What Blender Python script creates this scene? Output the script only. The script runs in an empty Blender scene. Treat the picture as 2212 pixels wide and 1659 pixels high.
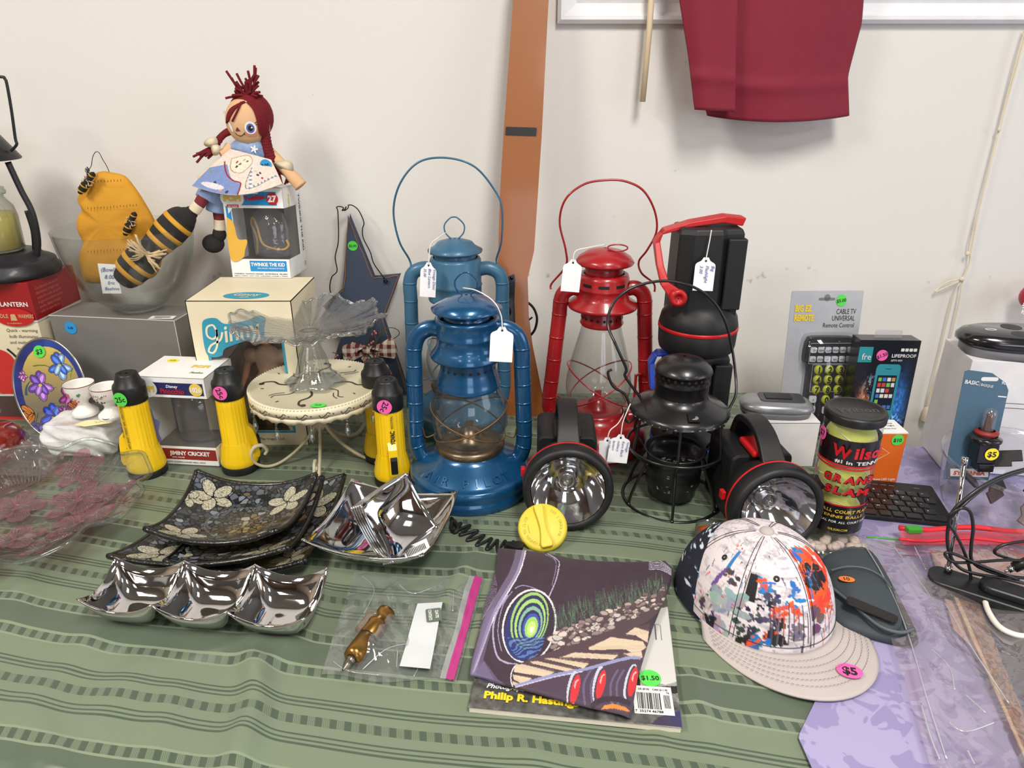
# Rummage-sale table in front of a white wall.  Table top is z=0, the wall is the plane y=WY.
import bpy, bmesh, math, random
import numpy as np
from mathutils import Matrix, Vector
random.seed(7)
SC=bpy.context.scene
COL=bpy.data.collections.new('scene'); SC.collection.children.link(COL)
# ---------------------------------------------------------------- camera
FPX=1540.0; PITCH=math.radians(23.3); CH=0.60; WY=1.41; FLOOR=-0.75; CEIL=1.95
cam=bpy.data.cameras.new('camera'); cam.sensor_fit='HORIZONTAL'; cam.sensor_width=36.0
cam.lens=36.0*FPX/2212.0; cam.clip_start=0.02; cam.clip_end=60
camo=bpy.data.objects.new('camera',cam); COL.objects.link(camo)
camo.location=(0,0,CH); camo.rotation_euler=(math.pi/2-PITCH,0,0); SC.camera=camo
# ---------------------------------------------------------------- world and exposure
SC.view_settings.view_transform='Standard'; SC.view_settings.look='None'
SC.view_settings.exposure=0.0; SC.view_settings.gamma=1.0; SC.view_settings.use_curve_mapping=False
wd=bpy.data.worlds.new('world'); SC.world=wd; wd.use_nodes=True
wd.node_tree.nodes['Background'].inputs[0].default_value=(0.75,0.85,1.0,1); wd.node_tree.nodes['Background'].inputs[1].default_value=0.6
SC.cycles.max_bounces=14; SC.cycles.transparent_max_bounces=24; SC.cycles.transmission_bounces=8; SC.cycles.glossy_bounces=6; SC.cycles.sample_clamp_indirect=6
# ---------------------------------------------------------------- room lights: ceiling troffers and the daylight of two windows
def area(name,loc,sx,sy,power,color,aim):
    l=bpy.data.lights.new(name,'AREA'); l.shape='RECTANGLE'; l.size=sx; l.size_y=sy; l.energy=power; l.color=color
    o=bpy.data.objects.new(name,l); COL.objects.link(o); o.location=loc
    o.rotation_euler=(Vector(aim)-Vector(loc)).to_track_quat('-Z','Y').to_euler(); return o
LAMPS=[(-1.55,-0.25),(0.45,-0.25),(-1.55,-2.6),(0.45,-2.6),(2.45,-1.4)]  # front two follow the wall shadows; rear pair added for the chrome to reflect
for i,(lx,ly) in enumerate(LAMPS):
    area('troffer_light',(lx,ly,CEIL-0.035),0.4,0.9,[50,44,16,16,12][i],(1,.955,.885),(lx,ly,0))
area('daylight',(2.93,-0.6,0.75),1.7,1.2,22,(.80,.89,1.0),(0,-0.6,0.6))
area('daylight',(0.9,-4.4,0.7),1.9,1.3,30,(.82,.90,1.0),(0.9,0,0.6))
# ---------------------------------------------------------------- helpers
def ray(px,py):
    u=(px-1106)/FPX; v=(829.5-py)/FPX
    return Vector((u,math.cos(PITCH)+v*math.sin(PITCH),-math.sin(PITCH)+v*math.cos(PITCH)))
def T(px,py,z=0.0):
    d=ray(px,py); t=(z-CH)/d.z; return Vector((d.x*t,d.y*t,z))
def W(px,py,Y):
    d=ray(px,py); t=Y/d.y; return Vector((d.x*t,Y,CH+d.z*t))
def lin(c):
    return tuple((x/255/12.92) if x/255<=0.04045 else ((x/255+0.055)/1.055)**2.4 for x in c)
_m={}
def mat(name,rgb,rough=.5,metal=0,spec=.5,coat=0,nz=None,bump=None,trans=0,alpha=1,sheen=0,ior=1.5,attr=False,emis=0):
    if name in _m: return _m[name]
    m=bpy.data.materials.new(name); m.use_nodes=True; nt=m.node_tree; N=nt.nodes; L=nt.links
    b=N['Principled BSDF']; c=lin(rgb)
    b.inputs['Base Color'].default_value=(*c,1); b.inputs['Roughness'].default_value=rough; b.inputs['Metallic'].default_value=metal
    b.inputs['Specular IOR Level'].default_value=spec; b.inputs['Coat Weight'].default_value=coat; b.inputs['Coat Roughness'].default_value=.08
    b.inputs['Transmission Weight'].default_value=trans; b.inputs['Alpha'].default_value=alpha; b.inputs['IOR'].default_value=ior
    b.inputs['Sheen Weight'].default_value=sheen
    if emis: b.inputs['Emission Color'].default_value=(*c,1); b.inputs['Emission Strength'].default_value=emis
    tc=N.new('ShaderNodeTexCoord')
    if attr:
        a=N.new('ShaderNodeAttribute'); a.attribute_name='paint'; L.new(a.outputs['Color'],b.inputs['Base Color'])
    else:
        s,am=nz or (40,.05)
        n=N.new('ShaderNodeTexNoise'); n.inputs['Scale'].default_value=s; n.inputs['Detail'].default_value=4; L.new(tc.outputs['Object'],n.inputs['Vector'])
        r=N.new('ShaderNodeMapRange'); r.inputs['To Min'].default_value=1-am; r.inputs['To Max'].default_value=1+am; L.new(n.outputs['Fac'],r.inputs['Value'])
        r.inputs['From Min'].default_value=.25; r.inputs['From Max'].default_value=.75
        h=N.new('ShaderNodeHueSaturation'); h.inputs['Color'].default_value=(*c,1); L.new(r.outputs['Result'],h.inputs['Value']); L.new(h.outputs['Color'],b.inputs['Base Color'])
    if bump:
        n2=N.new('ShaderNodeTexNoise'); n2.inputs['Scale'].default_value=bump[0]; n2.inputs['Detail'].default_value=3; L.new(tc.outputs['Object'],n2.inputs['Vector'])
        bp=N.new('ShaderNodeBump'); bp.inputs['Strength'].default_value=bump[1]; bp.inputs['Distance'].default_value=bump[2] if len(bump)>2 else .002
        L.new(n2.outputs['Fac'],bp.inputs['Height']); L.new(bp.outputs['Normal'],b.inputs['Normal'])
    _m[name]=m; return m
def film(name,rgb=(255,255,255),haze=.05,hazergb=(235,235,240),gl=.06,rough=.05,bump=None,edge=1.0,edgergb=None):
    """thin clear glass or plastic: transparent with surface shine and a little haze"""
    if name in _m: return _m[name]
    m=bpy.data.materials.new(name); m.use_nodes=True; nt=m.node_tree; N=nt.nodes; L=nt.links; N.remove(N['Principled BSDF'])
    out=N['Material Output']; t=N.new('ShaderNodeBsdfTransparent'); t.inputs['Color'].default_value=(*lin(rgb),1)
    g=N.new('ShaderNodeBsdfGlossy'); g.inputs['Roughness'].default_value=rough; d=N.new('ShaderNodeBsdfDiffuse'); d.inputs['Color'].default_value=(*lin(hazergb),1)
    lw=N.new('ShaderNodeLayerWeight'); lw.inputs['Blend'].default_value=.5; pw=N.new('ShaderNodeMath'); pw.operation='POWER'; pw.inputs[1].default_value=4; L.new(lw.outputs['Facing'],pw.inputs[0])
    mu=N.new('ShaderNodeMath'); mu.operation='MULTIPLY_ADD'; mu.use_clamp=True
    mu.inputs[1].default_value=edge*.55; mu.inputs[2].default_value=gl; L.new(pw.outputs[0],mu.inputs[0])
    if bump:
        tc=N.new('ShaderNodeTexCoord'); n2=N.new('ShaderNodeTexNoise'); n2.inputs['Scale'].default_value=bump[0]; n2.inputs['Detail'].default_value=2.5; n2.inputs['Distortion'].default_value=.6; L.new(tc.outputs['Object'],n2.inputs['Vector'])
        bp=N.new('ShaderNodeBump'); bp.inputs['Strength'].default_value=bump[1]; bp.inputs['Distance'].default_value=bump[2]; L.new(n2.outputs['Fac'],bp.inputs['Height'])
        L.new(bp.outputs['Normal'],g.inputs['Normal']); L.new(bp.outputs['Normal'],lw.inputs['Normal'])
    if edgergb:
        lf=N.new('ShaderNodeLayerWeight'); lf.inputs['Blend'].default_value=.35
        mc=N.new('ShaderNodeMixRGB'); mc.inputs[1].default_value=(*lin(rgb),1); mc.inputs[2].default_value=(*lin(edgergb),1); L.new(lf.outputs['Facing'],mc.inputs[0]); L.new(mc.outputs[0],t.inputs['Color'])
    m1=N.new('ShaderNodeMixShader'); m1.inputs[0].default_value=haze; L.new(t.outputs[0],m1.inputs[1]); L.new(d.outputs[0],m1.inputs[2])
    m2=N.new('ShaderNodeMixShader'); L.new(mu.outputs[0],m2.inputs[0]); L.new(m1.outputs[0],m2.inputs[1]); L.new(g.outputs[0],m2.inputs[2]); L.new(m2.outputs[0],out.inputs[0])
    _m[name]=m; return m
RX=lambda a:Matrix.Rotation(math.radians(a),4,'X'); RY=lambda a:Matrix.Rotation(math.radians(a),4,'Y'); RZ=lambda a:Matrix.Rotation(math.radians(a),4,'Z')
TR=lambda x,y=0,z=0:Matrix.Translation((x,y,z) if not isinstance(x,Vector) else x)
FRONT=RX(90)                                   # 2D (x,y) onto a face looking towards -Y
RIGHT=RZ(90)@RX(90); LEFT=RZ(-90)@RX(90)       # onto faces looking towards +X / -X
TOP=Matrix.Identity(4)
_txt={}
def textmesh(s,bold):
    k=(s,bold)
    if k not in _txt:
        cu=bpy.data.curves.new('t','FONT'); cu.body=s; cu.size=1; cu.resolution_u=2; cu.offset=.018*bold
        o=bpy.data.objects.new('t',cu); SC.collection.objects.link(o); me=o.to_mesh()
        V=[tuple(v.co) for v in me.vertices]; F=[tuple(p.vertices) for p in me.polygons]
        o.to_mesh_clear(); bpy.data.objects.remove(o); bpy.data.curves.remove(cu)
        xs=[v[0] for v in V] or [0]; _txt[k]=(V,F,min(xs),max(xs))
    return _txt[k]
class MB:
    def __init__(s): s.v=[];s.f=[];s.m=[];s.s=[];s.M=Matrix.Identity(4)
    def at(s,M): s.M=M; return s
    def add(s,V,F,mi=0,sm=True):
        k=len(s.v); s.v+=[tuple(s.M@Vector(v)) for v in V]; s.f+=[tuple(i+k for i in f) for f in F]; s.m+=[mi]*len(F); s.s+=[sm]*len(F); return s
    def box(s,x0,x1,y0,y1,z0,z1,mi=0):
        V=[(x,y,z) for z in (z0,z1) for y in (y0,y1) for x in (x0,x1)]
        return s.add(V,[(0,2,3,1),(4,5,7,6),(0,1,5,4),(2,6,7,3),(0,4,6,2),(1,3,7,5)],mi,False)
    def lathe(s,prof,n=32,mi=0,rf=None,cap=False,a0=0,a1=360,sy=1,sm=True):
        full=abs(a1-a0)>=360; m=n if full else n+1; V=[];F=[]
        for r,z in prof:
            for i in range(m):
                a=math.radians(a0+(a1-a0)*i/n); q=rf(a,r,z) if rf else (r,z)
                V.append((q[0]*math.cos(a),q[0]*math.sin(a)*sy,q[1]))
        for j in range(len(prof)-1):
            for i in range(n): F.append((j*m+i,j*m+(i+1)%m,(j+1)*m+(i+1)%m,(j+1)*m+i))
        if cap: F.append(tuple(range(m-1,-1,-1))); F.append(tuple((len(prof)-1)*m+i for i in range(m)))
        return s.add(V,F,mi,sm)
    def tube(s,P,r,n=8,closed=False,mi=0,sx=1,cap=True,twist=0,rfn=None):
        P=[Vector(p) for p in P]; c=len(P)
        if c<2: return s
        R=r if isinstance(r,(list,tuple)) else [r]*c
        tg=[]
        for i in range(c):
            a=P[(i-1)%c] if (closed or i>0) else P[i]; b=P[(i+1)%c] if (closed or i<c-1) else P[i]
            d=(b-a); tg.append(d.normalized() if d.length>1e-9 else Vector((0,0,1)))
        up=Vector((0,1,0)) if abs(tg[0].y)<.9 else Vector((0,0,1))
        nr=(up-tg[0]*up.dot(tg[0])).normalized(); V=[];F=[]
        for i in range(c):
            nr=(nr-tg[i]*nr.dot(tg[i])); nr=nr.normalized() if nr.length>1e-6 else Vector((1,0,0)); bn=tg[i].cross(nr)
            for k in range(n):
                a=2*math.pi*k/n+twist*i; rr=R[i]*(rfn(a) if rfn else 1)
                V.append(tuple(P[i]+nr*math.cos(a)*rr+bn*math.sin(a)*rr*sx))
        for i in range(c if closed else c-1):
            j=(i+1)%c
            for k in range(n): F.append((i*n+k,i*n+(k+1)%n,j*n+(k+1)%n,j*n+k))
        if cap and not closed: F.append(tuple(range(n-1,-1,-1))); F.append(tuple((c-1)*n+k for k in range(n)))
        return s.add(V,F,mi)
    def prism(s,poly,z0,z1,mi=0,mside=None,sm=False):
        n=len(poly); V=[(x,y,z0) for x,y in poly]+[(x,y,z1) for x,y in poly]
        s.add(V,[tuple(range(n-1,-1,-1)),tuple(range(n,2*n))],mi,False)
        return s.add(V,[(i,(i+1)%n,n+(i+1)%n,n+i) for i in range(n)],mi if mside is None else mside,sm)
    def flat(s,poly,z=0,mi=0): return s.add([(x,y,z) for x,y in poly],[tuple(range(len(poly)))],mi,False)
    def disc(s,x,y,rx,ry=None,z=0,mi=0,n=28,rot=0):
        ry=ry or rx; c,q=math.cos(rot),math.sin(rot)
        return s.flat([(x+rx*math.cos(a)*c-ry*math.sin(a)*q,y+rx*math.cos(a)*q+ry*math.sin(a)*c) for a in [2*math.pi*i/n for i in range(n)]],z,mi)
    def line(s,P,w,z=0,mi=0):
        """flat printed stroke through 2D points"""
        n=len(P);V=[];F=[]
        for i in range(n):
            a=P[max(i-1,0)];b=P[min(i+1,n-1)];dx,dy=b[0]-a[0],b[1]-a[1];l=math.hypot(dx,dy) or 1;ww=(w[i] if isinstance(w,list) else w)/2
            V+=[(P[i][0]-dy/l*ww,P[i][1]+dx/l*ww,z),(P[i][0]+dy/l*ww,P[i][1]-dx/l*ww,z)]
        for i in range(n-1): F.append((2*i,2*i+1,2*i+3,2*i+2))
        return s.add(V,F,mi,False)
    def text(s,t,x,y,h,z=0.0004,mi=0,al='l',bold=1,sx=1,shear=0,w=None,rot=0):
        V,F,a,b=textmesh(t,bold); wd=(b-a)*h*sx or 1
        if w: sx*=w/wd; wd=w
        o={'l':0,'c':-wd/2,'r':-wd}[al]; c,q=math.cos(math.radians(rot)),math.sin(math.radians(rot)); VV=[]
        for v in V:
            X=(v[0]-a)*h*sx+o+v[1]*h*shear; Y=v[1]*h; VV.append((x+X*c-Y*q,y+X*q+Y*c,z))
        return s.add(VV,F,mi,False)
    def sheet(s,fn,nu,nv,mi=0,cu=False,cv=False,sm=True):
        a=nu if cu else nu+1; b=nv if cv else nv+1
        V=[tuple(fn(i/nu,j/nv)) for j in range(b) for i in range(a)]
        F=[(j*a+i,j*a+(i+1)%a,((j+1)%b)*a+(i+1)%a,((j+1)%b)*a+i) for j in range(nv) for i in range(nu)]
        return s.add(V,F,mi,sm)
    def ell(s,c,r,n=20,mi=0,M=None,z0=-1,z1=1):
        M0=s.M; s.M=s.M@TR(*c)@(M or Matrix.Identity(4))
        if not isinstance(r,(tuple,list)): r=(r,r,r)
        a0,a1=math.asin(z0),math.asin(z1); k=max(6,n//2)
        V=[];F=[]
        for j in range(k+1):
            t=a0+(a1-a0)*j/k
            for i in range(n): a=2*math.pi*i/n; V.append((r[0]*math.cos(t)*math.cos(a),r[1]*math.cos(t)*math.sin(a),r[2]*math.sin(t)))
        for j in range(k):
            for i in range(n): F.append((j*n+i,j*n+(i+1)%n,(j+1)*n+(i+1)%n,(j+1)*n+i))
        s.add(V,F,mi); s.M=M0; return s
    def build(s,name,mats,parent=None,world=False,bevel=0,solid=0,sub=0,label=None,smooth=None,weld=True,seg=2,off=-1):
        if not isinstance(mats,(list,tuple)): mats=[mats]
        me=bpy.data.meshes.new(name); V=s.v
        if world and parent is not None:
            I=wm(parent).inverted(); V=[tuple(I@Vector(v)) for v in V]
        me.from_pydata(V,[],s.f); me.polygons.foreach_set('material_index',s.m); me.polygons.foreach_set('use_smooth',s.s)
        for m in mats: me.materials.append(m)
        if weld and len(V)<60000:
            bm=bmesh.new(); bm.from_mesh(me); bmesh.ops.remove_doubles(bm,verts=bm.verts,dist=1e-6); bmesh.ops.dissolve_degenerate(bm,edges=bm.edges,dist=1e-7)
            bm.to_mesh(me); bm.free()
        me.update(); o=bpy.data.objects.new(name,me); COL.objects.link(o)
        if parent is not None: o.parent=parent
        if solid: md=o.modifiers.new('s','SOLIDIFY'); md.thickness=solid; md.offset=off
        if bevel: md=o.modifiers.new('b','BEVEL'); md.width=bevel; md.segments=seg; md.limit_method='ANGLE'; md.angle_limit=math.radians(40)
        if sub: md=o.modifiers.new('u','SUBSURF'); md.levels=sub; md.render_levels=sub
        if label: o['label']=label
        return o
def wm(o):
    m=Matrix.LocRotScale(o.location,o.rotation_euler.to_quaternion() if o.rotation_mode!='QUATERNION' else o.rotation_quaternion,o.scale)
    return wm(o.parent)@m if o.parent else m
def thing(name,label,cat,loc=(0,0,0),rotz=0,group=None,rx=0,ry=0):
    o=bpy.data.objects.new(name,None); COL.objects.link(o); o.location=loc; o.empty_display_size=.02
    o.rotation_euler=(RZ(rotz)@RY(ry)@RX(rx)).to_euler(); o['label']=label; o['category']=cat
    if group: o['group']=group
    return o
def tag(o,label,cat,group=None):
    o['label']=label; o['category']=cat
    if group: o['group']=group
    return o
def copy_thing(root,loc,rot=None,label=None):
    r=root.copy(); COL.objects.link(r); r.location=loc
    if rot is not None: r.rotation_euler=rot.to_euler()
    if label: r['label']=label
    for ch in list(root.children):
        c=ch.copy(); COL.objects.link(c); c.parent=r
        for g in list(ch.children): d=g.copy(); COL.objects.link(d); d.parent=c
    return r
def spl(P,k=8,closed=False):
    """Catmull-Rom through the points"""
    P=[Vector(p) for p in P]; n=len(P); out=[]
    for i in range(n if closed else n-1):
        g=lambda j:P[j%n] if closed else P[min(max(j,0),n-1)]
        a,b,c,d=g(i-1),g(i),g(i+1),g(i+2)
        for q in range(k):
            t=q/k; out.append(.5*((2*b)+(c-a)*t+(2*a-5*b+4*c-d)*t*t+(3*b-a-3*c+d)*t**3))
    if not closed: out.append(P[-1])
    return out
def spl2(P,k=8,closed=False): return [(v.x,v.y) for v in spl([(p[0],p[1],0) for p in P],k,closed)]
def rrect(x0,x1,y0,y1,r,n=5):
    P=[]
    for cx,cy,a in ((x1-r,y1-r,0),(x0+r,y1-r,90),(x0+r,y0+r,180),(x1-r,y0+r,270)):
        for i in range(n+1): t=math.radians(a+90*i/n); P.append((cx+r*math.cos(t),cy+r*math.sin(t)))
    return P
INK=mat('black_ink',(25,24,26),.6); WHITE=mat('white_card',(238,237,235),.55); BLACKP=mat('black_plastic',(22,22,23),.42,bump=(900,.15,.0003))
PINK=mat('pink_sticker',(238,95,170),.6); GREEN=mat('green_sticker',(85,215,80),.6); BLUES=mat('blue_sticker',(45,150,215),.6); YEL=mat('yellow_sticker',(245,225,50),.6)
ORG=mat('orange_sticker',(240,125,50),.6)
def sticker(parent,M,r,m,s,h=None,rot=0,ry=None,name='price_sticker',lab=None,w=None):
    b=MB().at(M); ry=ry or r; n=28
    b.prism([(r*math.cos(2*math.pi*i/n),ry*math.sin(2*math.pi*i/n)) for i in range(n)],0,.0003,0)
    h=h or r; k=s.split('|')
    for i,t in enumerate(k): 
        c,q=math.cos(math.radians(rot)),math.sin(math.radians(rot)); y=(len(k)-1)*h*.5-i*h*1.05-h*.36
        b.text(t,-y*q,y*c,h,.0006,1,'c',rot=rot,w=w)
    return b.build(name,[m,INK],parent,label=lab)
# ---- painted colour fields: pixel arrays laid on dense grids as a colour attribute
class Cv:
    """image space: x right 0..w, y DOWN 0..h in arbitrary units; nx x ny samples"""
    def __init__(s,w,h,nx,ny,bg):
        s.w,s.h,s.nx,s.ny=w,h,nx,ny; s.a=np.empty((ny,nx,3)); s.a[:]=bg
        s.X,s.Y=np.meshgrid((np.arange(nx))/(nx-1)*w,(np.arange(ny))/(ny-1)*h)
    def mask(s,P):
        P=np.array(P,float); X,Y=s.X,s.Y; m=np.zeros(X.shape,bool); n=len(P)
        x0,x1,y0,y1=P[:,0].min(),P[:,0].max(),P[:,1].min(),P[:,1].max()
        i0=max(0,int(x0/s.w*(s.nx-1))-1);i1=min(s.nx,int(x1/s.w*(s.nx-1))+3);j0=max(0,int(y0/s.h*(s.ny-1))-1);j1=min(s.ny,int(y1/s.h*(s.ny-1))+3)
        if i1<=i0 or j1<=j0: return m
        X=X[j0:j1,i0:i1];Y=Y[j0:j1,i0:i1];k=np.zeros(X.shape,bool)
        for i in range(n):
            xa,ya=P[i];xb,yb=P[(i+1)%n]
            if ya==yb: continue
            k^=((ya>Y)!=(yb>Y))&(X<(xb-xa)*(Y-ya)/(yb-ya)+xa)
        m[j0:j1,i0:i1]=k; return m
    def put(s,m,c,al=1): s.a[m]=s.a[m]*(1-al)+np.array(c)*al
    def poly(s,P,c,al=1): s.put(s.mask(P),c,al)
    def ell(s,x,y,rx,ry,c,rot=0,al=1,ring=None):
        q=math.radians(rot); U=(s.X-x)*math.cos(q)+(s.Y-y)*math.sin(q); V=-(s.X-x)*math.sin(q)+(s.Y-y)*math.cos(q)
        d=(U/rx)**2+(V/ry)**2; m=d<=1
        if ring: m&=d>=(1-ring)**2
        s.put(m,c,al)
    def line(s,P,w,c,al=1,smooth=True):
        P=spl2(P,8) if smooth and len(P)>2 else P; L=[];R=[];n=len(P)
        for i in range(n):
            a=P[max(i-1,0)];b=P[min(i+1,n-1)];dx,dy=b[0]-a[0],b[1]-a[1];l=math.hypot(dx,dy) or 1
            t=i/(n-1); ww=(w if not isinstance(w,tuple) else w[0]+(w[1]-w[0])*t)/2; L.append((P[i][0]-dy/l*ww,P[i][1]+dx/l*ww)); R.append((P[i][0]+dy/l*ww,P[i][1]-dx/l*ww))
        for i in range(n-1): s.poly([L[i],L[i+1],R[i+1],R[i]],c,al)
    def noise(s,k,seed=0,oct=3):
        r=np.random.RandomState(seed); out=0;amp=1;tot=0
        for o in range(oct):
            g=r.rand(int(k*2**o)+3,int(k*2**o)+3); u=s.X/s.w*k*2**o; v=s.Y/s.h*k*2**o; i=u.astype(int);j=v.astype(int);fu=u-i;fv=v-j
            fu=fu*fu*(3-2*fu);fv=fv*fv*(3-2*fv)
            out=out+amp*((g[j,i]*(1-fu)+g[j,i+1]*fu)*(1-fv)+(g[j+1,i]*(1-fu)+g[j+1,i+1]*fu)*fv); tot+=amp; amp*=.5
        return out/tot
    def var(s,k,amt,seed=0): s.a*=(1+(s.noise(k,seed)-.5)*2*amt)[...,None]
def painted(name,cv,fn,mats,parent=None,world=False,back=None,thick=0,label=None,off=-1):
    """grid mesh with cv's samples as a colour attribute; fn(X,Y)->(x,y,z) arrays (image-space in, metres out)"""
    x,y,z=fn(cv.X,cv.Y); ny,nx=cv.X.shape; V=np.stack([np.broadcast_to(q,cv.X.shape) for q in (x,y,z)],-1).reshape(-1,3).astype(np.float64)
    if world and parent is not None:
        I=np.array(wm(parent).inverted()); V=V@I[:3,:3].T+I[:3,3]
    idx=np.arange(nx*ny).reshape(ny,nx); F=np.stack([idx[:-1,:-1],idx[1:,:-1],idx[1:,1:],idx[:-1,1:]],-1).reshape(-1,4)
    me=bpy.data.meshes.new(name); me.vertices.add(nx*ny); me.vertices.foreach_set('co',V.ravel()); me.loops.add(F.size); me.loops.foreach_set('vertex_index',F.ravel().astype(np.int32))
    me.polygons.add(len(F)); me.polygons.foreach_set('loop_start',np.arange(0,F.size,4,dtype=np.int32)); me.polygons.foreach_set('use_smooth',np.ones(len(F),bool)); me.update(calc_edges=True)
    c=np.clip(cv.a/255,0,1); c=np.where(c<=.04045,c/12.92,((c+.055)/1.055)**2.4)
    at=me.color_attributes.new('paint','FLOAT_COLOR','POINT'); at.data.foreach_set('color',np.concatenate([c.reshape(-1,3),np.ones((nx*ny,1))],1).ravel().astype(np.float32))
    for m in (mats if isinstance(mats,list) else [mats]): me.materials.append(m)
    me.validate(); o=bpy.data.objects.new(name,me); COL.objects.link(o)
    if parent is not None: o.parent=parent
    if thick: md=o.modifiers.new('s','SOLIDIFY'); md.thickness=thick; md.offset=off
    if label: o['label']=label
    return o
# ================================================================ the room
def struct(name,b,m,**k): o=b.build(name,m,**k); o['kind']='structure'; return o
def wallmat(name,scale):
    m=bpy.data.materials.new(name); m.use_nodes=True; N=m.node_tree.nodes; L=m.node_tree.links; b=N['Principled BSDF']; b.inputs['Roughness'].default_value=.55
    tc=N.new('ShaderNodeTexCoord'); n=N.new('ShaderNodeTexNoise'); n.inputs['Scale'].default_value=1.6; L.new(tc.outputs['Object'],n.inputs['Vector'])
    r=N.new('ShaderNodeValToRGB'); r.color_ramp.elements[0].color=(*lin((224,221,216)),1); r.color_ramp.elements[1].color=(*lin((233,230,224)),1); L.new(n.outputs['Fac'],r.inputs['Fac'])
    # scuffs: small grey marks, densest in a band a little above the table
    n2=N.new('ShaderNodeTexNoise'); n2.inputs['Scale'].default_value=38; n2.inputs['Detail'].default_value=5; L.new(tc.outputs['Object'],n2.inputs['Vector'])
    sx=N.new('ShaderNodeSeparateXYZ'); L.new(tc.outputs['Object'],sx.inputs[0])
    s1=N.new('ShaderNodeMath'); s1.operation='SUBTRACT'; s1.inputs[1].default_value=.235; L.new(sx.outputs['Z'],s1.inputs[0])
    s2=N.new('ShaderNodeMath'); s2.operation='ABSOLUTE'; L.new(s1.outputs[0],s2.inputs[0])
    s3=N.new('ShaderNodeMapRange'); s3.inputs['From Min'].default_value=.0; s3.inputs['From Max'].default_value=.03; s3.inputs['To Min'].default_value=.64; s3.inputs['To Max'].default_value=.735; L.new(s2.outputs[0],s3.inputs['Value'])
    g=N.new('ShaderNodeMath'); g.operation='SUBTRACT'; L.new(n2.outputs['Fac'],g.inputs[0]); L.new(s3.outputs[0],g.inputs[1])
    g2=N.new('ShaderNodeMath'); g2.operation='MULTIPLY'; g2.use_clamp=True; g2.inputs[1].default_value=7; L.new(g.outputs[0],g2.inputs[0])
    mx=N.new('ShaderNodeMixRGB'); mx.inputs[2].default_value=(*lin((150,140,132)),1); L.new(g2.outputs[0],mx.inputs[0]); L.new(r.outputs[0],mx.inputs[1]); L.new(mx.outputs[0],b.inputs['Base Color'])
    n3=N.new('ShaderNodeTexNoise'); n3.inputs['Scale'].default_value=260; L.new(tc.outputs['Object'],n3.inputs['Vector']); bp=N.new('ShaderNodeBump'); bp.inputs['Strength'].default_value=.12; bp.inputs['Distance'].default_value=.001
    L.new(n3.outputs['Fac'],bp.inputs['Height']); L.new(bp.outputs['Normal'],b.inputs['Normal']); return m
WM=wallmat('wall_paint',1)
struct('wall_back',MB().box(-3,3,WY,WY+.1,FLOOR,CEIL),WM)
TAN=mat('tan_wall_paint',(176,158,140),.6,nz=(8,.12)); BRK=mat('brown_brick_wall',(112,84,68),.8,nz=(14,.4))
struct('wall_left',MB().box(-3.1,-3,-4.5,WY,FLOOR,CEIL),TAN)
b=MB(); b.box(3,3.1,-4.5,-1.5,FLOOR,CEIL); b.box(3,3.1,.3,WY,FLOOR,CEIL); b.box(3,3.1,-1.5,.3,FLOOR,.1); b.box(3,3.1,-1.5,.3,1.4,CEIL); struct('wall_right',b,TAN)
b=MB(); b.box(-3,-.1,-4.6,-4.5,FLOOR,CEIL); b.box(1.9,3,-4.6,-4.5,FLOOR,CEIL); b.box(-.1,1.9,-4.6,-4.5,FLOOR,0); b.box(-.1,1.9,-4.6,-4.5,1.4,CEIL); struct('wall_front',b,BRK)
FLM=mat('floor_tile',(120,108,95),.4,nz=(6,.15))
struct('floor',MB().box(-3.1,3.1,-4.6,WY+.1,FLOOR-.1,FLOOR),FLM); struct('ceiling',MB().box(-3.1,3.1,-4.6,WY+.1,CEIL,CEIL+.1),mat('ceiling_tile',(150,148,142),.8,nz=(60,.05)))
FRM=mat('white_gloss_paint',(240,240,242),.25,bump=(60,.1,.001))
def frame(n,M,w,h):
    b=MB().at(M)
    for a in ((-w/2,w/2,-h/2,-h/2+.05),(-w/2,w/2,h/2-.05,h/2),(-w/2,-w/2+.05,-h/2,h/2),(w/2-.05,w/2,-h/2,h/2),(-.02,.02,-h/2,h/2)): b.box(a[0],a[1],a[2],a[3],-.03,.03)
    struct(n,b,FRM)
frame('window_1',TR(.9,-4.53,.7)@FRONT,2,1.4); frame('window_2',TR(3.05,-.6,.75)@RIGHT,1.8,1.3)
LG=mat('lamp_diffuser',(255,248,235),.5)
for lx,ly in LAMPS:  # also houses the unseen rear pair added for chrome reflections
    t=thing('ceiling_light','recessed ceiling light panel in the white ceiling','light',(lx,ly,CEIL-.02),0,'ceiling light panels of the hall')
    b=MB(); b.box(-.3,.3,-.6,-.565,-.012,.015); b.box(-.3,.3,.565,.6,-.012,.015); b.box(-.3,-.265,-.6,.6,-.012,.015); b.box(.265,.3,-.6,.6,-.012,.015); b.build('frame',FRM,t)
    MB().box(-.265,.265,-.565,.565,.0,.01).build('diffuser',LG,t)
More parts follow.
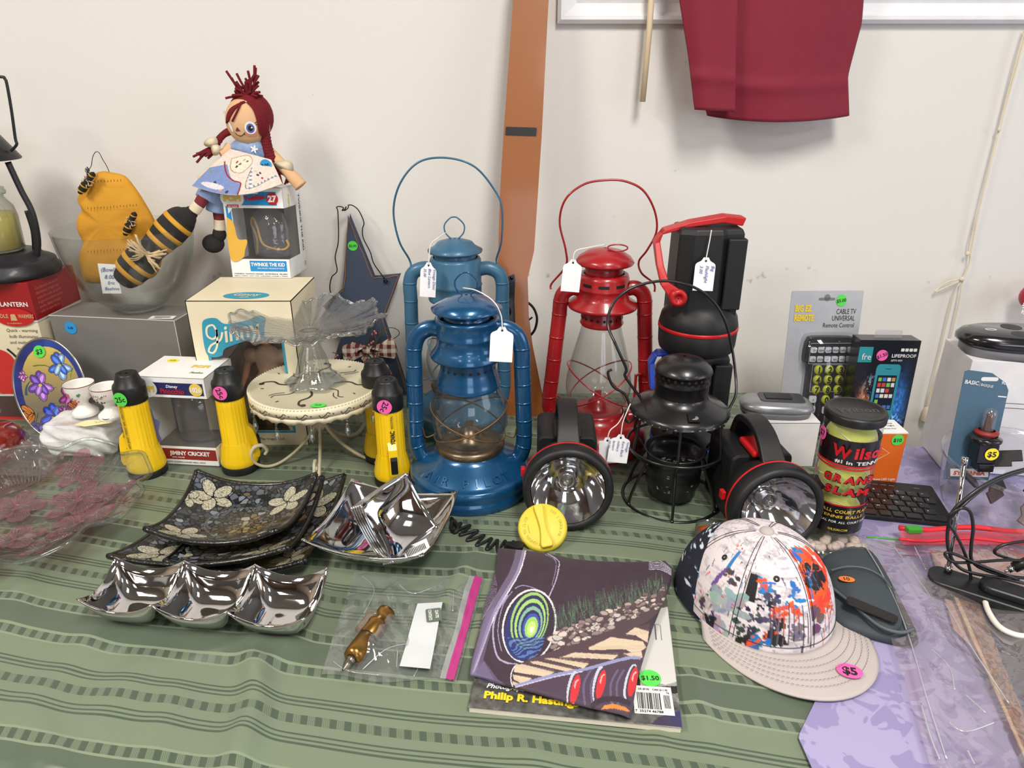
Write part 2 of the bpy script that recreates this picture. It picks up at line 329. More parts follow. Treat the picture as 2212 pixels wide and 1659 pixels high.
# moulding around the board high on the wall (its lower left corner is in view)
p0=W(1203,52,WY); b=MB(); prof=[(0,0),(.0,.012),(.006,.018),(.012,.018),(.018,.012),(.032,.010),(.046,.016),(.05,.02),(.056,.02),(.06,.008),(.062,0)]
for i in range(len(prof)-1):
    (a,da),(c,dc)=prof[i],prof[i+1]; x0,z0=p0.x,p0.z
    b.add([(x0+a,WY-da,z0+a),(2.2,WY-da,z0+a),(2.2,WY-dc,z0+c),(x0+c,WY-dc,z0+c)],[(0,1,2,3)],0,True)
    b.add([(x0+a,WY-da,z0+a),(x0+c,WY-dc,z0+c),(x0+c,WY-dc,1.5),(x0+a,WY-da,1.5)],[(0,1,2,3)],0,True)
struct('trim_1',b,FRM,weld=False)
struct('trim_2',MB().box(p0.x+.055,2.2,WY-.006,WY,p0.z+.055,1.5),FRM)
# ================================================================ tables and cloths
KE=.173; 
def yedge(x): return .40-.12*x
def vco(x,y): return (y+KE*x)*.985
PER=.181
def phase(x,y): return 5.128-.833*x-5.529*y
def clothmat():
    m=bpy.data.materials.new('sage_damask'); m.use_nodes=True; N=m.node_tree.nodes; L=m.node_tree.links; b=N['Principled BSDF']
    uv=N.new('ShaderNodeUVMap'); uv.uv_map='cloth'; sp=N.new('ShaderNodeSeparateXYZ'); L.new(uv.outputs[0],sp.inputs[0])
    def math_(op,a,bv=None,c=None):
        n=N.new('ShaderNodeMath'); n.operation=op
        for i,q in enumerate((a,bv,c)):
            if q is None: continue
            if isinstance(q,(int,float)): n.inputs[i].default_value=q
            else: L.new(q,n.inputs[i])
        return n.outputs[0]
    fr=math_('FRACT',sp.outputs['Y'])
    def ramp(stops):
        r=N.new('ShaderNodeValToRGB'); r.color_ramp.interpolation='CONSTANT'; e=r.color_ramp.elements
        while len(e)>1: e.remove(e[-1])
        e[0].position=0; e[0].color=(stops[0][1],)*3+(1,)
        for p,v in stops[1:]: q=e.new(p); q.color=(v,v,v,1)
        L.new(fr,r.inputs[0]); return r.outputs[0]
    # v grows towards the viewer; 0 = centre of dash band B
    st=[(0,0)]
    for c in (.232,.487):
        for o in (-.036,-.006,.024): st+=[(c+o,1),(c+o+.013,0)]
    st+=[(.765,.75),(.942,0)]
    dark=ramp(st)
    band=ramp([(0,1),(.032,0),(.325,1),(.39,0),(.685,1),(.75,0),(.968,1)])
    light=ramp([(0,0),(.032,1),(.05,0),(.67,1),(.685,0),(.75,1),(.765,0),(.942,1),(.968,0)])
    fu=math_('FRACT',math_('MULTIPLY',sp.outputs['X'],1/.0150))
    sq=math_('LESS_THAN',fu,.46)
    f2=math_('FRACT',math_('MULTIPLY',fu,1/.115)); th=math_('MULTIPLY',math_('LESS_THAN',f2,.5),.62)
    dash=math_('MULTIPLY',band,math_('MAXIMUM',sq,math_('ADD',th,.0)))
    f=math_('MAXIMUM',dark,dash)
    mx=N.new('ShaderNodeMixRGB'); mx.inputs[1].default_value=(*lin((114,126,103)),1); mx.inputs[2].default_value=(*lin((71,84,69)),1); L.new(f,mx.inputs[0])
    mx2=N.new('ShaderNodeMixRGB'); mx2.inputs[2].default_value=(*lin((132,144,120)),1); L.new(math_('MULTIPLY',light,.8),mx2.inputs[0]); L.new(mx.outputs[0],mx2.inputs[1]); L.new(mx2.outputs[0],b.inputs['Base Color'])
    L.new(math_('ADD',math_('MULTIPLY',f,-.08),.47),b.inputs['Roughness']); b.inputs['Sheen Weight'].default_value=.15; b.inputs['Anisotropic'].default_value=.5
    tc=N.new('ShaderNodeTexCoord'); n=N.new('ShaderNodeTexNoise'); n.inputs['Scale'].default_value=7; n.inputs['Detail'].default_value=2; L.new(tc.outputs['Object'],n.inputs['Vector']); bp=N.new('ShaderNodeBump'); bp.inputs['Strength'].default_value=.35; bp.inputs['Distance'].default_value=.02; L.new(n.outputs['Fac'],bp.inputs['Height'])
    n5=N.new('ShaderNodeTexNoise'); n5.inputs['Scale'].default_value=420; L.new(tc.outputs['Object'],n5.inputs['Vector']); bp2=N.new('ShaderNodeBump'); bp2.inputs['Strength'].default_value=.12; bp2.inputs['Distance'].default_value=.0006; L.new(n5.outputs['Fac'],bp2.inputs['Height']); L.new(bp.outputs['Normal'],bp2.inputs['Normal']); L.new(bp2.outputs['Normal'],b.inputs['Normal'])
    return m
# folding table below
TB=mat('table_laminate',(190,180,165),.5); LEGM=mat('grey_steel',(120,122,125),.4,1)
def table(label,x0,x1,ye,yb,grp=None):
    t=thing('folding_table',label,'table',((x0+x1)/2,1.0,FLOOR)); cx=(x0+x1)/2
    ys=[ye(x0),ye(x1)]
    MB().prism([(x0-cx,ys[0]-1+.01),(x1-cx,ys[1]-1+.01),(x1-cx,yb-1),(x0-cx,yb-1)],-FLOOR-.03,-FLOOR-.004).build('table_top',TB,t,bevel=.003)
    for x in (x0+.12,x1-.12):
        for y in (ye(x)+.12,yb-.1): MB().lathe([(.014,0),(.014,-FLOOR-.028)],12).at(TR(0)).build('leg',LEGM,t).location=(x-cx,y-1,0)
    return t
table('long folding table under the green striped tablecloth',-1.35,.60,yedge,1.35)
table('folding table under the lavender damask tablecloth',.62,1.9,lambda x:.36,1.10)
def gridcloth(name,fn,nu,nv,m,uvf,thick):
    P=[];UV=[]
    for j in range(nv+1):
        for i in range(nu+1):
            p,uv=fn(i/nu,j/nv); P.append(p); UV.append(uv)
    me=bpy.data.meshes.new(name); F=[(j*(nu+1)+i,j*(nu+1)+i+1,(j+1)*(nu+1)+i+1,(j+1)*(nu+1)+i) for j in range(nv) for i in range(nu)]
    me.from_pydata([tuple(p) for p in P],[],F); u=me.uv_layers.new(name='cloth'); 
    d=[c for f in me.polygons for l in f.loop_indices for c in UV[me.loops[l].vertex_index]]; u.data.foreach_set('uv',d)
    me.polygons.foreach_set('use_smooth',[True]*len(F)); me.materials.append(m); me.update(); o=bpy.data.objects.new(name,me); COL.objects.link(o); return o
def sm(a,b,x): t=min(1,max(0,(x-a)/(b-a))); return t*t*(3-2*t)
ridges=[((1035,1190),(935,1345),.0045,.011),((1060,1290),(1020,1400),.002,.008),((1325,1350),(1440,1640),.003,.012),((640,1375),(560,1470),.004,.012),((470,1400),(640,1392),.005,.012),((545,1400),(560,1530),.011,.016),((560,1500),(500,1700),.010,.018),
 ((1485,1440),(1530,1600),.004,.014),((60,1230),(10,1390),.003,.02),((230,1330),(130,1480),.004,.022),((330,1400),(200,1600),.004,.03),((100,1450),(20,1659),.004,.025),((90,1560),(150,1700),.003,.014),((700,1240),(640,1420),.003,.012),((1100,1590),(1200,1680),.003,.02),((390,1450),(330,1659),.003,.02)]
RD=[(T(*a).xy,T(*b).xy,h,w) for a,b,h,w in ridges]
def bumpz(x,y):
    z=0
    for a,b,h,w in RD:
        d=b-a; t=max(0,min(1,((x-a.x)*d.x+(y-a.y)*d.y)/d.length_squared)); q=a+d*t; r=math.hypot(x-q.x,y-q.y)
        z+=1.5*h*math.exp(-(r/w)**2)*math.sin(math.pi*min(1,max(.0,t*.86+.07)))
    return z
def cloth(u,v):
    x=-1.35+u*1.95; ye=yedge(x); Lt=1.34-ye; s=v*(Lt+.42)
    w=.0006*math.sin(23*x+3)+.0006*math.sin(31*x+17*s)
    R=.02
    if s<Lt-R: y=1.34-s; z=.0022+w+bumpz(x,y); dr=0
    else:
        a=(s-(Lt-R))/R
        if a<math.pi/2: y=ye+R-R*math.sin(a); z=.0022-R+R*math.cos(a)+w*math.cos(a); dr=0
        else:
            dr=s-(Lt-R)-R*math.pi/2; am=sm(0,.12,dr)
            wob=.012*math.sin(x*19+1.0)+.008*math.sin(x*41+2.2)
            f=math.exp(-((x+.262+.10*dr)/.030)**2); f2=math.exp(-((x+.215+.1*dr)/.028)**2)
            y=ye-am*(.012+wob+.035*f-.028*f2)-dr*.12; z=.0022-R-dr*.985
    ph=phase(x,y) if s<Lt-R else phase(x,ye+R)+(s-(Lt-R))/PER
    ph+=.025*math.sin(x*7+1)+.012*math.sin(x*17)+.03*math.sin(x*5+y*9)
    return (x,y,z),(x+.15*y,ph)
g=gridcloth('tablecloth',cloth,420,300,clothmat(),None,0); tag(g,'sage green striped damask tablecloth draped over the long table','tablecloth')
# lavender cloth of the second table, lapping over the green one
def lavmat():
    m=mat('lavender_damask',(178,168,214),.42,sheen=.2); N=m.node_tree.nodes; L=m.node_tree.links; b=N['Principled BSDF']
    tc=N.new('ShaderNodeTexCoord'); w=N.new('ShaderNodeTexVoronoi'); w.inputs['Scale'].default_value=22; w.feature='SMOOTH_F1'
    n=N.new('ShaderNodeTexNoise'); n.inputs['Scale'].default_value=26; n.inputs['Distortion'].default_value=1.2; ad=N.new('ShaderNodeMixRGB'); ad.inputs[0].default_value=.12; L.new(tc.outputs['Object'],ad.inputs[1]); L.new(n.outputs['Color'],ad.inputs[2]); L.new(tc.outputs['Object'],n.inputs['Vector']); L.new(ad.outputs[0],w.inputs['Vector'])
    r=N.new('ShaderNodeValToRGB'); r.color_ramp.interpolation='LINEAR'; e=r.color_ramp.elements; e[0].position=.40; e[0].color=(*lin((142,134,178)),1); e[1].position=.44; e[1].color=(*lin((164,156,194)),1); L.new(w.outputs['Distance'],r.inputs[0]); L.new(r.outputs[0],b.inputs['Base Color']); return m
B0=[T(1722,1600),T(1760,1520),T(1700,1330),T(1790,1210),T(1850,1080),T(1890,975)]
def lb(y):
    for i in range(len(B0)-1):
        a,c=B0[i],B0[i+1]
        if y<=c.y: t=max(0,min(1,(y-a.y)/(c.y-a.y))); return a.x+(c.x-a.x)*t
    return B0[-1].x
YL=.36
def lav(u,v):
    L1=1.105-YL; s=v*(L1+.4); R=.02
    y=1.105-s if s<L1 else YL; x=lb(y)+(2.0-lb(y))*u; w=.0006*math.sin(27*x+3*y)+.0008*math.sin(17*y)
    if s<L1-R: return (x,y,.0050+w+.0),(x,y)
    a=(s-L1+R)/R
    if a<math.pi/2: return (x,YL+R-R*math.sin(a),.005-R+R*math.cos(a)),(x,y)
    dr=s-L1+R-R*math.pi/2; am=sm(0,.1,dr)
    x-=.02*am*(1-u); return (x,YL-am*(.012+.02*math.sin(x*30+.6)+.008*math.sin(x*63))-dr*.1,.005-R-dr),(x,y)
g=gridcloth('tablecloth',lav,120,200,lavmat(),None,0); tag(g,'lavender damask tablecloth on the right overlapping the green cloth','tablecloth')
# ================================================================ lanterns
GLASS=film('clear_glass',(250,251,250),haze=.015,gl=.05,edge=1.3,edgergb=(205,210,208)); STRING=mat('white_string',(236,234,230),.8)
TAGM=mat('tag_paper',(240,240,242),.6)
def hlay(b,mi,s,x,y,h,rot=0,al='c'):
    for i,t in enumerate(s.split('|')): 
        c,q=math.cos(math.radians(rot)),math.sin(math.radians(rot)); d=-i*h*1.25
        b.text(t,x-d*q,y+d*c,h,.0009,mi,al,bold=0,shear=.25,rot=rot)
PENB=mat('blue_pen_ink',(60,62,150),.6)
def price_tag(label,loc,P,w=.028,h=.042,yaw=0,writing=None,roll=0,group='white string price tags'):
    """card hanging from its hole at loc; P = world points of the string"""
    t=thing('price_tag',label,'price tag',loc,0,group); t.rotation_euler=(RZ(yaw)@RX(-6)@RY(roll)).to_euler()
    poly=[(-w/2,-h),(w/2,-h),(w/2,-h*.22)]+[(w/2-.006+.006*math.cos(a),-h*.2+.006*math.sin(a)) for a in (.4,.9,1.3)]+[(w*.22,-.001),(w*.12,.004),(-w*.12,.004),(-w*.22,-.001)]+[(-w/2+.006-.006*math.cos(a),-h*.2+.006*math.sin(a)) for a in (1.3,.9,.4)]+[(-w/2,-h*.22)]
    MB().at(FRONT).prism(poly,0,.0006).build('card',TAGM,t)
    b=MB().at(TR(0,-.0007,0)@FRONT); b.disc(0,-.001,.0016,z=.0002); b.build('eyelet',INK,t)
    MB().tube(spl(P,6),.0009,5).build('string',STRING,t,world=True)
    if writing:
        b=MB().at(TR(0,-.0007,0)@FRONT); hlay(b,0,*writing); b.build('handwriting',PENB,t)
    return t
def frame_path(P,w,d,b,mi=0):
    for s in (1,-1): b.tube([(s*x,0,z) for x,z in spl2(P,8)],d,12,mi=mi,sx=w/d,rfn=lambda a:1 if abs(math.cos(a))<.93 else .9)
def guard(b,zc,A,rf,r=.0013):
    for a0 in (0,180):
        P=[]
        for k in range(48):
            a=2*math.pi*k/48; z=zc+A*math.cos(a-math.radians(a0)); q=rf(z)+.0035; P.append((q*math.cos(a),q*math.sin(a),z))
        b.tube(P,r,6,closed=True)
def interp(T_,z):
    for (r0,z0),(r1,z1) in zip(T_,T_[1:]):
        if z0<=z<=z1: return r0+(r1-r0)*(z-z0)/(z1-z0)
    return T_[-1][0] if z>T_[-1][1] else T_[0][0]
def lantern(label,loc,col,tank,globe,bell,crown,cap,fr,fw,wire,bail=None,ring=None,holes=None,guardz=None,rot=0,globe_r=None,inner=None,slots=None):
    t=thing('kerosene_lantern',label,'lantern',loc,rot)
    MB().lathe(tank,48,cap=False).build('fuel_tank',col,t)
    MB().lathe(spl2(globe,5),40).build('glass_globe',GLASS,t)
    gb=spl2(globe,5)
    b=MB(); rb=globe[0][0]; zb=globe[0][1]; b.lathe([(rb+.006,zb-.012),(rb+.008,zb-.004),(rb+.003,zb+.001),(rb-.008,zb-.001),(.018,zb+.004),(.016,zb+.014),(.008,zb+.022),(.002,zb+.024)],32); b.box(-.006,.006,-.0015,.0015,zb+.02,zb+.034); b.build('burner',inner,t)
    o=MB().lathe(bell,40).build('globe_holder',col,t)
    if holes:
        r,z,n=holes; h=MB()
        for i in range(n): a=2*math.pi*i/n; h.M=TR(r*math.cos(a),r*math.sin(a),z)@RZ(math.degrees(a))@RY(90); h.disc(0,0,.0024,n=12)
        h.build('vent_holes',INK,o)
    o=MB().lathe(crown,44).build('chimney_hood',col,t)
    if slots:
        r,z,n,w=slots; h=MB()
        for i in range(n):
            a=2*math.pi*(i+.3)/n; h.lathe([(r,z),(r,z+.005)],5,a0=math.degrees(a),a1=math.degrees(a)+w)
        h.build('vent_slots',INK,o)
    b=MB(); b.lathe(cap,44); c=b.build('chimney_cap',col,t)
    if ring: MB().tube(spl([(ring[0]*math.sin(a)*k,ring[3],ring[1]+ring[2]*(1-math.cos(a))/2*1.0) for a,k in [(.45,.9),(1.2,1),(1.9,1.05),(2.7,.9),(math.pi,.5),(3.6,.95),(4.4,1.05),(5.1,1),(5.83,.9)]],5),.0013,6).build('lift_ring',col,c)
    for s in (1,-1):
        b=MB(); b.tube([(s*x,0,z) for x,z in spl2(fr,8)],fw[1],14,sx=fw[0]/fw[1])
        for k in range(3,len(fr)-2):   # swaged ribs across the tube
            x,z=fr[k]; x2,z2=fr[k+1]; dx,dz=(x2-x),(z2-z); l=math.hypot(dx,dz); e=.0015
            b.tube([(s*(x-dx/l*e),0,z-dz/l*e),(s*(x+dx/l*e),0,z+dz/l*e)],fw[1]*1.035,14,sx=fw[0]/fw[1])
        b.build('side_tube',col,t)
    if guardz:
        b=MB(); guard(b,guardz[0],guardz[1],lambda z:interp(gb,z)); 
        x=interp(gb,guardz[0]-guardz[1])+.003; fx=fr[-4][0]-fw[0]*.8
        for s in (1,-1): b.tube(spl([(s*x,0,guardz[0]-guardz[1]),(s*(x+.014),-.002,guardz[0]-guardz[1]-.004),(s*(x+.018),-.003,guardz[0]-guardz[1]+.012),(s*(fx+.004),-.004,guardz[0]-guardz[1]+.014)],5),.0013,6)
        b.build('wire_guard',wire,t)
    if bail: MB().tube(spl(bail,8),.0017,8).build('bail_handle',col,t,world=True)
    return t
BLUE1=mat('blue_lantern_paint',(20,80,124),.28,metal=.35,coat=.6,nz=(20,.06)); BLUE2=mat('dusty_blue_paint',(60,106,136),.42,metal=.1,coat=.15,nz=(18,.07))
RED=mat('red_lantern_paint',(160,24,30),.33,coat=.4,nz=(16,.1)); RUST=mat('rusty_wire',(120,92,60),.5,metal=.6,nz=(60,.3)); BURN=mat('tarnished_brass',(120,105,85),.35,metal=.85,nz=(30,.25))
# front blue lantern
c1=T(1018,1046)
tank=[(.03,.0),(.094,.0),(.0965,.003),(.0965,.017),(.0945,.019),(.0945,.021),(.0955,.023),(.095,.036),(.0925,.0385),(.090,.0385),(.086,.042),(.072,.054),(.058,.062),(.052,.068),(.050,.075)]
L1=lantern('shiny blue kerosene lantern standing in front, wide base and rusty wire guard',c1,BLUE1,tank,
 [(.046,.080),(.0545,.098),(.0575,.125),(.053,.153),(.045,.174),(.041,.184)],
 [(.0475,.174),(.0485,.177),(.046,.182),(.0455,.189),(.0420,.200),(.0412,.206),(.0408,.216)],
 [(.037,.217),(.055,.222),(.056,.225),(.048,.235),(.0455,.242),(.0455,.254),(.0465,.2555),(.0455,.257),(.0455,.276),(.047,.279),(.0445,.2815),(.041,.282),(.039,.276)],
 [(.034,.276),(.034,.287),(.031,.288),(.031,.291),(.0505,.2925),(.0515,.295),(.033,.306),(.015,.3125),(.002,.314)],
 [(.040,.262),(.054,.264),(.071,.254),(.0795,.232),(.0805,.205),(.0815,.175),(.0825,.145),(.0835,.115),(.084,.09),(.083,.070),(.078,.053),(.070,.047)],(.0125,.0095),RUST,ring=(.0155,.3125,.034,0),holes=(.0413,.2065,22),guardz=(.116,.026),inner=BURN)
b=MB()
for i,ch in enumerate('AIR PILOT'):
    a=math.radians(-90+(i-4)*11.5-2)
    b.M=TR(.0795*math.cos(a),.0795*math.sin(a),.0488)@RZ(math.degrees(a)+90)@RX(40); b.text(ch,0,-.007,.019,0,0,'c',bold=0)
b.build('embossed_lettering',BLUE1,L1,solid=.0014,off=1,label='raised letters reading AIR PILOT')
price_tag('blank white tag tied by string to the lift ring of the front blue lantern',W(1085,712,c1.y-.055),[W(1000,622,c1.y),W(1030,628,c1.y-.03),W(1065,650,c1.y-.055),W(1082,680,c1.y-.057),W(1085,712,c1.y-.056)],w=.032,h=.046,roll=3)
# rear blue lantern
c2=Vector((-.097,1.205,0)); Y=c2.y
L2=lantern('taller dull blue kerosene lantern behind, with bail handle raised',c2,BLUE2,[(r*.92,z) for r,z in tank],
 [(.044,.085),(.053,.105),(.058,.135),(.05,.165),(.038,.195),(.034,.215)],
 [(.038,.205),(.040,.208),(.037,.215),(.036,.228),(.036,.243)],
 [(.034,.238),(.048,.243),(.049,.246),(.044,.252),(.044,.268),(.0455,.270),(.044,.272),(.044,.313),(.042,.317),(.038,.318)],
 [(.035,.31),(.036,.322),(.034,.324),(.046,.327),(.047,.330),(.036,.336),(.030,.343),(.014,.348),(.002,.349)],
 [(.040,.296),(.056,.298),(.073,.290),(.080,.272),(.080,.24),(.081,.2),(.0815,.17),(.082,.14),(.083,.11),(.083,.08),(.079,.055),(.070,.046)],(.012,.010),BLUE2,
 bail=[W(878,602,Y),W(877,590,Y),W(887,577,Y),W(884,560,Y),W(862,520,Y-.02),W(850,455,Y-.03),W(865,395,Y-.04),W(905,350,Y-.04),W(965,341,Y-.04),W(1025,360,Y-.04),W(1068,410,Y-.03),W(1084,450,Y-.03),W(1083,520,Y-.02),W(1072,562,Y),W(1080,580,Y),W(1082,602,Y)],ring=(.0165,.347,.038,0),guardz=(.13,.035),inner=BURN)
price_tag('white tag with blue handwriting hanging from the rear blue lantern',W(926,572,Y-.06),[W(964,502,Y-.01),W(945,515,Y-.05),W(930,530,Y-.055),W(926,572,Y-.061)],w=.026,h=.053,roll=4,writing=('Vintage Dietz|Blue Lantern|35.00',.008,-.006,.0062,-90,'l'))
# red lantern
c3=Vector((.149,1.13,0)); Y=c3.y
L3=lantern('red kerosene lantern with pear shaped clear globe',c3,RED,[(.03,0),(.086,0),(.089,.003),(.089,.02),(.085,.034),(.078,.045),(.06,.053),(.048,.058),(.046,.066)],
 [(.038,.068),(.050,.085),(.0565,.112),(.052,.145),(.042,.185),(.034,.215),(.032,.236)],
 [(.034,.222),(.0365,.226),(.0345,.231),(.0345,.245),(.033,.25)],
 [(.033,.246),(.0565,.253),(.058,.256),(.057,.259),(.044,.268),(.0415,.276),(.0415,.284),(.0425,.2855),(.0415,.287),(.0415,.302),(.0395,.308),(.034,.310),(.033,.306)],
 [(.031,.306),(.031,.318),(.030,.322),(.046,.325),(.0475,.328),(.042,.336),(.028,.345),(.012,.349),(.002,.350)],
 [(.040,.283),(.052,.284),(.064,.276),(.069,.262),(.0705,.24),(.074,.20),(.0775,.16),(.081,.12),(.084,.09),(.083,.066),(.070,.053),(.055,.050)],(.0125,.0105),RED,
 bail=[W(1190,625,Y),W(1192,612,Y),W(1222,575,Y-.02),W(1222,540,Y-.03),W(1209,480,Y-.04),W(1222,430,Y-.05),W(1262,398,Y-.05),W(1310,389,Y-.05),W(1352,392,Y-.05),W(1390,412,Y-.05),W(1414,455,Y-.04),W(1418,500,Y-.03),W(1398,540,Y-.02),W(1380,565,Y),W(1386,590,Y),W(1412,612,Y),W(1414,630,Y)],guardz=(.115,.036),inner=RED,holes=(.0348,.237,20),slots=(.0418,.2925,9,24))
MB().tube([(.018+.016*math.cos(a),.006*math.sin(a)-.01,.352+.004*math.sin(a)) for a in [2*math.pi*i/24 for i in range(24)]],.0012,6,closed=True).build('lift_ring',RED,L3)
b=MB(); b.box(.060,.064,-.012,-.006,.085,.135); b.tube(spl([(.062,-.01,.13),(.066,-.012,.137),(.072,-.012,.136),(.078,-.01,.13)],4),.0016,6); b.build('globe_lifter',RED,L3)
price_tag('blank white tag hanging left on the red lantern hood',W(1238,566,Y-.05),[W(1308,528,Y-.02),W(1270,535,Y-.045),W(1243,543,Y-.05),W(1238,566,Y-.051)],w=.029,h=.046,roll=5)
# black railroad lantern
RB=mat('worn_black_enamel',(20,20,22),.33,coat=.25,nz=(30,.2)); CHIP=mat('chipped_paint',(125,115,110),.6)
c4=T(1448,1074); R4=.0735
t=thing('railroad_lantern','black wire railroad lantern with wide brim and no globe','lantern',c4)
b=MB(); b.lathe([(.0715,.149),(.0725,.152),(.066,.158),(.048,.168),(.041,.172),(.0385,.178)],48); b.lathe([(.0715,.149),(.06,.154),(.04,.166)],48); b.build('brim',RB,t)
b=MB(); b.lathe([(.0385,.176),(.0385,.196),(.040,.197),(.0395,.199)],40); b.lathe([(.0395,.199),(.0395,.213),(.0415,.2135),(.041,.216),(.038,.221),(.030,.228),(.018,.233),(.002,.235)],40); hood=b.build('smoke_dome',RB,t)
b=MB()
for row in range(2):
    for i in range(26):
        a=math.radians(360/26*(i+.5*row)); b.M=TR(.0397*math.cos(a),.0397*math.sin(a),.2035+.006*row)@RZ(math.degrees(a))@RY(90); b.disc(0,0,.0022,n=8)
b.build('vent_holes',INK,hood)
b=MB(); b.at(TR(.006,-.058,.1655)@RX(26)); b.box(-.008,.008,-.008,.008,-.001,.0012); b.build('hinge_plate',RB,t); 
b=MB().at(TR(.006,-.0585,.1675)@RX(26)); b.flat([(-.004,-.005),(.001,-.003),(.003,.001),(.006,-.001),(.006,-.004),(.003,-.006),(-.002,-.006)]); 
for a in range(200,340,9):
    q=math.radians(a); b.M=TR(.0727*math.cos(q),.0727*math.sin(q),.1515)@RZ(a); b.box(-.0004,.0004,-.003*random.random()-.0005,.002*random.random(),-.0008,.0008)
b.build('paint_chips',CHIP,t)
b=MB(); P=(.004,0); b.lathe([(.030,.008),(.036,.012),(.037,.026),(.041,.032),(.042,.06),(.0425,.062),(.041,.064),(.041,.078),(.046,.084),(.047,.086),(.044,.087),(.036,.08),(.034,.072),(.002,.07)],40); b.lathe([(.002,.0082),(.030,.008)],40); pot=b.build('fuel_pot',RB,t)
b=MB(); r2=random.Random(4)
for i in range(22): a=r2.uniform(3.4,6.0); q=r2.uniform(.012,.033); b.disc(q*math.cos(a),q*math.sin(a),r2.uniform(.001,.004),r2.uniform(.001,.002),z=.0795 if q>.034 else .0725,n=8,rot=a)
for i in range(12): a=r2.uniform(3.9,5.6); z=r2.uniform(.03,.06); b.M=TR(.0424*math.cos(a),.0424*math.sin(a),z)@RZ(math.degrees(a))@RY(90); b.disc(0,0,r2.uniform(.0006,.0016),r2.uniform(.001,.0035),n=7)
b.build('paint_chips',CHIP,pot)
def ringp(r,z,n=48): return [(r*math.cos(2*math.pi*i/n),r*math.sin(2*math.pi*i/n),z) for i in range(n)]
for nm,r,z,rr in (('guard_ring',.0725,.094,.0021),('base_ring',R4,.0026,.0026)): MB().tube(ringp(r,z),rr,8,closed=True).build(nm,RB,t)
for i in range(6):
    a=math.radians(60*i+20); c,s=math.cos(a),math.sin(a); pth=spl([(.064*c,.064*s,.152),(.068*c,.068*s,.12),(.0708*c,.0708*s,.094),(.056*c,.056*s,.076),(.050*c,.050*s,.068),(.060*c,.060*s,.045),(.070*c,.070*s,.02),(R4*c,R4*s,.003)],5)
    b=MB(); b.tube(pth,.0022,7); b.ell((R4*c,R4*s,.0035),.0035,8); b.tube([(.050*c,.050*s,.068),(.041*c,.041*s,.066)],.0015,6); b.build('guard_wire',RB,t)
Y=c4.y
P=[W(1378,905,Y-.01),W(1388,870,Y-.0),W(1365,835,Y),W(1350,812,Y),W(1352,795,Y),W(1330,745,Y),W(1313,700,Y+.02),W(1325,655,Y+.03),W(1365,622,Y+.04),W(1430,607,Y+.05),W(1490,617,Y+.05),W(1535,645,Y+.05),W(1565,690,Y+.05),W(1580,745,Y+.05),W(1588,800,Y+.04),W(1590,850,Y+.02),W(1577,880,Y+.01),W(1567,905,Y)]
MB().tube(spl(P,6),.0021,7).build('bail_handle',RB,t,world=True)
P=[W(1322,798,Y-.005),W(1313,806,Y-.005),W(1325,835,Y-.005),W(1350,852,Y-.005),W(1362,880,Y-.006),W(1372,895,Y-.006),W(1360,912,Y-.006),W(1350,905,Y-.006),W(1352,885,Y-.006)]
MB().tube(spl(P,6),.002,7).build('bail_hook',RB,t,world=True)
price_tag('white handwritten tag dangling beside the black railroad lantern',W(1341,944,Y-.012),[W(1362,872,Y-.008),W(1352,895,Y-.012),W(1345,915,Y-.012),W(1341,944,Y-.013)],w=.030,h=.041,roll=6,writing=('Vintage|Kero Black|military|lantern|30.00',.010,-.006,.0055,-90,'l'))
price_tag('plain white tag tucked beside the right shoulder of the left black spotlight',W(1312,950,Y-.002),[W(1350,890,Y-.004),W(1335,915,Y-.002),W(1318,930,Y-.003),W(1312,950,Y-.003)],w=.026,h=.038,roll=-4)
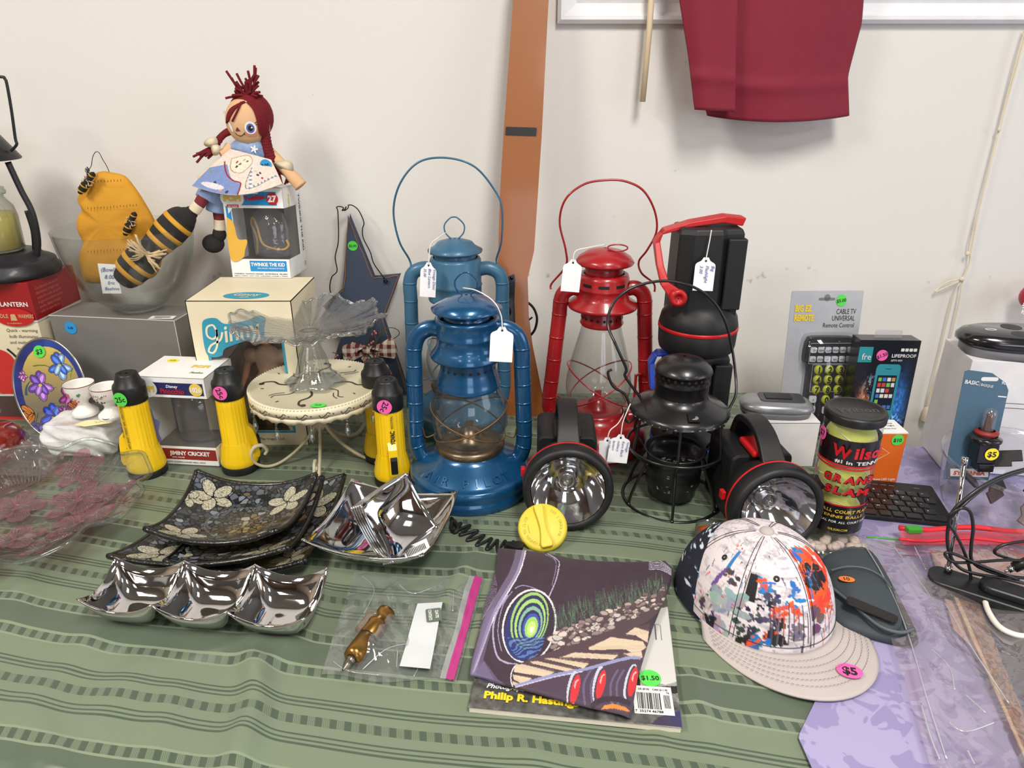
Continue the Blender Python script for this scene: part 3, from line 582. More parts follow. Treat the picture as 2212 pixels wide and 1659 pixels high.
# ================================================================ black torches
REFL=mat('chrome_reflector',(235,235,238),.06,metal=1,nz=(5,.01),bump=(20,.25,.004)); REDST=mat('red_plastic',(190,28,32),.35); BLUEST=mat('blue_plastic',(22,60,165),.35); TB_=mat('matte_black_rubber',(24,24,26),.5,bump=(700,.2,.0003)); LENS=film('torch_lens',(250,250,250),haze=.0,gl=.05)
BULB=film('bulb_glass',(240,240,240),haze=.06,gl=.1)
def spotlight(label,loc,rotz,side_switch=False):
    t=thing('spotlight_torch',label,'flashlight',loc,rotz,'round black spotlight torches'); r=.064
    A=TR(0,0,r)@RX(-4)@RX(90)      # local +z of the lathe points to -Y (the lens side)
    b=MB().at(A); b.lathe([(r-.011,.034),(r-.009,.0375),(r-.003,.037),(r,.033),(r,.014),(r-.0015,.010),(r-.001,.006),(r-.006,-.01),(r-.016,-.032),(r-.028,-.045),(.02,-.05),(.002,-.05)],56); b.build('head_housing',TB_,t)
    b=MB().at(A); b.lathe([(r-.0012,.0085),(r+.0003,.010),(r+.0003,.0115),(r-.0008,.0135)],56); b.build('trim_ring',REDST,t)
    b=MB().at(A); b.lathe([(.053-.001,.0345),(.046,.020),(.036,.006),(.024,-.006),(.013,-.013),(.011,-.012)],56); b.build('reflector',REFL,t)
    b=MB().at(A); b.lathe([(.0128,-.012),(.0128,.004),(.010,.006),(.0085,.004),(.0085,-.01)],28); b.lathe([(.0085,0),(.002,.001)],20,mi=0); b.build('bulb_collar',mat('brushed_metal',(190,188,185),.2,1),t)
    b=MB().at(A); b.ell((0,0,.004),(.006,.006,.008),16); b.build('bulb',BULB,t)
    b=MB().at(A); b.lathe([(.053,.0338),(.002,.0345)],40); b.build('lens',LENS,t)
    b=MB().at(TR(0,.075,0)); P=rrect(-.044,.044,.012,.118,.010); b.at(TR(0,.115,0)@RX(90)); b.prism(P,0,.085,sm=False); b.build('battery_case',TB_,t,bevel=.003)
    # handle: flat strap rising from the head and arching back
    pts=spl([(0,-.010,.112),(0,.006,.127),(0,.022,.140),(0,.040,.149),(0,.066,.152),(0,.095,.144),(0,.108,.112)],6); b=MB()
    V=[];F=[]; n=len(pts)
    for i,p in enumerate(pts):
        a=pts[max(i-1,0)];c=pts[min(i+1,n-1)]; d=(c-a).normalized(); nn=Vector((0,-d.z,d.y)); w=.0175-.003*math.sin(math.pi*i/n); th=.005
        for sx,st in ((-1,-1),(1,-1),(1,1),(-1,1)): V.append(tuple(p+nn*th*st+Vector((w*sx,0,0))))
    for i in range(n-1):
        for k in range(4): F.append((i*4+k,i*4+(k+1)%4,(i+1)*4+(k+1)%4,(i+1)*4+k))
    F+=[(3,2,1,0),(n*4-4,n*4-3,n*4-2,n*4-1)]; b.add(V,F,0,False); b.build('handle',TB_,t,bevel=.002)
    MB().at(TR(-r-.001,.004,.075)).box(-.002,.004,-.006,.005,-.006,.006).build('switch_slider',REDST,t,bevel=.001)
    b=MB().box(-.02,.02,.02,.07,.119,.128); b.build('switch_cover',REDST if side_switch else TB_,t,bevel=.003)
    return t
s1=T(1222,1115); s2=T(1655,1145)
spotlight('round black spotlight torch beside the shiny blue lantern',(s1.x,s1.y-.002,0),-2)
spotlight('round black spotlight torch behind the patterned cap',(s2.x-.014,s2.y-.020,0),6,True)
def lantern_torch(label,loc,rotz,accent,inv=False,handle=None,hp=None):
    t=thing('lantern_torch',label,'flashlight',loc,rotz); r=.0615
    b=MB(); b.lathe([(.002,0),(r-.008,0),(r-.003,.003),(r-.001,.012),(r,.034),(r-.001,.036)],48); b.lathe([(r-.001,.041),(r,.044),(r-.003,.058),(r-.012,.072),(r-.022,.080),(.02,.082)],48); b.build('head',TB_,t)
    b=MB(); b.lathe([(r-.001,.0355),(r+.001,.0365),(r,.0385),(r+.001,.0405),(r-.001,.0415)],48); b.build('accent_ring',accent,t)
    V=[];F=[]; base=rrect(-.050,.050,-.040,.040,.006,2); b=MB()
    poly=[(-.050,-.030),(-.028,-.038),(-.022,-.038),(.014,-.038),(.022,-.032),(.050,-.028),(.050,.034),(-.050,.034)]
    for z,k in ((.06,1.0),(.12,.99),(.188,.97),(.196,.9)): V+=[(x*k,y*k,z) for x,y in poly]
    n=len(poly)
    for j in range(3): F+=[(j*n+i,j*n+(i+1)%n,(j+1)*n+(i+1)%n,(j+1)*n+i) for i in range(n)]
    F.append(tuple(3*n+i for i in range(n))); b.add(V,F,0,False); b.build('body',TB_,t,bevel=.003)
    b=MB(); b.box(.022,.050,-.040,-.026,.075,.183); b.build('ribbed_grip',TB_,t,bevel=.002)
    if hp:
        b=MB(); n=len(hp[0]); V=[];F=[]
        for p,w in zip(*hp):
            for sx,sy in ((-1,-1),(1,-1),(1,1),(-1,1)): V.append((p[0]+sx*p[3],p[1]+sy*w,p[2]+sx*p[4]))
        for i in range(n-1):
            for k in range(4): F.append((i*4+k,i*4+(k+1)%4,(i+1)*4+(k+1)%4,(i+1)*4+k))
        F+=[(3,2,1,0),(n*4-4,n*4-3,n*4-2,n*4-1)]; b.add(V,F,0,False); h=b.build('carry_handle',accent,t,bevel=.0015)
        b=MB().at(TR(hp[0][-1][0],hp[0][-1][1]-.011,hp[0][-1][2])@RX(90)); b.lathe([(.013,-.004),(.013,.002),(.006,.0035),(.006,.001),(.001,.001)],24); b.build('pivot_knob',accent,t)
    return t
cb=T(1508,980); cb=Vector((.298,1.08,0))
hp=([(.050,0,.203,.002,.006),(.020,0,.207,.002,.005),(-.03,0,.199,.001,.004),(-.071,0,.187,.003,.004),(-.077,0,.172,.004,.001),(-.073,-.02,.14,.005,.001),(-.066,-.034,.115,.006,.002),(-.048,-.042,.098,.007,.008)],[.013,.014,.013,.012,.012,.008,.006,.004])
lantern_torch('black lantern torch with blue ring standing on the table under another',cb,0,BLUEST,hp=([(.045,0,.1915,.002,.004),(-.02,0,.192,.002,.003),(-.066,0,.19,.003,.003),(-.072,0,.175,.004,.001),(-.07,-.02,.14,.005,.001),(-.062,-.034,.115,.006,.002)],[.012,.013,.012,.012,.008,.005]))
lantern_torch('big black lantern torch with red ring and red handle, stacked on top',cb+Vector((-.002,0,.199)),0,REDST,hp=hp)
Yt=cb.y-.05
price_tag('white tag reading big flashlight on the red handled torch',W(1525,562,Yt),[W(1537,497,Yt),W(1533,520,Yt),W(1528,545,Yt),W(1525,562,Yt-.001)],w=.030,h=.045,roll=2,writing=('Big|Flashlight|3.00',.009,-.008,.0068,-90,'l'))
# ================================================================ yellow flashlights
YP=mat('yellow_plastic',(243,200,18),.38,coat=.2,nz=(25,.04)); 
def make_flashlight(label,loc):
    t=thing('yellow_flashlight',label,'flashlight',loc,0,'yellow flashlights standing on their lenses')
    b=MB(); b.lathe([(.002,0),(.0285,0),(.030,.003),(.030,.012),(.0275,.016)],40); b.build('lens_ring',BLACKP,t)
    b=MB(); b.lathe([(.0285,.014),(.030,.017),(.0295,.024),(.0270,.038),(.0245,.050),(.0238,.054)],72,rf=lambda a,r,z:(r*(1-.022*(math.cos(18*a)>.3)*(z>.018)),z)); b.build('reflector_head',YP,t)
    b=MB(); b.lathe([(.0236,.053),(.0226,.056),(.0220,.12),(.0218,.134),(.0212,.136)],96,rf=lambda a,r,z:(r-.0011*(math.cos(24*a)>0),z)); b.build('barrel',YP,t)
    b=MB(); b.lathe([(.0228,.132),(.0237,.134),(.0240,.158),(.0230,.161),(.0200,.164),(.0160,.177),(.0150,.179),(.010,.180),(.009,.1785),(.002,.1785)],40); b.build('end_cap',BLACKP,t)
    s=MB(); s.prism([(.019,.018),(.033,.022),(.035,.030),(.0325,.058),(.0295,.072),(.019,.084)],-.0075,.0075); s.v=[(x,z,y) for x,y,z in s.v]; s.build('switch_housing',YP,t,bevel=.002)
    b=MB(); b.prism([(.032,.032),(.0370,.034),(.0352,.056),(.0325,.062),(.031,.06)],-.0052,.0052); b.v=[(x,z,y) for x,y,z in b.v]; b.build('switch_button',BLACKP,t,bevel=.001)
    return t
FL=[(T(322,1022),-168,(-1,0),'flashlight with green 25 cent sticker and black lettering on its barrel'),(T(522,1012),12,(0,0),'flashlight with pink sticker between the cricket box and cake stand'),(T(828,1008),30,(0,0),'yellow flashlight with ribbed head standing behind another yellow flashlight'),(T(851,1040),-75,(0,0),'yellow flashlight with pink 25 cent sticker beside the shiny blue lantern')]
f0=None
for i,(p,rz,tl,lab) in enumerate(FL):
    lab=('yellow '+lab) if not lab.startswith('yellow') else lab
    if i==2: p=p+Vector((-.006,.03,0))
    if f0 is None: f0=make_flashlight(lab,p); o=f0; f0.rotation_euler=(0,0,math.radians(rz)); protos=f0
    else: o=copy_thing(protos,p,RZ(rz),lab)
    FL[i]=o
def cyl(a,r,z): return TR(r*math.cos(math.radians(a)),r*math.sin(math.radians(a)),z)@RZ(a+90)@RX(90)
def wlab(o,ang): return ang-math.degrees(o.rotation_euler.z)   # world bearing to local bearing
sticker(FL[0],cyl(wlab(FL[0],-100),.0243,.144),.0115,GREEN,'25c',.012,rot=8)
sticker(FL[1],cyl(wlab(FL[1],-97),.0243,.148),.0115,PINK,'25c',.012,rot=-70)
sticker(FL[3],cyl(wlab(FL[3],-93),.0243,.144),.0115,PINK,'25c',.012,rot=-115)
sticker(FL[2],cyl(wlab(FL[2],-95),.0303,.007),.006,PINK,'',.01)
b=MB().at(cyl(wlab(FL[0],-98),.0230,.132)); b.text('NEW JERSEY TRANSIT BAR OPERATIONS',-.003,-.075,.0052,rot=90,w=.075); b.text('PROPERTY OF',-.009,-.055,.004,rot=90,w=.026); b.build('printed_lettering',INK,FL[0])
b=MB().at(cyl(wlab(FL[3],-72),.0230,.07)); b.text('RAYOVAC',.0035,.0,.0095,rot=90,w=.032,bold=2.2); b.text('INDUSTRIAL',.002,.036,.0045,rot=90,w=.022); b.build('printed_lettering',INK,FL[3])
# ================================================================ boxed things at the left
def boxthing(nm,label,cat,FL_,FR_,depth,h,m,group=None,bevel=.0008,lean=0,part='carton'):
    """box whose front bottom edge runs FL_->FR_ ; returns thing, width.  local x along the front, y to the back"""
    FL_,FR_=Vector(FL_),Vector(FR_); d=FR_-FL_; w=math.hypot(d.x,d.y); t=thing(nm,label,cat,FL_,math.degrees(math.atan2(d.y,d.x)),group,rx=-lean)
    if m: MB().box(0,w,0,depth,0,h).build(part,m,t,bevel=bevel)
    return t,w
CREAM=mat('cream_card',(228,216,186),.6,nz=(12,.05)); DKR=mat('dark_red_card',(150,24,30),.4,coat=.3,nz=(10,.06)); GREYB=mat('silver_grey_card',(132,130,128),.42,metal=.25,nz=(14,.05)); EDGE=mat('worn_card_edge',(205,203,198),.7)
REDP=mat('red_print',(190,30,34),.5); BRN=mat('brown_print',(72,50,46),.55); GOLDP=mat('faded_gold_print',(200,165,120),.6); DKG=mat('dark_grey_print',(90,86,80),.7); TEAL=mat('teal_print',(48,150,178),.5); BLUP=mat('blue_print',(30,140,205),.45); NAVY=mat('navy_print',(35,38,92),.5)
# candle lantern box (mostly out of frame to the left)
zr=.268; c=T(58,612,zr); wbx=.20; a=math.radians(-2)
t,w=boxthing('candle_lantern_box','red and cream candle warmer lantern carton at the left edge of the table','box',(c.x-wbx*math.cos(a),c.y-wbx*math.sin(a),0),(c.x,c.y,0),.13,zr,CREAM)
zl=.068
b=MB(); b.box(-.0012,w+.0012,-.0012,.1312,zr-zl,zr+.001); o=b.build('red_lid',DKR,t,bevel=.0008)
b=MB(); b.box(-.0015,w+.0015,-.0015,.1315,zr-zl-.003,zr-zl); b.build('lid_edge',EDGE,t)
b=MB().at(TR(0,-.002,0)@FRONT); b.text('LANTERN',w-.008,zr-.042,.0115,0,0,'r'); b.build('lid_lettering',WHITE,t)
b=MB().at(TR(0,-.003,0)@FRONT); b.disc(w-.038,zr-.062,.036,.017); b.build('oval_badge',REDP,t)
b=MB().at(TR(0,-.0036,0)@FRONT); b.text('CANDLE',w-.048,zr-.063,.010,0,0,'r',w=.034); b.text('WARMERS',w-.030,zr-.063,.010,0,0,'l',w=.028); b.prism([(w-.045,zr-.068),(w-.033,zr-.068),(w-.035,zr-.056),(w-.043,zr-.056)],0,.0002); b.text('by candlemakers',w-.04,zr-.074,.004,0,0,'c'); b.build('badge_lettering',GOLDP,t)
b=MB().at(TR(0,-.0008,0)@FRONT)
for i,s in enumerate(['Quick - warming','bulb illuminates','and melts candle','in minutes.','','Safe - no soot','or open flame']): b.text(s,w-.033,zr-.090-.0115*i,.0085,0,0,'c',bold=0,shear=.15) if s else 0
b.build('body_lettering',DKG,t)
b=MB().at(TR(0,-.0006,0)@FRONT); b.flat([(0,0),(w,0),(w,.055),(0,.055)]); b.build('brown_panel',mat('brown_panel',(80,58,58),.5),t)
b=MB().at(TR(0,-.0009,0)@FRONT); b.flat([(0,0),(w,0),(w,.007),(0,.007)]); b.flat(spl2([(w-.125,.06),(w-.07,.052),(w-.05,.075),(w-.058,.11),(w-.075,.14),(w-.125,.15)],6),.0002); b.build('candle_picture',mat('red_picture',(200,48,44),.4),t)
b=MB().at(TR(0,-.0012,0)@FRONT); b.line(spl2([(w-.07,.145),(w-.055,.125),(w-.045,.09),(w-.047,.055)],6),.004); b.line([(w-.125,.052),(w-.052,.053)],.004,mi=1); b.build('picture_outline',[INK,EDGE],t)
b=MB().at(TR(w+.0014,0,0)@RIGHT); rr=random.Random(2)
for i,s in enumerate(['Curl Beneath the warm','illumination of light and','enjoy the scent of candle','fragrance without soot or','smoke. Safely releases','with no open flame.']): b.text(s,.014,zr-.016-.0085*i,.0068,0,0,'l',bold=0)
b.build('side_lettering',mat('pale_red_print',(205,120,112),.5),t)
sticker(t,TR(w-.025,.004,zr+.0012),.010,YEL,'2.00',.006,ry=.007)
lb0=t; LBX=c
# electric candle lantern on that box
DK=mat('dark_bronze_metal',(30,30,34),.42,coat=.1)
cy=c.y+.062; Y=cy; cx=W(116,570,Y).x-.084
t=thing('candle_lantern','tall dark metal candle lantern standing on the red box','lantern',(cx,cy,zr+.0015))
b=MB(); b.lathe([(.002,.0),(.082,.0),(.084,.004),(.084,.012),(.079,.017),(.078,.024),(.072,.028),(.06,.033),(.056,.040),(.050,.042),(.002,.042)],48); b.build('base',DK,t)
zs=W(20,345,Y).z; zt=W(20,285,Y).z; l=t.location.z
b=MB(); b.lathe([(.064,zs-l),(.065,zs-l+.002),(.040,zt-l-.004),(.034,zt-l),(.031,zt-l+.004),(.002,zt-l+.006)],40); b.lathe([(.064,zs-l),(.038,zt-l-.006),(.002,zt-l-.004)],40); b.build('shade',DK,t)
b=MB(); b.tube(spl([W(17,350,Y),W(45,410,Y),W(70,460,Y),W(82,520,Y),W(78,565,Y)],8),.0052,10); b.build('curved_arm',DK,t,world=True)
b=MB(); b.tube(spl([W(58,455,Y+.02),W(72,500,Y+.02),W(76,550,Y+.02)],8),.0045,10); b.build('rear_arm',DK,t,world=True)
P=[W(24,326,Y),W(36,312,Y),W(33,298,Y),W(25,240,Y),W(15,182,Y),W(10,170,Y),W(2,166,Y),W(-60,166,Y),W(-72,176,Y),W(-80,310,Y),W(-60,330,Y)]
MB().tube(spl(P,5),.0024,8).build('carrying_handle',DK,t,world=True)
JAR=film('jar_glass',(240,244,238),haze=.06,gl=.06,edge=1.4,edgergb=(170,175,165)); WAX=mat('yellow_wax',(196,176,84),.5,nz=(8,.1))
t=thing('jar_candle','glass jar candle with yellow wax inside the dark lantern','candle',(cx-.006,cy,zr+.044))
b=MB(); b.lathe([(.002,0),(.036,0),(.040,.004),(.041,.06),(.038,.078),(.028,.092),(.027,.098)],40); b.build('jar',JAR,t)
b=MB(); b.lathe([(.002,.003),(.034,.003),(.0375,.006),(.0375,.066),(.002,.068)],36); b.build('wax',WAX,t)
b=MB(); b.lathe([(.026,.098),(.032,.099),(.033,.103),(.031,.107),(.031,.110),(.026,.112),(.012,.115),(.010,.118),(.014,.124),(.0155,.131),(.012,.138),(.002,.141)],36); b.build('lid',JAR,t)
b=MB()
for i in range(14):
    a0=-110+i*3.2; b.lathe([(.0415,.012+.0008*i*(14-i)*.12),(.0415,.052-.0006*abs(i-7)**2)],1,a0=a0,a1=a0+3.2)
b.build('paper_label',mat('dark_oval_label',(52,26,24),.45),t,label='dark oval label')
# grey box
zg=.205; A_=T(105,681,zg); B_=T(376,693,zg); h=zg
t,w=boxthing('grey_box','silver grey carton under the clear glass bowl','box',(A_.x,A_.y,0),(B_.x,B_.y,0),.085,h,GREYB)
b=MB()
for x0,x1,y0,y1,z0,z1 in ((0,w,-.0006,.0004,h-.0008,h+.0006),(-.0005,.0005,0,.085,h-.0006,h+.0005),(w-.0005,w+.0006,0,.085,h-.0008,h+.0005),(w-.0006,w+.0005,-.0006,.0005,.0,h)): b.box(x0,x1,y0,y1,z0,z1)
b.build('worn_edges',EDGE,t)
sticker(t,TR(.038,-.0006,h-.022)@FRONT,.0115,BLUES,'5.00',.006)
b=MB().at(TR(w-.03,.012,h+.0008)@RZ(8)); b.flat([(-.022,-.008),(.022,-.008),(.022,.010),(-.022,.010)]); l=b.build('paper_label',WHITE,t)
b=MB().at(TR(w-.03,.012,h+.0012)@RZ(8))
for i in range(16): b.flat([(-.014+i*.0018,-.002),(-.0132+i*.0018,-.002),(-.0132+i*.0018,.006),(-.014+i*.0018,.006)])
b.text('4 79621 003',-.014,-.006,.003); b.build('printed_barcode',DKG,l)
b=MB().at(TR(0,-.0005,0)@FRONT); b.text('FO',w*.42,.052,.016,0,0,'l',bold=0); b.text('R',w*.5,.052,.016,0,0,'l',bold=0); b.build('lettering',DKG,t)
b=MB().at(TR(w+.0004,0,0)@RIGHT); b.text('O H',.035,.06,.03,0,0,'l',bold=0,rot=90); b.build('pencil_marks',mat('pencil_grey',(150,148,146),.6),t)
gbx=t; GX=(A_+B_)/2
# glass bowl
CLG=film('bowl_glass',(251,252,252),haze=.010,gl=.03,edge=1.1,edgergb=(232,235,234))
bc=Vector((T(268,640,zg).x,min(T(268,640,zg).y,WY-.145),zg+.001)); RB_=.114
bc=Vector((W(269,600,1.272).x+.018,1.272,zg+.0015))
t=thing('glass_bowl','large clear glass bowl holding a cloth bee and beehive, on the grey carton','bowl',bc)
pr=[(.002,.003),(.030,.003),(.056,.014),(.079,.036),(.096,.068),(.108,.105),(.1145,.148)]
b=MB(); b.lathe(spl2(pr,5)+[(.115,.1492),(.1135,.1496)]+[(r-.0025,z+.0015) for r,z in reversed(spl2(pr,5))],64); b.build('bowl',CLG,t)
b=MB(); b.lathe([(.002,0),(.034,0),(.04,.002),(.036,.004)],48); b.build('foot',CLG,t)
# mustard beehive ornament leaning in the bowl
MUS=mat('mustard_felt',(205,146,38),.85,bump=(220,.5,.001),nz=(14,.12)); BLKF=mat('black_felt',(36,33,32),.95,bump=(300,.5,.001)); STR=mat('mustard_ribbon',(205,150,40),.8); BUR=mat('frayed_burlap',(205,180,140),.95,bump=(200,.6,.001)); WIRE=mat('dark_wire',(40,38,38),.4,metal=.7)
Yh=bc.y+.012
out=[(240,372),(270,380),(292,405),(315,440),(335,478),(345,520),(350,560),(330,600),(260,608),(200,612),(180,600),(172,560),(180,528),(170,500),(168,470),(178,452),(170,430),(174,410),(188,395),(200,378),(220,370)]
t=thing('beehive_ornament','mustard felt beehive ornament standing in the glass bowl','ornament',(W(255,620,Yh).x,Yh,W(255,612,Yh).z))
P=spl2([((p:=W(x,y,Yh)).x,p.z) for x,y in out],5,closed=True); cx0=sum(p[0] for p in P)/len(P); cz0=sum(p[1] for p in P)/len(P)
b=MB(); L=[]; n=len(P)
for k,(s,y) in enumerate([(0,-.022),(.35,-.0207),(.62,-.0175),(.82,-.0126),(.95,-.007),(1,0),(.93,.006),(.7,.011),(0,.013)]):
    for x,z in P:
        wv=.0015*math.sin(z*120)*(1 if y<0 else 0)*(s**1.5)
        L.append((cx0+(x-cx0)*s,Yh+y+wv,cz0+(z-cz0)*s))
F=[(k*n+i,k*n+(i+1)%n,(k+1)*n+(i+1)%n,(k+1)*n+i) for k in range(8) for i in range(n)]; b.add(L,F); b.build('felt_body',MUS,t,world=True)
b=MB()
for y0,x0,x1 in ((395,205,268),(452,190,305),(545,190,330)):
    for i in range(int((x1-x0)/7)): x=x0+7*i; p=W(x,y0-(x-x0)*.06+random.uniform(-1,1),Yh-.024); b.tube([p,p+Vector((.001,-.001,.0035))],.0005,4)
b.build('stitching',mat('brown_thread',(120,80,30),.9),t,world=True)
MB().tube(spl([W(236,372,Yh),W(230,358,Yh),W(222,345,Yh-.01),W(214,330,Yh-.01),W(206,329,Yh-.01),W(200,340,Yh-.01),W(197,358,Yh-.01),W(188,372,Yh-.02)],6),.0006,5).build('hanging_wire',WIRE,t,world=True)
b=MB(); b.tube([W(190,372,Yh-.02)+Vector((.004*math.cos(i*.9)*math.sin(i*.35+.4),.002*math.sin(i),.010*math.sin(i*.19)*.6+.003*math.sin(i*.9))) for i in range(60)],.0005,4); b.build('wire_curl',WIRE,t,world=True)
def small_bee(parent,pa,pb,Y):
    a,c=W(*pa,Y),W(*pb,Y); d=c-a; L=d.length; q=d.to_track_quat('Z','Y').to_matrix().to_4x4(); M=TR(a)@q
    b=MB().at(M); b.lathe([(.001,0),(.0045,.001),(.008,.010),(.0085,L*.35),(.007,L*.55),(.005,L*.65),(.0065,L*.78),(.0055,L*.93),(.001,L)],16,sy=.8); o=b.build('bee_body',BLKF,parent,world=True)
    b=MB().at(M); [b.lathe([(r,z-.0012),(r,z+.0012)],16,sy=.8) for r,z in ((.0084,L*.16),(.0090,L*.38),(.0064,L*.86))]; b.build('bee_stripe',STR,o)
    o2=MB().at(M); rr=random.Random(3)
    for i in range(26): an=rr.uniform(0,6.28); z=L*.56+rr.uniform(-.006,.006); o2.tube([(.006*math.cos(an),.005*math.sin(an),z),(.0105*math.cos(an+.3),.009*math.sin(an+.3),z+rr.uniform(-.005,.005))],.0009,4)
    o2.build('burlap_scrap',BUR,o)
    for k in list(o.children): k.matrix_parent_inverse=Matrix.Identity(4)
    return o
def bee_fix(parent,pa,pb,Y):
    # children of the bee body are built in the world frame, so re-express them
    o=small_bee(parent,pa,pb,Y); I=wm(o).inverted()
    for k in o.children:
        k.data.transform(I)
bee_fix(t,(172,418),(203,372),Yh-.026); bee_fix(t,(270,508),(292,458),Yh-.03)
# striped cloth bee with a burlap bow
Yb=bc.y-.045
t=thing('cloth_bee','big black and mustard striped cloth bee with a burlap bow in the glass bowl','ornament',(W(330,600,Yb).x,Yb,W(300,635,Yb).z))
a,c=W(268,600,Yb),W(404,462,Yb+.055); d=c-a; M=TR(a)@d.to_track_quat('Z','Y').to_matrix().to_4x4(); Lb=d.length
prb=spl2([(.001,-.012),(.030,-.005),(.042,.018),(.043,.04),(.034,.062),(.037,.085),(.042,.11),(.039,.135),(.026,.15),(.001,.155)],6); sc=Lb/.15; prb=[(r,z*sc) for r,z in prb]
b=MB().at(M); b.lathe(prb,36,sy=.66); o=b.build('bee_body',BLKF,t,world=True)
for z in (.012,.032,.085,.105,.128):
    b=MB().at(M)
    r=interp(prb,z*sc)+.0012; b.lathe([(interp(prb,z*sc+e)+q,z*sc+e) for e,q in ((-.0042,.0),(-.0035,.0012),(0,.0014),(.0035,.0012),(.0042,0))],36,sy=.66); b.build('stripe',STR,t,world=True)
b=MB(); rr=random.Random(5); kp=W(318,548,Yb-.03)
for i in range(70):
    an=rr.choice([rr.uniform(-.6,.4),rr.uniform(2.5,3.7),rr.uniform(1.9,2.6),rr.uniform(-1.3,-.9)]); r=rr.uniform(.012,.036); b.tube(spl([kp+Vector((rr.uniform(-.004,.004),rr.uniform(-.004,.003),rr.uniform(-.003,.003))),kp+Vector((r*.5*math.cos(an),-.006,r*.5*math.sin(an)+rr.uniform(-.003,.003))),kp+Vector((r*math.cos(an),-.001,r*math.sin(an)+rr.uniform(-.004,.004)))],3),rr.uniform(.0008,.0016),4)
b.build('burlap_bow',BUR,t,world=True)
Yn=bc.y-.07
t=thing('price_note','folded white paper note with pen writing inside the glass bowl','paper',W(242,634,Yn),0,rx=-8)
b=MB().at(FRONT); b.prism([(-.016,0),(.017,0),(.013,.050),(-.017,.052)],0,.0005); b.build('paper',WHITE,t); b=MB().at(TR(0,-.0007,0)@FRONT); hlay(b,0,'(Bowl)|8.00',0,.038,.010); hlay(b,0,'Eric|Beehive',.002,.016,.008); b.build('handwriting',PENB,t)
# ---------------- doll box
zt=.266; B_=T(628,650,zt); wq=.172; aq=math.radians(0); A_=Vector((B_.x-wq*math.cos(aq),B_.y+wq*math.sin(aq),zt))
t,w=boxthing('doll_box','cream and teal doll carton with a window, under the smaller toy box','box',(A_.x,A_.y,0),(B_.x,B_.y,0),.150,zt,None); D=.150; h=zt
x0,x1,z0,z1=.026,w-.024,.03,h-.066
b=MB(); 
for q in ((0,w,0,.0012,0,z0),(0,w,0,.0012,z1,h),(0,x0,0,.0012,z0,z1),(x1,w,0,.0012,z0,z1),(0,.0012,0,D,0,h),(w-.0012,w,0,D,0,h),(0,w,0,D,0,.0012),(0,w,0,D,h-.0012,h)): b.box(*q)
b.build('carton',CREAM,t)
b=MB(); b.box(0.001,w-.001,D-.045,D-.002,.001,h-.001); b.build('inner_tray',mat('brown_tray_card',(150,108,74),.7),t)
b=MB().at(TR(0,-.0004,0)@FRONT)
for q in ((x0-.004,x1+.004,z0-.004,z0),(x0-.004,x1+.004,z1,z1+.004),(x0-.004,x0,z0,z1),(x1,x1+.004,z0,z1)): b.flat([(q[0],q[2]),(q[1],q[2]),(q[1],q[3]),(q[0],q[3])])
b.build('window_border',TEAL,t)
MB().at(TR(0,.0006,0)@FRONT).flat([(x0,z0),(x1,z0),(x1,z1),(x0,z1)]).build('window_film',film('box_window',(250,250,250),haze=.02,gl=.05),t)
b=MB().at(TR(0,-.0008,0)@FRONT); cx1,cy1=.075,h-.063
b.flat(spl2([(cx1-.055,cy1+.012),(cx1-.056,cy1-.02),(cx1-.05,cy1-.034),(cx1-.03,cy1-.032),(cx1-.02,cy1-.018),(cx1+.03,cy1-.001),(cx1+.045,cy1+.0),(cx1+.048,cy1+.018),(cx1+.052,cy1+.034),(cx1+.04,cy1+.038),(cx1+.02,cy1+.03),(cx1-.015,cy1+.024),(cx1-.03,cy1+.034),(cx1-.05,cy1+.03)],6,closed=True)); b.build('logo_cloud',TEAL,t)
b=MB().at(TR(0,-.0014,0)@FRONT); S=[(-.032,.014),(-.036,.022),(-.046,.018),(-.048,.004),(-.040,-.002),(-.032,.004),(-.031,.014),(-.034,-.012),(-.042,-.026),(-.050,-.024),(-.044,-.013),(-.028,-.004),(-.022,.010)]
b.line(spl2([(cx1+x,cy1+y) for x,y in S],6),.0035)
b.text('inny',cx1-.020,cy1-.008,.040,0,0,'l',bold=1,shear=.3,w=.062,rot=13); b.line(spl2([(cx1+.036,cy1+.020),(cx1+.038,cy1+.002),(cx1+.032,cy1-.006)],5),.003)
b.build('logo_lettering',CREAM,t)
b=MB().at(TR(0,0,h+.0004)); b.disc(w*.52,.030,.038,.020); b.build('top_oval',TEAL,t); b=MB().at(TR(0,0,h+.0008)); b.text('Ginny',w*.52,.028,.017,0,0,'c',shear=.2,w=.045); b.text('dolls',w*.52,.017,.008,0,0,'c',shear=.2); b.build('top_lettering',CREAM,t)
b=MB().at(TR(0,-.0006,0)@FRONT); b.text('The Vogue Doll',w*.5,.012,.007,0,0,'l',bold=0); b.build('small_print',DKG,t)
dbox=t
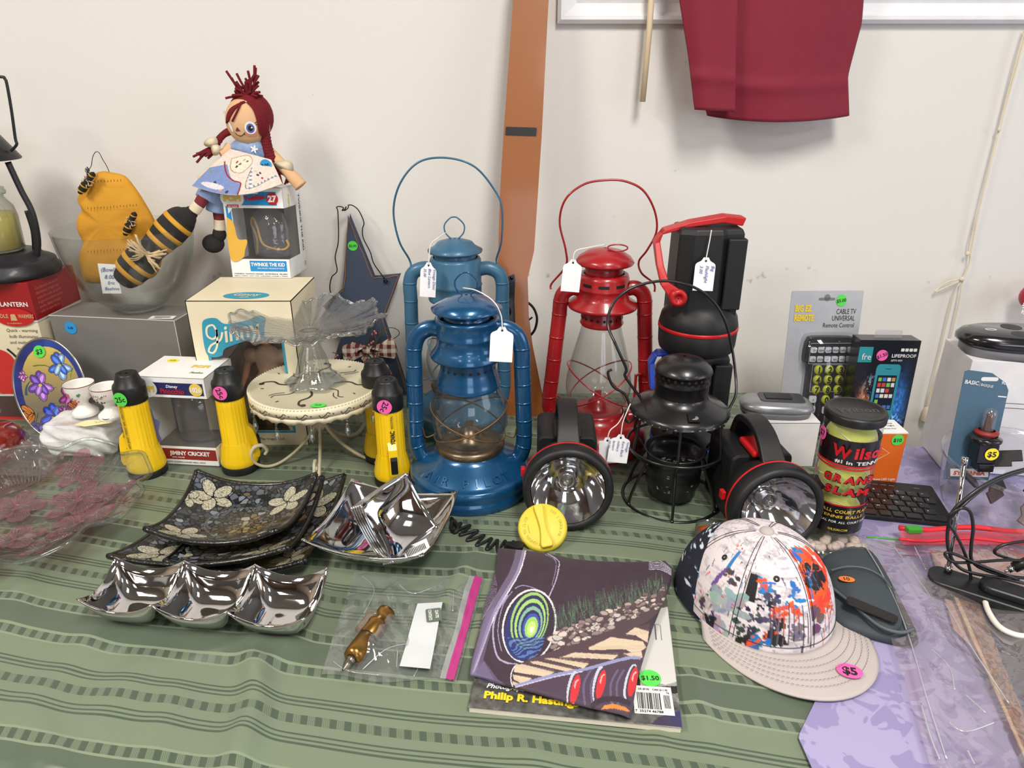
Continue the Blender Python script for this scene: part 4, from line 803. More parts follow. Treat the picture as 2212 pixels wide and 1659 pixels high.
# doll inside the carton: arms, dress, body
SKIN=mat('doll_skin',(206,134,96),.45); DRS=mat('peach_satin',(212,172,138),.4,bump=(50,.6,.004),sheen=.3); 
dl=thing('doll','small doll in a peach satin dress inside the windowed carton','doll',wm(t)@Vector((w*.55,D-.074,.0)),math.degrees(t.rotation_euler.z))
b=MB(); b.lathe([(.030,.032),(.046,.035),(.043,.06),(.030,.098),(.020,.112),(.024,.13),(.027,.145),(.015,.158),(.008,.162)],40,rf=lambda a,r,z:(r*(1+.05*math.sin(9*a)*(z<.1)),z),sy=.55); b.build('dress',DRS,dl)
b=MB(); b.lathe([(.007,.155),(.008,.168),(.018,.176),(.024,.192),(.024,.205),(.016,.222),(.002,.227)],28,sy=.85); b.build('head',SKIN,dl)
for s in (-1,1):
    b=MB(); b.tube(spl([(s*.024,0,.148),(s*.036,-.004,.128),(s*.043,-.010,.105),(s*.050,-.014,.088)],5),[.0065]*6+[.0058]*5+[.0045]*5,10); b.ell((s*.052,-.015,.083),(.005,.004,.007),10); b.build('arm',SKIN,dl)
    b=MB(); b.ell((s*.029,0,.142),(.014,.011,.014),16); b.build('puff_sleeve',DRS,dl)
    b=MB(); b.tube([(s*.014,0,.04),(s*.014,-.002,.002)],[.009,.007],10); b.build('leg',SKIN,dl)
b=MB(); b.ell((0,.004,.204),(.027,.021,.026),20,z0=-.2); b.build('hair',mat('brown_hair',(92,56,34),.6),dl)
# ---------------- window boxes (the figures themselves are not rebuilt)
def figbox(label,FL_,FR_,depth,h,col,title,top,number,ncol,extra=None,lean=0,grp=None):
    t,w=boxthing('collectible_box',label,'box',FL_,FR_,depth,h,None,None,lean=lean)
    x0,x1,z0,z1=w*.13,w,h*.215,h*.78; e=.0009
    b=MB()
    for q in ((0,w,0,e,0,z0),(0,w,0,e,z1,h),(0,x0,0,e,z0,z1),(0,e,0,depth,0,h),(0,w,depth-e,depth,0,h),(0,w,0,depth,0,e),(0,w,0,depth,h-e,h),(w-e,w,0,depth,0,z0),(w-e,w,0,depth,z1,h),(w-e,w,depth*.70,depth,z0,z1)): b.box(*q)
    b.build('carton',WHITE,t)
    b=MB(); b.box(e,w-e,depth-.008,depth-.002,e,h-e); b.box(w*.05,w-.002,.012,depth-.002,z0-.012,z0-.006); b.build('inner_tray',mat('grey_inner_card',(98,96,96),.6),t)
    f=film('blister',(245,245,246),haze=.07,gl=.07,edge=1.4,bump=(45,.5,.004),rough=.08)
    b=MB(); b.lathe([(w*.30,z0),(w*.31,z0+(z1-z0)*.55),(w*.26,z0+(z1-z0)*.85),(w*.1,z1-.002)],24); b.v=[(x+w*.58,y*.62+depth*.48,z) for x,y,z in b.v]; b.build('blister_tray',f,t)
    b=MB().at(TR(0,e/2,0)@FRONT); b.flat([(x0,z0),(x1-e,z0),(x1-e,z1),(x0,z1)]); b.at(TR(w-e/2,0,0)@RIGHT); b.flat([(0,z0),(depth*.7,z0),(depth*.7,z1),(0,z1)]); b.build('window_film',film('box_window',(250,250,250)),t)
    return t,w,(x0,x1,z0,z1)
zk=.2665; A_=W(503,601,1.262)
hb=.158; wB=.108
t,w,(x0,x1,z0,z1)=figbox('white and blue windowed toy box numbered 27 on top of the doll carton',(A_.x,A_.y,zk),(A_.x+wB,A_.y-.006,zk),.088,hb,BLUP,'','','',None,lean=3)
tbox=t
b=MB().at(TR(0,-.0004,0)@FRONT); b.flat([(.03,h_:=hb-.030),(w-.012,h_),(w-.012,hb-.007),(.03,hb-.007)]); b.build('blue_panel',BLUP,t); b=MB().at(TR(0,-.0004,0)@FRONT); b.flat([(.004,z0+.03),(.013,z0+.03),(.013,hb-.03),(.004,hb-.03)]); b.build('blue_panel',BLUP,t); b=MB().at(TR(0,-.0004,0)@FRONT); b.flat([(.035,.012),(w-.006,.012),(w-.006,.031),(.035,.031)]); b.build('blue_panel',BLUP,t)
b=MB().at(TR(0,-.0008,0)@FRONT); b.disc(.018,hb-.018,.021,.017); b.flat([(.008,hb-.03),(.018,hb-.033),(.008,hb-.045)]); b.build('speech_bubble',WHITE,t); b=MB().at(TR(0,-.0008,0)@FRONT); b.text('TWINKIE THE KID',.037,.0215,.0088,0,0,'l',bold=2,w=w-.046); b.text('VINYL FIGURE / FIGURINE EN VINYLE',.048,.0165,.003,0,0,'l'); b.build('white_print',WHITE,t)
b=MB().at(TR(0,-.0012,0)@FRONT); b.disc(w-.019,hb-.0185,.0105); b.flat([(.007,hb-.029),(.028,hb-.029),(.028,hb-.0335),(.007,hb-.0335)]); b.text('Twinkies',.040,hb-.0235,.0115,0,0,'l',bold=2.5,w=.037,rot=8); b.build('red_print',REDP,t)
b=MB().at(TR(0,-.0016,0)@FRONT); b.text('27',w-.019,hb-.0235,.0145,0,0,'c',bold=3); b.text('AD ICONS',.0175,hb-.0328,.0036,0,0,'c'); b.text('Hostess',.046,hb-.0105,.006,0,0,'l',bold=2,shear=.2); b.build('white_lettering',WHITE,t)
b=MB().at(TR(0,-.0016,0)@FRONT); b.text('POP!',.003,hb-.023,.0135,0,0,'l',bold=4,w=.031); b.build('gold_lettering',mat('gold_print',(232,200,90),.5),t)
b=MB().at(TR(0,-.0004,0)@FRONT); b.text('WARNING: CHOKING HAZARD  ADVERTENCIA  PELIGRO',.004,.006,.0038,0,0,'l',w=w-.01); b.text('SMALL PARTS. NOT FOR CHILDREN UNDER 3 YEARS',.004,.0025,.0026,0,0,'l',w=w-.01); b.build('small_print',DKG,t)
b=MB().at(TR(w+.0004,0,0)@RIGHT); b.text('TWINKIE THE KID',.074,hb-.016,.0105,0,0,'l',bold=1.5,rot=-90,w=.105); b.text('3',.077,.010,.011); b.build('side_lettering',DKG,t)
b=MB().at(TR(w+.0004,0,0)@RIGHT); b.text('POP!',.022,hb-.013,.010,0,0,'l',bold=3,rot=-90); b.build('side_logo',mat('gold_print',(232,200,90),.5),t)
# plain generic colour shapes where the box art stood
b=MB().at(TR(0,-.0020,0)@FRONT); b.flat(spl2([(.002,.034),(.003,.10),(.010,.104),(.016,.095),(.020,.07),(.036,.068),(.030,.05),(.024,.036)],5,closed=True)); b.build('printed_patch',mat('warm_yellow_print',(226,176,70),.5),t,label='plain yellow printed shape')
b=MB(); b.tube(spl([(.03,.05,z0),(.035,.045,z0+.03),(.028,.045,z0+.055),(.034,.04,z0+.068),(.04,.04,z0+.05),(.05,.035,z0+.02),(.085,.03,z0+.012),(.098,.03,z0+.02),(.095,.03,z0+.03)],6),.0022,7); b.build('lasso_rope',mat('tan_rope',(200,160,90),.7),t)
# cricket box
A_=T(326,1012); B_=T(512,1022); A_.x-=.002
jb=(B_-A_).normalized(); wJ=.118; hJ=.158
A2=Vector((A_.x,A_.y+.012,0.004)); B2=A2+Vector((jb.x*wJ,jb.y*wJ,0))
t,w,(x0,x1,z0,z1)=figbox('white windowed toy box numbered 1026 standing between two yellow flashlights',A2,B2,.092,hJ,None,'','','',None,lean=0)
b=MB().at(TR(0,-.0004,0)@FRONT); b.flat([(.008,hJ-.030),(w-.004,hJ-.030),(w-.004,hJ-.009),(.008,hJ-.009)]); b.flat([(.004,z0),(.013,z0),(.013,hJ-.03),(.004,hJ-.03)]); b.build('navy_panel',NAVY,t)
b=MB().at(TR(0,-.0004,0)@FRONT); b.flat([(.02,.010),(w-.002,.010),(w-.002,.030),(.02,.030)]); b.build('red_panel',mat('brick_red_print',(140,40,34),.5),t)
b=MB().at(TR(0,-.0008,0)@FRONT); b.disc(.018,hJ-.020,.0185,.016); b.flat([(.01,hJ-.032),(.02,hJ-.034),(.014,hJ-.044)]); b.build('speech_bubble',WHITE,t); b=MB().at(TR(0,-.0008,0)@FRONT); b.text('JIMINY CRICKET',.035,.0185,.0100,0,0,'l',bold=2,w=.070); b.text('VINYL FIGURE',.038,.013,.0035); b.text('Disney',.062,hJ-.0175,.007,0,0,'c',shear=.2); b.build('white_print',WHITE,t)
b=MB().at(TR(0,-.0012,0)@FRONT); b.text('Pinocchio',.042,hJ-.0275,.012,0,0,'l',bold=1.5,w=.040); b.build('red_lettering',REDP,t)
G2=mat('gold_print',(232,200,90),.5); b=MB().at(TR(0,-.0012,0)@FRONT); b.disc(w-.016,hJ-.0195,.0110); b.text('POP!',.003,hJ-.025,.0135,0,0,'l',bold=4,w=.030); b.build('gold_print',G2,t)
b=MB().at(TR(0,-.0016,0)@FRONT); b.text('1026',w-.016,hJ-.0235,.0115,0,0,'c',bold=2,w=.018); b.build('number_lettering',WHITE,t)
b=MB().at(TR(0,-.0004,0)@FRONT); b.text('WARNING: CHOKING HAZARD SMALL PARTS',.02,.004,.0036); b.build('small_print',DKG,t)
b=MB().at(TR(0,0,hJ+.0006)); b.text('POP!',w-.045,.045,.014,0,0,'l',bold=4,w=.030); b.text('',0,0,.01); b.build('top_logo',G2,t)
b=MB().at(TR(0,0,hJ+.0005)); b.text('Funko',w-.035,.020,.009,0,0,'l',bold=1,shear=.3); b.build('top_lettering',DKG,t)
sticker(t,TR(.028,.07,hJ+.0004),.010,YEL,'12.00',.005,ry=.007)
b=MB().at(TR(0,-.0014,0)@FRONT); b.flat(spl2([(.002,.034),(.001,.10),(.018,.104),(.022,.085),(.030,.08),(.024,.06),(.026,.045),(.016,.033)],5,closed=True)); b.build('printed_patch',mat('lavender_print',(118,118,168),.5),t,label='plain lavender printed shape')
# ---------------- oval stained glass suncatcher
t=thing('suncatcher','oval stained glass suncatcher painted with irises and butterflies','suncatcher',T(130,952),-8,rx=-14,ry=-8); t.scale=(1.12,1,1.04)
cw,ch=400,560; cv=Cv(cw,ch,220,300,(24,44,120)); bl=(22,48,140)
q=cv.noise(6,3); cv.a[:]=(26,50,130); cv.a+=((q-.5)*90)[...,None]*np.array([.2,.6,1])
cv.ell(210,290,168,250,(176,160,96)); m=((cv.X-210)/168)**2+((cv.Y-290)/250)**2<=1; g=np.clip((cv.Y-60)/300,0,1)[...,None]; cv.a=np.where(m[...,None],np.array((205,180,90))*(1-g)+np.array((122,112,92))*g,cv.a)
def leaf(x,y,dx,dy,w,c): cv.line([(x,y),(x+dx*.5+dy*.12,y+dy*.5-dx*.12),(x+dx,y+dy)],(w,2),c); cv.line([(x,y),(x+dx*.5+dy*.12,y+dy*.5-dx*.12),(x+dx,y+dy)],2,(30,40,20))
for a in ((120,330,120,-60,14,(110,140,60)),(330,280,30,-120,22,(150,165,70)),(60,300,40,-80,20,(40,90,110)),(250,330,70,60,14,(90,120,50)),(200,420,90,-80,16,(100,130,70)),(90,560,20,-160,18,(60,90,60)),(130,140,130,40,10,(110,130,60))): leaf(*a)
def iris(x,y,s,c1,c2,seed):
    r=random.Random(seed)
    for k,(an,l,wd) in enumerate([(90,1,.55),(60,.9,.5),(125,.9,.5),(-20,.95,.5),(200,.95,.5),(-85,1.15,.6),(-60,.8,.4),(-120,.8,.4)]):
        a=math.radians(an+r.uniform(-10,10)); px,py=x+math.cos(a)*s*l*.5,y-math.sin(a)*s*l*.5
        cv.ell(px,py,s*l*.56+3,s*wd*.56+3,(28,24,50),rot=-an); cv.ell(px,py,s*l*.56,s*wd*.56,c1 if k%2 else c2,rot=-an); cv.ell(px,py,s*l*.4,s*wd*.25,tuple(min(255,v*1.35+25) for v in (c1 if k%2 else c2)),rot=-an)
    cv.ell(x,y,s*.13,s*.10,(210,190,90))
iris(150,250,75,(140,96,170),(92,60,150),1); iris(280,150,70,(120,150,200),(50,90,175),2); iris(300,330,62,(150,70,140),(110,40,105),3); iris(190,440,80,(50,90,200),(30,60,165),4); iris(95,515,50,(85,85,150),(60,60,130),5); iris(250,410,34,(150,90,160),(120,50,130),7); iris(60,190,28,(170,110,170),(140,80,150),8)
def bfly(x,y,s,an):
    for k,(da,l,w) in enumerate([(35,1.2,.5),(-10,1.0,.45),(80,.9,.42)]):
        a=math.radians(an+da); px,py=x+math.cos(a)*s*l*.5,y-math.sin(a)*s*l*.5; cv.ell(px,py,s*l*.6,s*w*.62,(20,14,14),rot=-(an+da)); cv.ell(px,py,s*l*.5,s*w*.5,(214,128,50),rot=-(an+da))
        for j in (-.25,0,.25): cv.line([(x,y),(px+math.cos(a)*s*l*.5-math.sin(a)*s*j,py-math.sin(a)*s*l*.5-math.cos(a)*s*j)],2.5,(20,14,14))
bfly(80,410,78,150); bfly(330,400,60,60)
def f(X,Y):
    u=(X-cw/2)/cw*2; v=(Y-ch/2)/ch*2; r=np.sqrt(u*u+v*v)+1e-9; m=np.maximum(abs(u),abs(v)); k=m/r   # square grid onto the oval disc
    return u*k*.064,np.full_like(X,-.001),.090-v*k*.086
# resample the art so it lies undistorted on the oval
u=(cv.X-cw/2)/cw*2; v=(cv.Y-ch/2)/ch*2; r=np.sqrt(u*u+v*v)+1e-9; k=np.maximum(abs(u),abs(v))/r; ii=np.clip(((u*k+1)/2*(cv.nx-1)).astype(int),0,cv.nx-1); jj=np.clip(((v*k+1)/2*(cv.ny-1)).astype(int),0,cv.ny-1); cv.a=cv.a[jj,ii]
SG=mat('stained_glass_paint',(200,200,200),.12,attr=True,coat=.5)
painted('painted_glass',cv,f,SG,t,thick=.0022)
b=MB(); n=72; b.tube([(.0655*math.cos(2*math.pi*i/n),.0,.090+.0875*math.sin(2*math.pi*i/n)) for i in range(n)],.0022,8,closed=True); b.build('metal_rim',mat('silver_lead_rim',(190,192,195),.25,metal=1),t)
sticker(t,TR(-.004,-.0026,.156)@FRONT,.0105,GREEN,'$3',.012)
# ---------------- clamshell with tissue, egg cups, note
CS=film('clamshell_plastic',(254,254,254),haze=.03,gl=.04,edge=.9,bump=(30,.5,.004)); TIS=mat('white_tissue',(248,247,248),.8,bump=(60,.8,.004))
kc=T(190,1000); kc=Vector((T(185,985).x,T(185,985).y+.02,0))
t=thing('clamshell_box','clear plastic clamshell packed with white tissue, egg cups on its lid','container',kc,-6)
def tray(b,w0,w1,d0,d1,z0,z1,n=4):
    pa=rrect(-w0,w0,-d0,d0,.008,n); pb=rrect(-w1,w1,-d1,d1,.010,n); m=len(pa)
    b.add([(x,y,z0) for x,y in pa]+[(x,y,z1) for x,y in pb],[(i,(i+1)%m,m+(i+1)%m,m+i) for i in range(m)]+[tuple(range(m))])
b=MB(); tray(b,.060,.074,.040,.052,.001,.034); b.build('tray',CS,t)
b=MB(); tray(b,.068,.080,.046,.058,.070,.036); b.build('lid',CS,t)
b=MB(); P=rrect(-.084,.084,-.062,.062,.008); b.prism(P,.0345,.0356); b.build('rim_flange',CS,t)
b=MB()
def bl(u,v):
    a=2*math.pi*u; p=-math.pi/2+math.pi*v; k=.9+.10*math.sin(7*a+3*v*5)*math.sin(9*v); cx=abs(math.cos(a))**.4*math.copysign(1,math.cos(a)); sx=abs(math.sin(a))**.4*math.copysign(1,math.sin(a)); c=abs(math.cos(p))**.25
    return (.068*cx*c*k,.045*sx*c*k,.035+.031*math.sin(p))
b.sheet(bl,64,24,cu=True); b.build('tissue_packing',TIS,t)
PORC=mat('white_porcelain',(240,238,234),.15,coat=.6); 
for i,(px,py,lab) in enumerate([(186,893,'white porcelain egg cup painted with pink roses'),(243,900,'white porcelain egg cup with dark floral pattern and blue oval mark')]):
    p=T(px,py,.0715); e=thing('egg_cup',lab,'egg cup',p,0,'two porcelain egg cups'); s=1.0
    b=MB(); pr=spl2([(.0205,.002),(.020,.007),(.010,.016),(.0085,.021),(.011,.026),(.019,.034),(.0225,.044),(.0240,.056)],5); b.lathe([(.002,.0),(.0205,.0)]+pr+[(.0235,.0565)]+[(r-.0018,z) for r,z in reversed(pr) if z>.03]+[(.002,.031)],40); b.build('cup',PORC,e)
    MB().lathe([(.0241,.0555),(.0243,.0563),(.0240,.057)],40).build('gilt_rim',mat('gilt_line',(170,110,70),.3,metal=.6),e)
    b=MB(); rr=random.Random(i+8); R_=mat('pink_rose_enamel',(214,92,110),.4); G_=mat('green_leaf_enamel',(90,130,80),.4); D_=mat('dark_blue_enamel',(50,56,80),.4)
    if i==0: pts=[(-118,.040,.0038,0),(-112,.043,.003,0),(-90,.033,.003,0),(-84,.028,.0022,0),(-122,.045,.002,1),(-100,.036,.002,1),(-70,.042,.003,1),(-64,.044,.002,1),(-128,.04,.002,1)]
    else: pts=[(rr.uniform(-150,-60),rr.uniform(.031,.048),rr.uniform(.0008,.0018),rr.choice([0,1,2,2,2])) for _ in range(46)]
    for a,z,r,mi in pts: b.M=cyl(a,interp(pr,z)+.0006,z); b.disc(0,0,r,r*.7,mi=mi,n=10,rot=a)
    b.build('painted_flowers',[R_,G_,D_],e)
    if i: b=MB().at(TR(0,-.0192,.0065)@RX(40)); b.disc(0,0,.006,.0035); b.build('oval_mark',NAVY,e)
p=T(212,912,.0705); t=thing('receipt_note','pale yellow paper slip under the egg cups','paper',(p.x,p.y,.0703),8); b=MB(); b.prism([(-.036,-.004),(-.016,-.014),(.020,-.006),(.034,.008),(-.02,.010)],0,.0004); b.build('paper',mat('pale_yellow_paper',(238,230,176),.6),t)
b=MB(); hlay(b,0,'egg cups|2.00',.0,.000,.004); b.build('handwriting',mat('pencil_grey',(150,148,146),.6),t)
# amber wrapped candle at far left
t=thing('wrapped_candle','dark red glass candle in clear cellophane at the left edge','candle',T(-6,990),0)
b=MB(); b.lathe([(.002,0),(.034,.0),(.045,.008),(.050,.026),(.046,.044),(.036,.056),(.002,.060)],36,rf=lambda a,r,z:(r*(1+.01*math.sin(16*a)),z)); b.build('glass_body',mat('dark_red_glass',(128,30,20),.15,coat=.6,nz=(30,.3)),t)
b=MB(); rr=random.Random(11)
def cel(u,v):
    a=2*math.pi*u; r=[.052,.056,.053,.042,.022,.012,.018,.026][min(7,int(v*7.999))]; z=v*.088; return (r*(1+.07*math.sin(11*a+v*9)+.04*math.sin(23*a))*math.cos(a),r*(1+.07*math.sin(11*a+v*9))*math.sin(a),z+.003*math.sin(7*a))
b.sheet(cel,90,7,cu=True); b.build('cellophane_wrap',film('cellophane',(240,232,222),haze=.10,gl=.12,edge=1.8,rough=.12,bump=(60,.6,.003),hazergb=(225,200,185)),t)
sticker(t,TR(.010,-.042,.05)@RX(60),.010,YEL,'',.01)
t=thing('amber_dish','amber tinted glass dish under the wrapped candle','dish',T(-10,1035)); b=MB(); b.lathe(spl2([(.002,.003),(.06,.003),(.085,.006),(.1,.016)],5),56); b.build('dish',film('amber_glass',(205,150,80),haze=.04,gl=.07,edge=1.4),t)
# crumpled clear bag beside the clamshell
t=thing('plastic_bag','crumpled clear plastic bag between the wrapped candle and the clamshell','bag',T(75,1000))
b=MB(); b.sheet(lambda u,v:((u-.5)*.115+.008*math.sin(v*9),(v-.5)*.10,.003+.03*math.exp(-((u-.45)**2+(v-.55)**2)*9)*(1+.4*math.sin(u*23)*math.sin(v*17+u*5))),40,36); b.build('bag_film',film('crumpled_film',(250,250,251),haze=.05,gl=.06,edge=1.3,rough=.1,bump=(50,.5,.003)),t)
# ================================================================ mosaic dishes
def quadsheet(cs,n,fz,thick,name,m,parent,cv=None):
    """sheet on four world corners (A back-left, B back-right, C front-right, D front-left)"""
    A,B,C,D=[Vector(q) for q in cs]
    def f(u,v):
        p=(A*(1-u)+B*u)*(1-v)+(D*(1-u)+C*u)*v; return p.x,p.y,p.z+fz(u,v)
    return f
rs=np.random.RandomState(5)
def mosaic(seed):
    n=250; cv=Cv(100,100,n,n,(12,12,13)); r=np.random.RandomState(seed); g=26; pts=[]
    for i in range(g):
        for j in range(g): pts.append(((i+r.rand())*100/g,(j+r.rand())*100/g))
    big=r.rand(150,2)*100; keep=[p for p in pts if (np.hypot(big[:,0]-p[0],big[:,1]-p[1])>3.2).all() ]; P=np.array(keep+[tuple(q) for q in big]); nb=len(keep)
    d1=np.full((n,n),1e9); d2=np.full((n,n),1e9); id1=np.zeros((n,n),int)
    for k,(x,y) in enumerate(P):
        w=1.0 if k<nb else .62; d=np.hypot(cv.X-x,cv.Y-y)*w; a=d<d1; d2=np.where(a,d1,np.minimum(d2,d)); id1=np.where(a,k,id1); d1=np.where(a,d,d1)
    cols=np.array([(84,90,98),(112,120,128),(58,60,64),(44,42,40),(136,142,146),(96,84,66),(66,72,82)])[r.randint(0,7,len(P))]
    cols[:nb]=(cols[:nb]*.6).astype(int); edge=(d2-d1)<.55
    cv.a=cols[id1].astype(float); 
    c=np.clip(1-np.hypot(cv.X-58,cv.Y-58)/34,0,1)[...,None]; cv.a=cv.a*(1-.55*c)+np.array((140,112,44))*.55*c*(.6+.8*r.rand(len(P))[id1][...,None])
    cv.a[edge]=(11,11,12)
    for k in range(44):
        t=math.radians(120+k*7.2)
        if k>36: continue
        x,y=52+27*math.cos(t),52+25*math.sin(t); cv.ell(x,y,2.0,1.1,(11,11,12),rot=math.degrees(t)+90); cv.ell(x,y,1.6,.75,(92,94,90),rot=math.degrees(t)+90)
    q=cv.noise(60,seed,1); crack=None
    def flower(x,y,s,a0):
        for k in range(5):
            t=math.radians(a0+72*k); px,py=x+s*.55*math.cos(t),y+s*.55*math.sin(t)
            cv.ell(px,py,s*.52,s*.33,(10,10,11),rot=math.degrees(t))
            U=(cv.X-px)*math.cos(t)+(cv.Y-py)*math.sin(t); V=-(cv.X-px)*math.sin(t)+(cv.Y-py)*math.cos(t); m=(U/(s*.47))**2+(V/(s*.28))**2<=1
            e=(abs(((cv.X*1.9+cv.Y*.5+q*9)%2)-1)<.16)|(abs(((cv.Y*1.9-cv.X*.6+q*11)%2)-1)<.16)
            cv.put(m,(186,180,156)); cv.put(m&e,(60,56,48))
    flower(19,20,17,20); flower(82,24,17,50); flower(20,84,17,-10); flower(84,86,15,30); flower(4,30,10,0)
    return cv
MOS=mat('glossy_mosaic_glass',(60,60,60),.28,attr=True,coat=.25,bump=(120,.4,.001)); MEDGE=mat('dark_resin_edge',(20,19,18),.3,coat=.4,bump=(160,.8,.002))
def mdish(label,cs,rise,seed,zoff):
    A=sum((Vector(c) for c in cs),Vector())/4; t=thing('mosaic_dish',label,'dish',(A.x,A.y,A.z-rise),0,'square mosaic dishes in a stack')
    cv=mosaic(seed)
    f=quadsheet(cs,0,lambda u,v:0,0,'',None,None); C4=[np.array(c) for c in cs]
    def g(X,Y):
        u,v=X/100,Y/100; P=[(C4[0][k]*(1-u)+C4[1][k]*u)*(1-v)+(C4[3][k]*(1-u)+C4[2][k]*u)*v for k in range(3)]
        a,b=2*u-1,2*v-1; s=(abs(a)**2.2+abs(b)**2.2)/2
        bow=.06; P[0]=P[0]; return P[0],P[1],P[2]-rise*(1-s)
    painted('mosaic_surface',cv,g,[MOS],t,world=True)
    b=MB()
    def h(dz,u,v):
        a,bb=2*u-1,2*v-1; s=(abs(a)**2.2+abs(bb)**2.2)/2; p=(Vector(cs[0])*(1-u)+Vector(cs[1])*u)*(1-v)+(Vector(cs[3])*(1-u)+Vector(cs[2])*u)*v; return (p.x,p.y,p.z-rise*(1-s)-dz)
    b.sheet(lambda u,v:h(.0062,u,v),24,24); 
    for k in range(4):
        e=lambda u,v,k=k:h(-.0004+.0066*v,*[(u,0),(1,u),(1-u,1),(0,1-u)][k]); b.sheet(e,28,2)
        b.tube([h(.003,*[(i/28,0),(1,i/28),(1-i/28,1),(0,1-i/28)][k]) for i in range(29)],.0036,8)
    b.build('resin_back',MEDGE,t,world=True); return t
Tz=lambda x,y,z:T(x,y,z)
mdish('largest black mosaic dish at the bottom of the stack of three',[Tz(470,1030,.046),Tz(744,1022,.052),Tz(655,1208,.036),Tz(355,1208,.036)],.035,3,0)
mdish('middle black mosaic dish with cream petals at its front corner',[Tz(420,1040,.060),Tz(697,1026,.064),Tz(618,1180,.052),Tz(232,1197,.050)],.038,2,0)
mdish('topmost black mosaic dish with cream flowers and a gold centre',[Tz(424,1013,.078),Tz(682,1020,.078),Tz(592,1142,.068),Tz(312,1138,.070)],.042,1,0)
# ================================================================ chrome dishes
CHR=mat('polished_chrome',(208,207,207),.05,metal=1,nz=(3,.01))
def cellpts(b,cs,rise,zr,n=22,ex=3.6,z0=.0,mi=0,dip=.30):
    """one square bowl: cs = world/local corners of the rim (peaks)"""
    A,B,C,D=[Vector(q) for q in cs]; M_=(A+B+C+D)/4
    def f(u,v):
        a,c=2*u-1,2*v-1; s=1-(1-abs(a)**ex)*(1-abs(c)**ex)
        k=1-.16*(1-s)*0; p=(A*(1-u)+B*u)*(1-v)+(D*(1-u)+C*u)*v
        rimz=p.z-rise*dip*(1-(abs(a)**2)*(abs(c)**2)) ; q=s**1.0
        # pull the lower wall inwards so the foot is narrower than the rim
        h=1-.05*(1-q); pp=M_+(p-M_)*h
        return (pp.x,pp.y,(z0+(rimz-z0)*q))
    b.sheet(f,n,n,mi)
cs=[T(248,1202,.052),T(706,1226,.052),T(656,1334,.050),T(166,1292,.050)]
tc=sum(cs,Vector())/4
t=thing('chrome_dish','long polished chrome dish with three square compartments in front','dish',(tc.x,tc.y,0))
b=MB()
for k in range(3):
    u0,u1=k/3,(k+1)/3; A,B,C,D=cs; q=[A.lerp(B,u0),A.lerp(B,u1),D.lerp(C,u1),D.lerp(C,u0)]
    cellpts(b,q,.052,0,z0=.004+.0005*k,dip=.30,ex=4.2)
b.build('three_part_bowl',CHR,t,world=True,solid=.0022,off=1)
cs=[T(759,1033,.062),T(989,1058,.060),T(913,1198,.054),T(651,1164,.058)]
tc=sum(cs,Vector())/4
t=thing('chrome_dish','square polished chrome bowl holding a stack of small chrome dishes','bowl',(tc.x,tc.y,0)); b=MB(); cellpts(b,cs,.06,0,z0=.004,n=30,ex=3.4,dip=.24); b.build('square_bowl',CHR,t,world=True,solid=.0024,off=1)
b=MB().at(TR(T(900,1187,.032))@RZ(18)@RX(58)@RZ(14)); b.flat([(-.017,-.007),(.017,-.007),(.017,.008),(-.017,.008)]); o=b.build('barcode_sticker',WHITE,t,world=True)
b=MB().at(TR(T(900,1187,.0325))@RZ(18)@RX(58)@RZ(14))
for i in range(13): b.flat([(-.014+i*.0021,-.004),(-.0130+i*.0021,-.004),(-.0130+i*.0021,.004),(-.014+i*.0021,.004)],.0003)
b.text('BOMBAY',-.012,.0045,.003,.0003); b.build('printed_barcode',INK,t,world=True)
ctr=T(840,1122,.060); R=(RZ(-38)@RX(6)@RY(58))
s=.043; zd=R.to_3x3()@Vector((0,0,1))
small=None; names=['innermost','second','middle','fourth','outermost']
for i in range(5):
    off=zd*(-.0058*i)
    if small is None:
        small=thing('small_chrome_dish','innermost small square chrome dish of the tilted stack, its hollow facing right','dish',ctr,0,'small chrome dishes nested in the square bowl'); small.rotation_euler=R.to_euler()
        b=MB(); cellpts(b,[(-s,s,.030),(s,s,.030),(s,-s,.030),(-s,-s,.030)],.034,0,n=20,ex=2.3,z0=0,dip=.2); b.build('dish_shell',CHR,small,solid=.0016)
    else: copy_thing(small,ctr+off,R,names[i]+' small square chrome dish of the tilted stack, counting from the open hollow side')
# ================================================================ pressed glass plate, far left
PG=film('pressed_glass',(248,251,248),haze=.03,gl=.045,edge=1.5,rough=.04,bump=(26,.6,.006),edgergb=(190,200,190)); PKG=film('frosted_pink_glass',(232,196,206),haze=.16,gl=.05,rough=.2,hazergb=(196,140,158),bump=(90,.5,.002)); PKD=film('frosted_wine_glass',(205,135,168),haze=.28,gl=.05,rough=.2,hazergb=(140,66,104),bump=(90,.5,.002))
pc=Vector((-.705,.868,.003)); t=thing('glass_plate','large ruffled glass plate with frosted pink flowers at the left front','plate',pc)
def plz(r,a): k=r/.168; return .006+.040*k**2.2+.006*k**3*math.sin(9*a+.6)
def plr(r,a): return r*(1+.045*(r/.168)**3*math.sin(9*a+2.0)+.02*(r/.168)**3*math.sin(17*a))
b=MB(); b.sheet(lambda u,v:(plr(.168*v,6.2832*u)*math.cos(6.2832*u),plr(.168*v,6.2832*u)*math.sin(6.2832*u),plz(.168*v,6.2832*u)),180,26,cu=True); b.build('plate_glass',PG,t)
b=MB(); b.tube([(plr(.168,a)*math.cos(a),plr(.168,a)*math.sin(a),plz(.168,a)) for a in [2*math.pi*i/180 for i in range(180)]],.0032,8,closed=True); b.build('thick_rim',PG,t)
def onp(x,y): return (x,y,plz(math.hypot(x,y),math.atan2(y,x))+.0022)
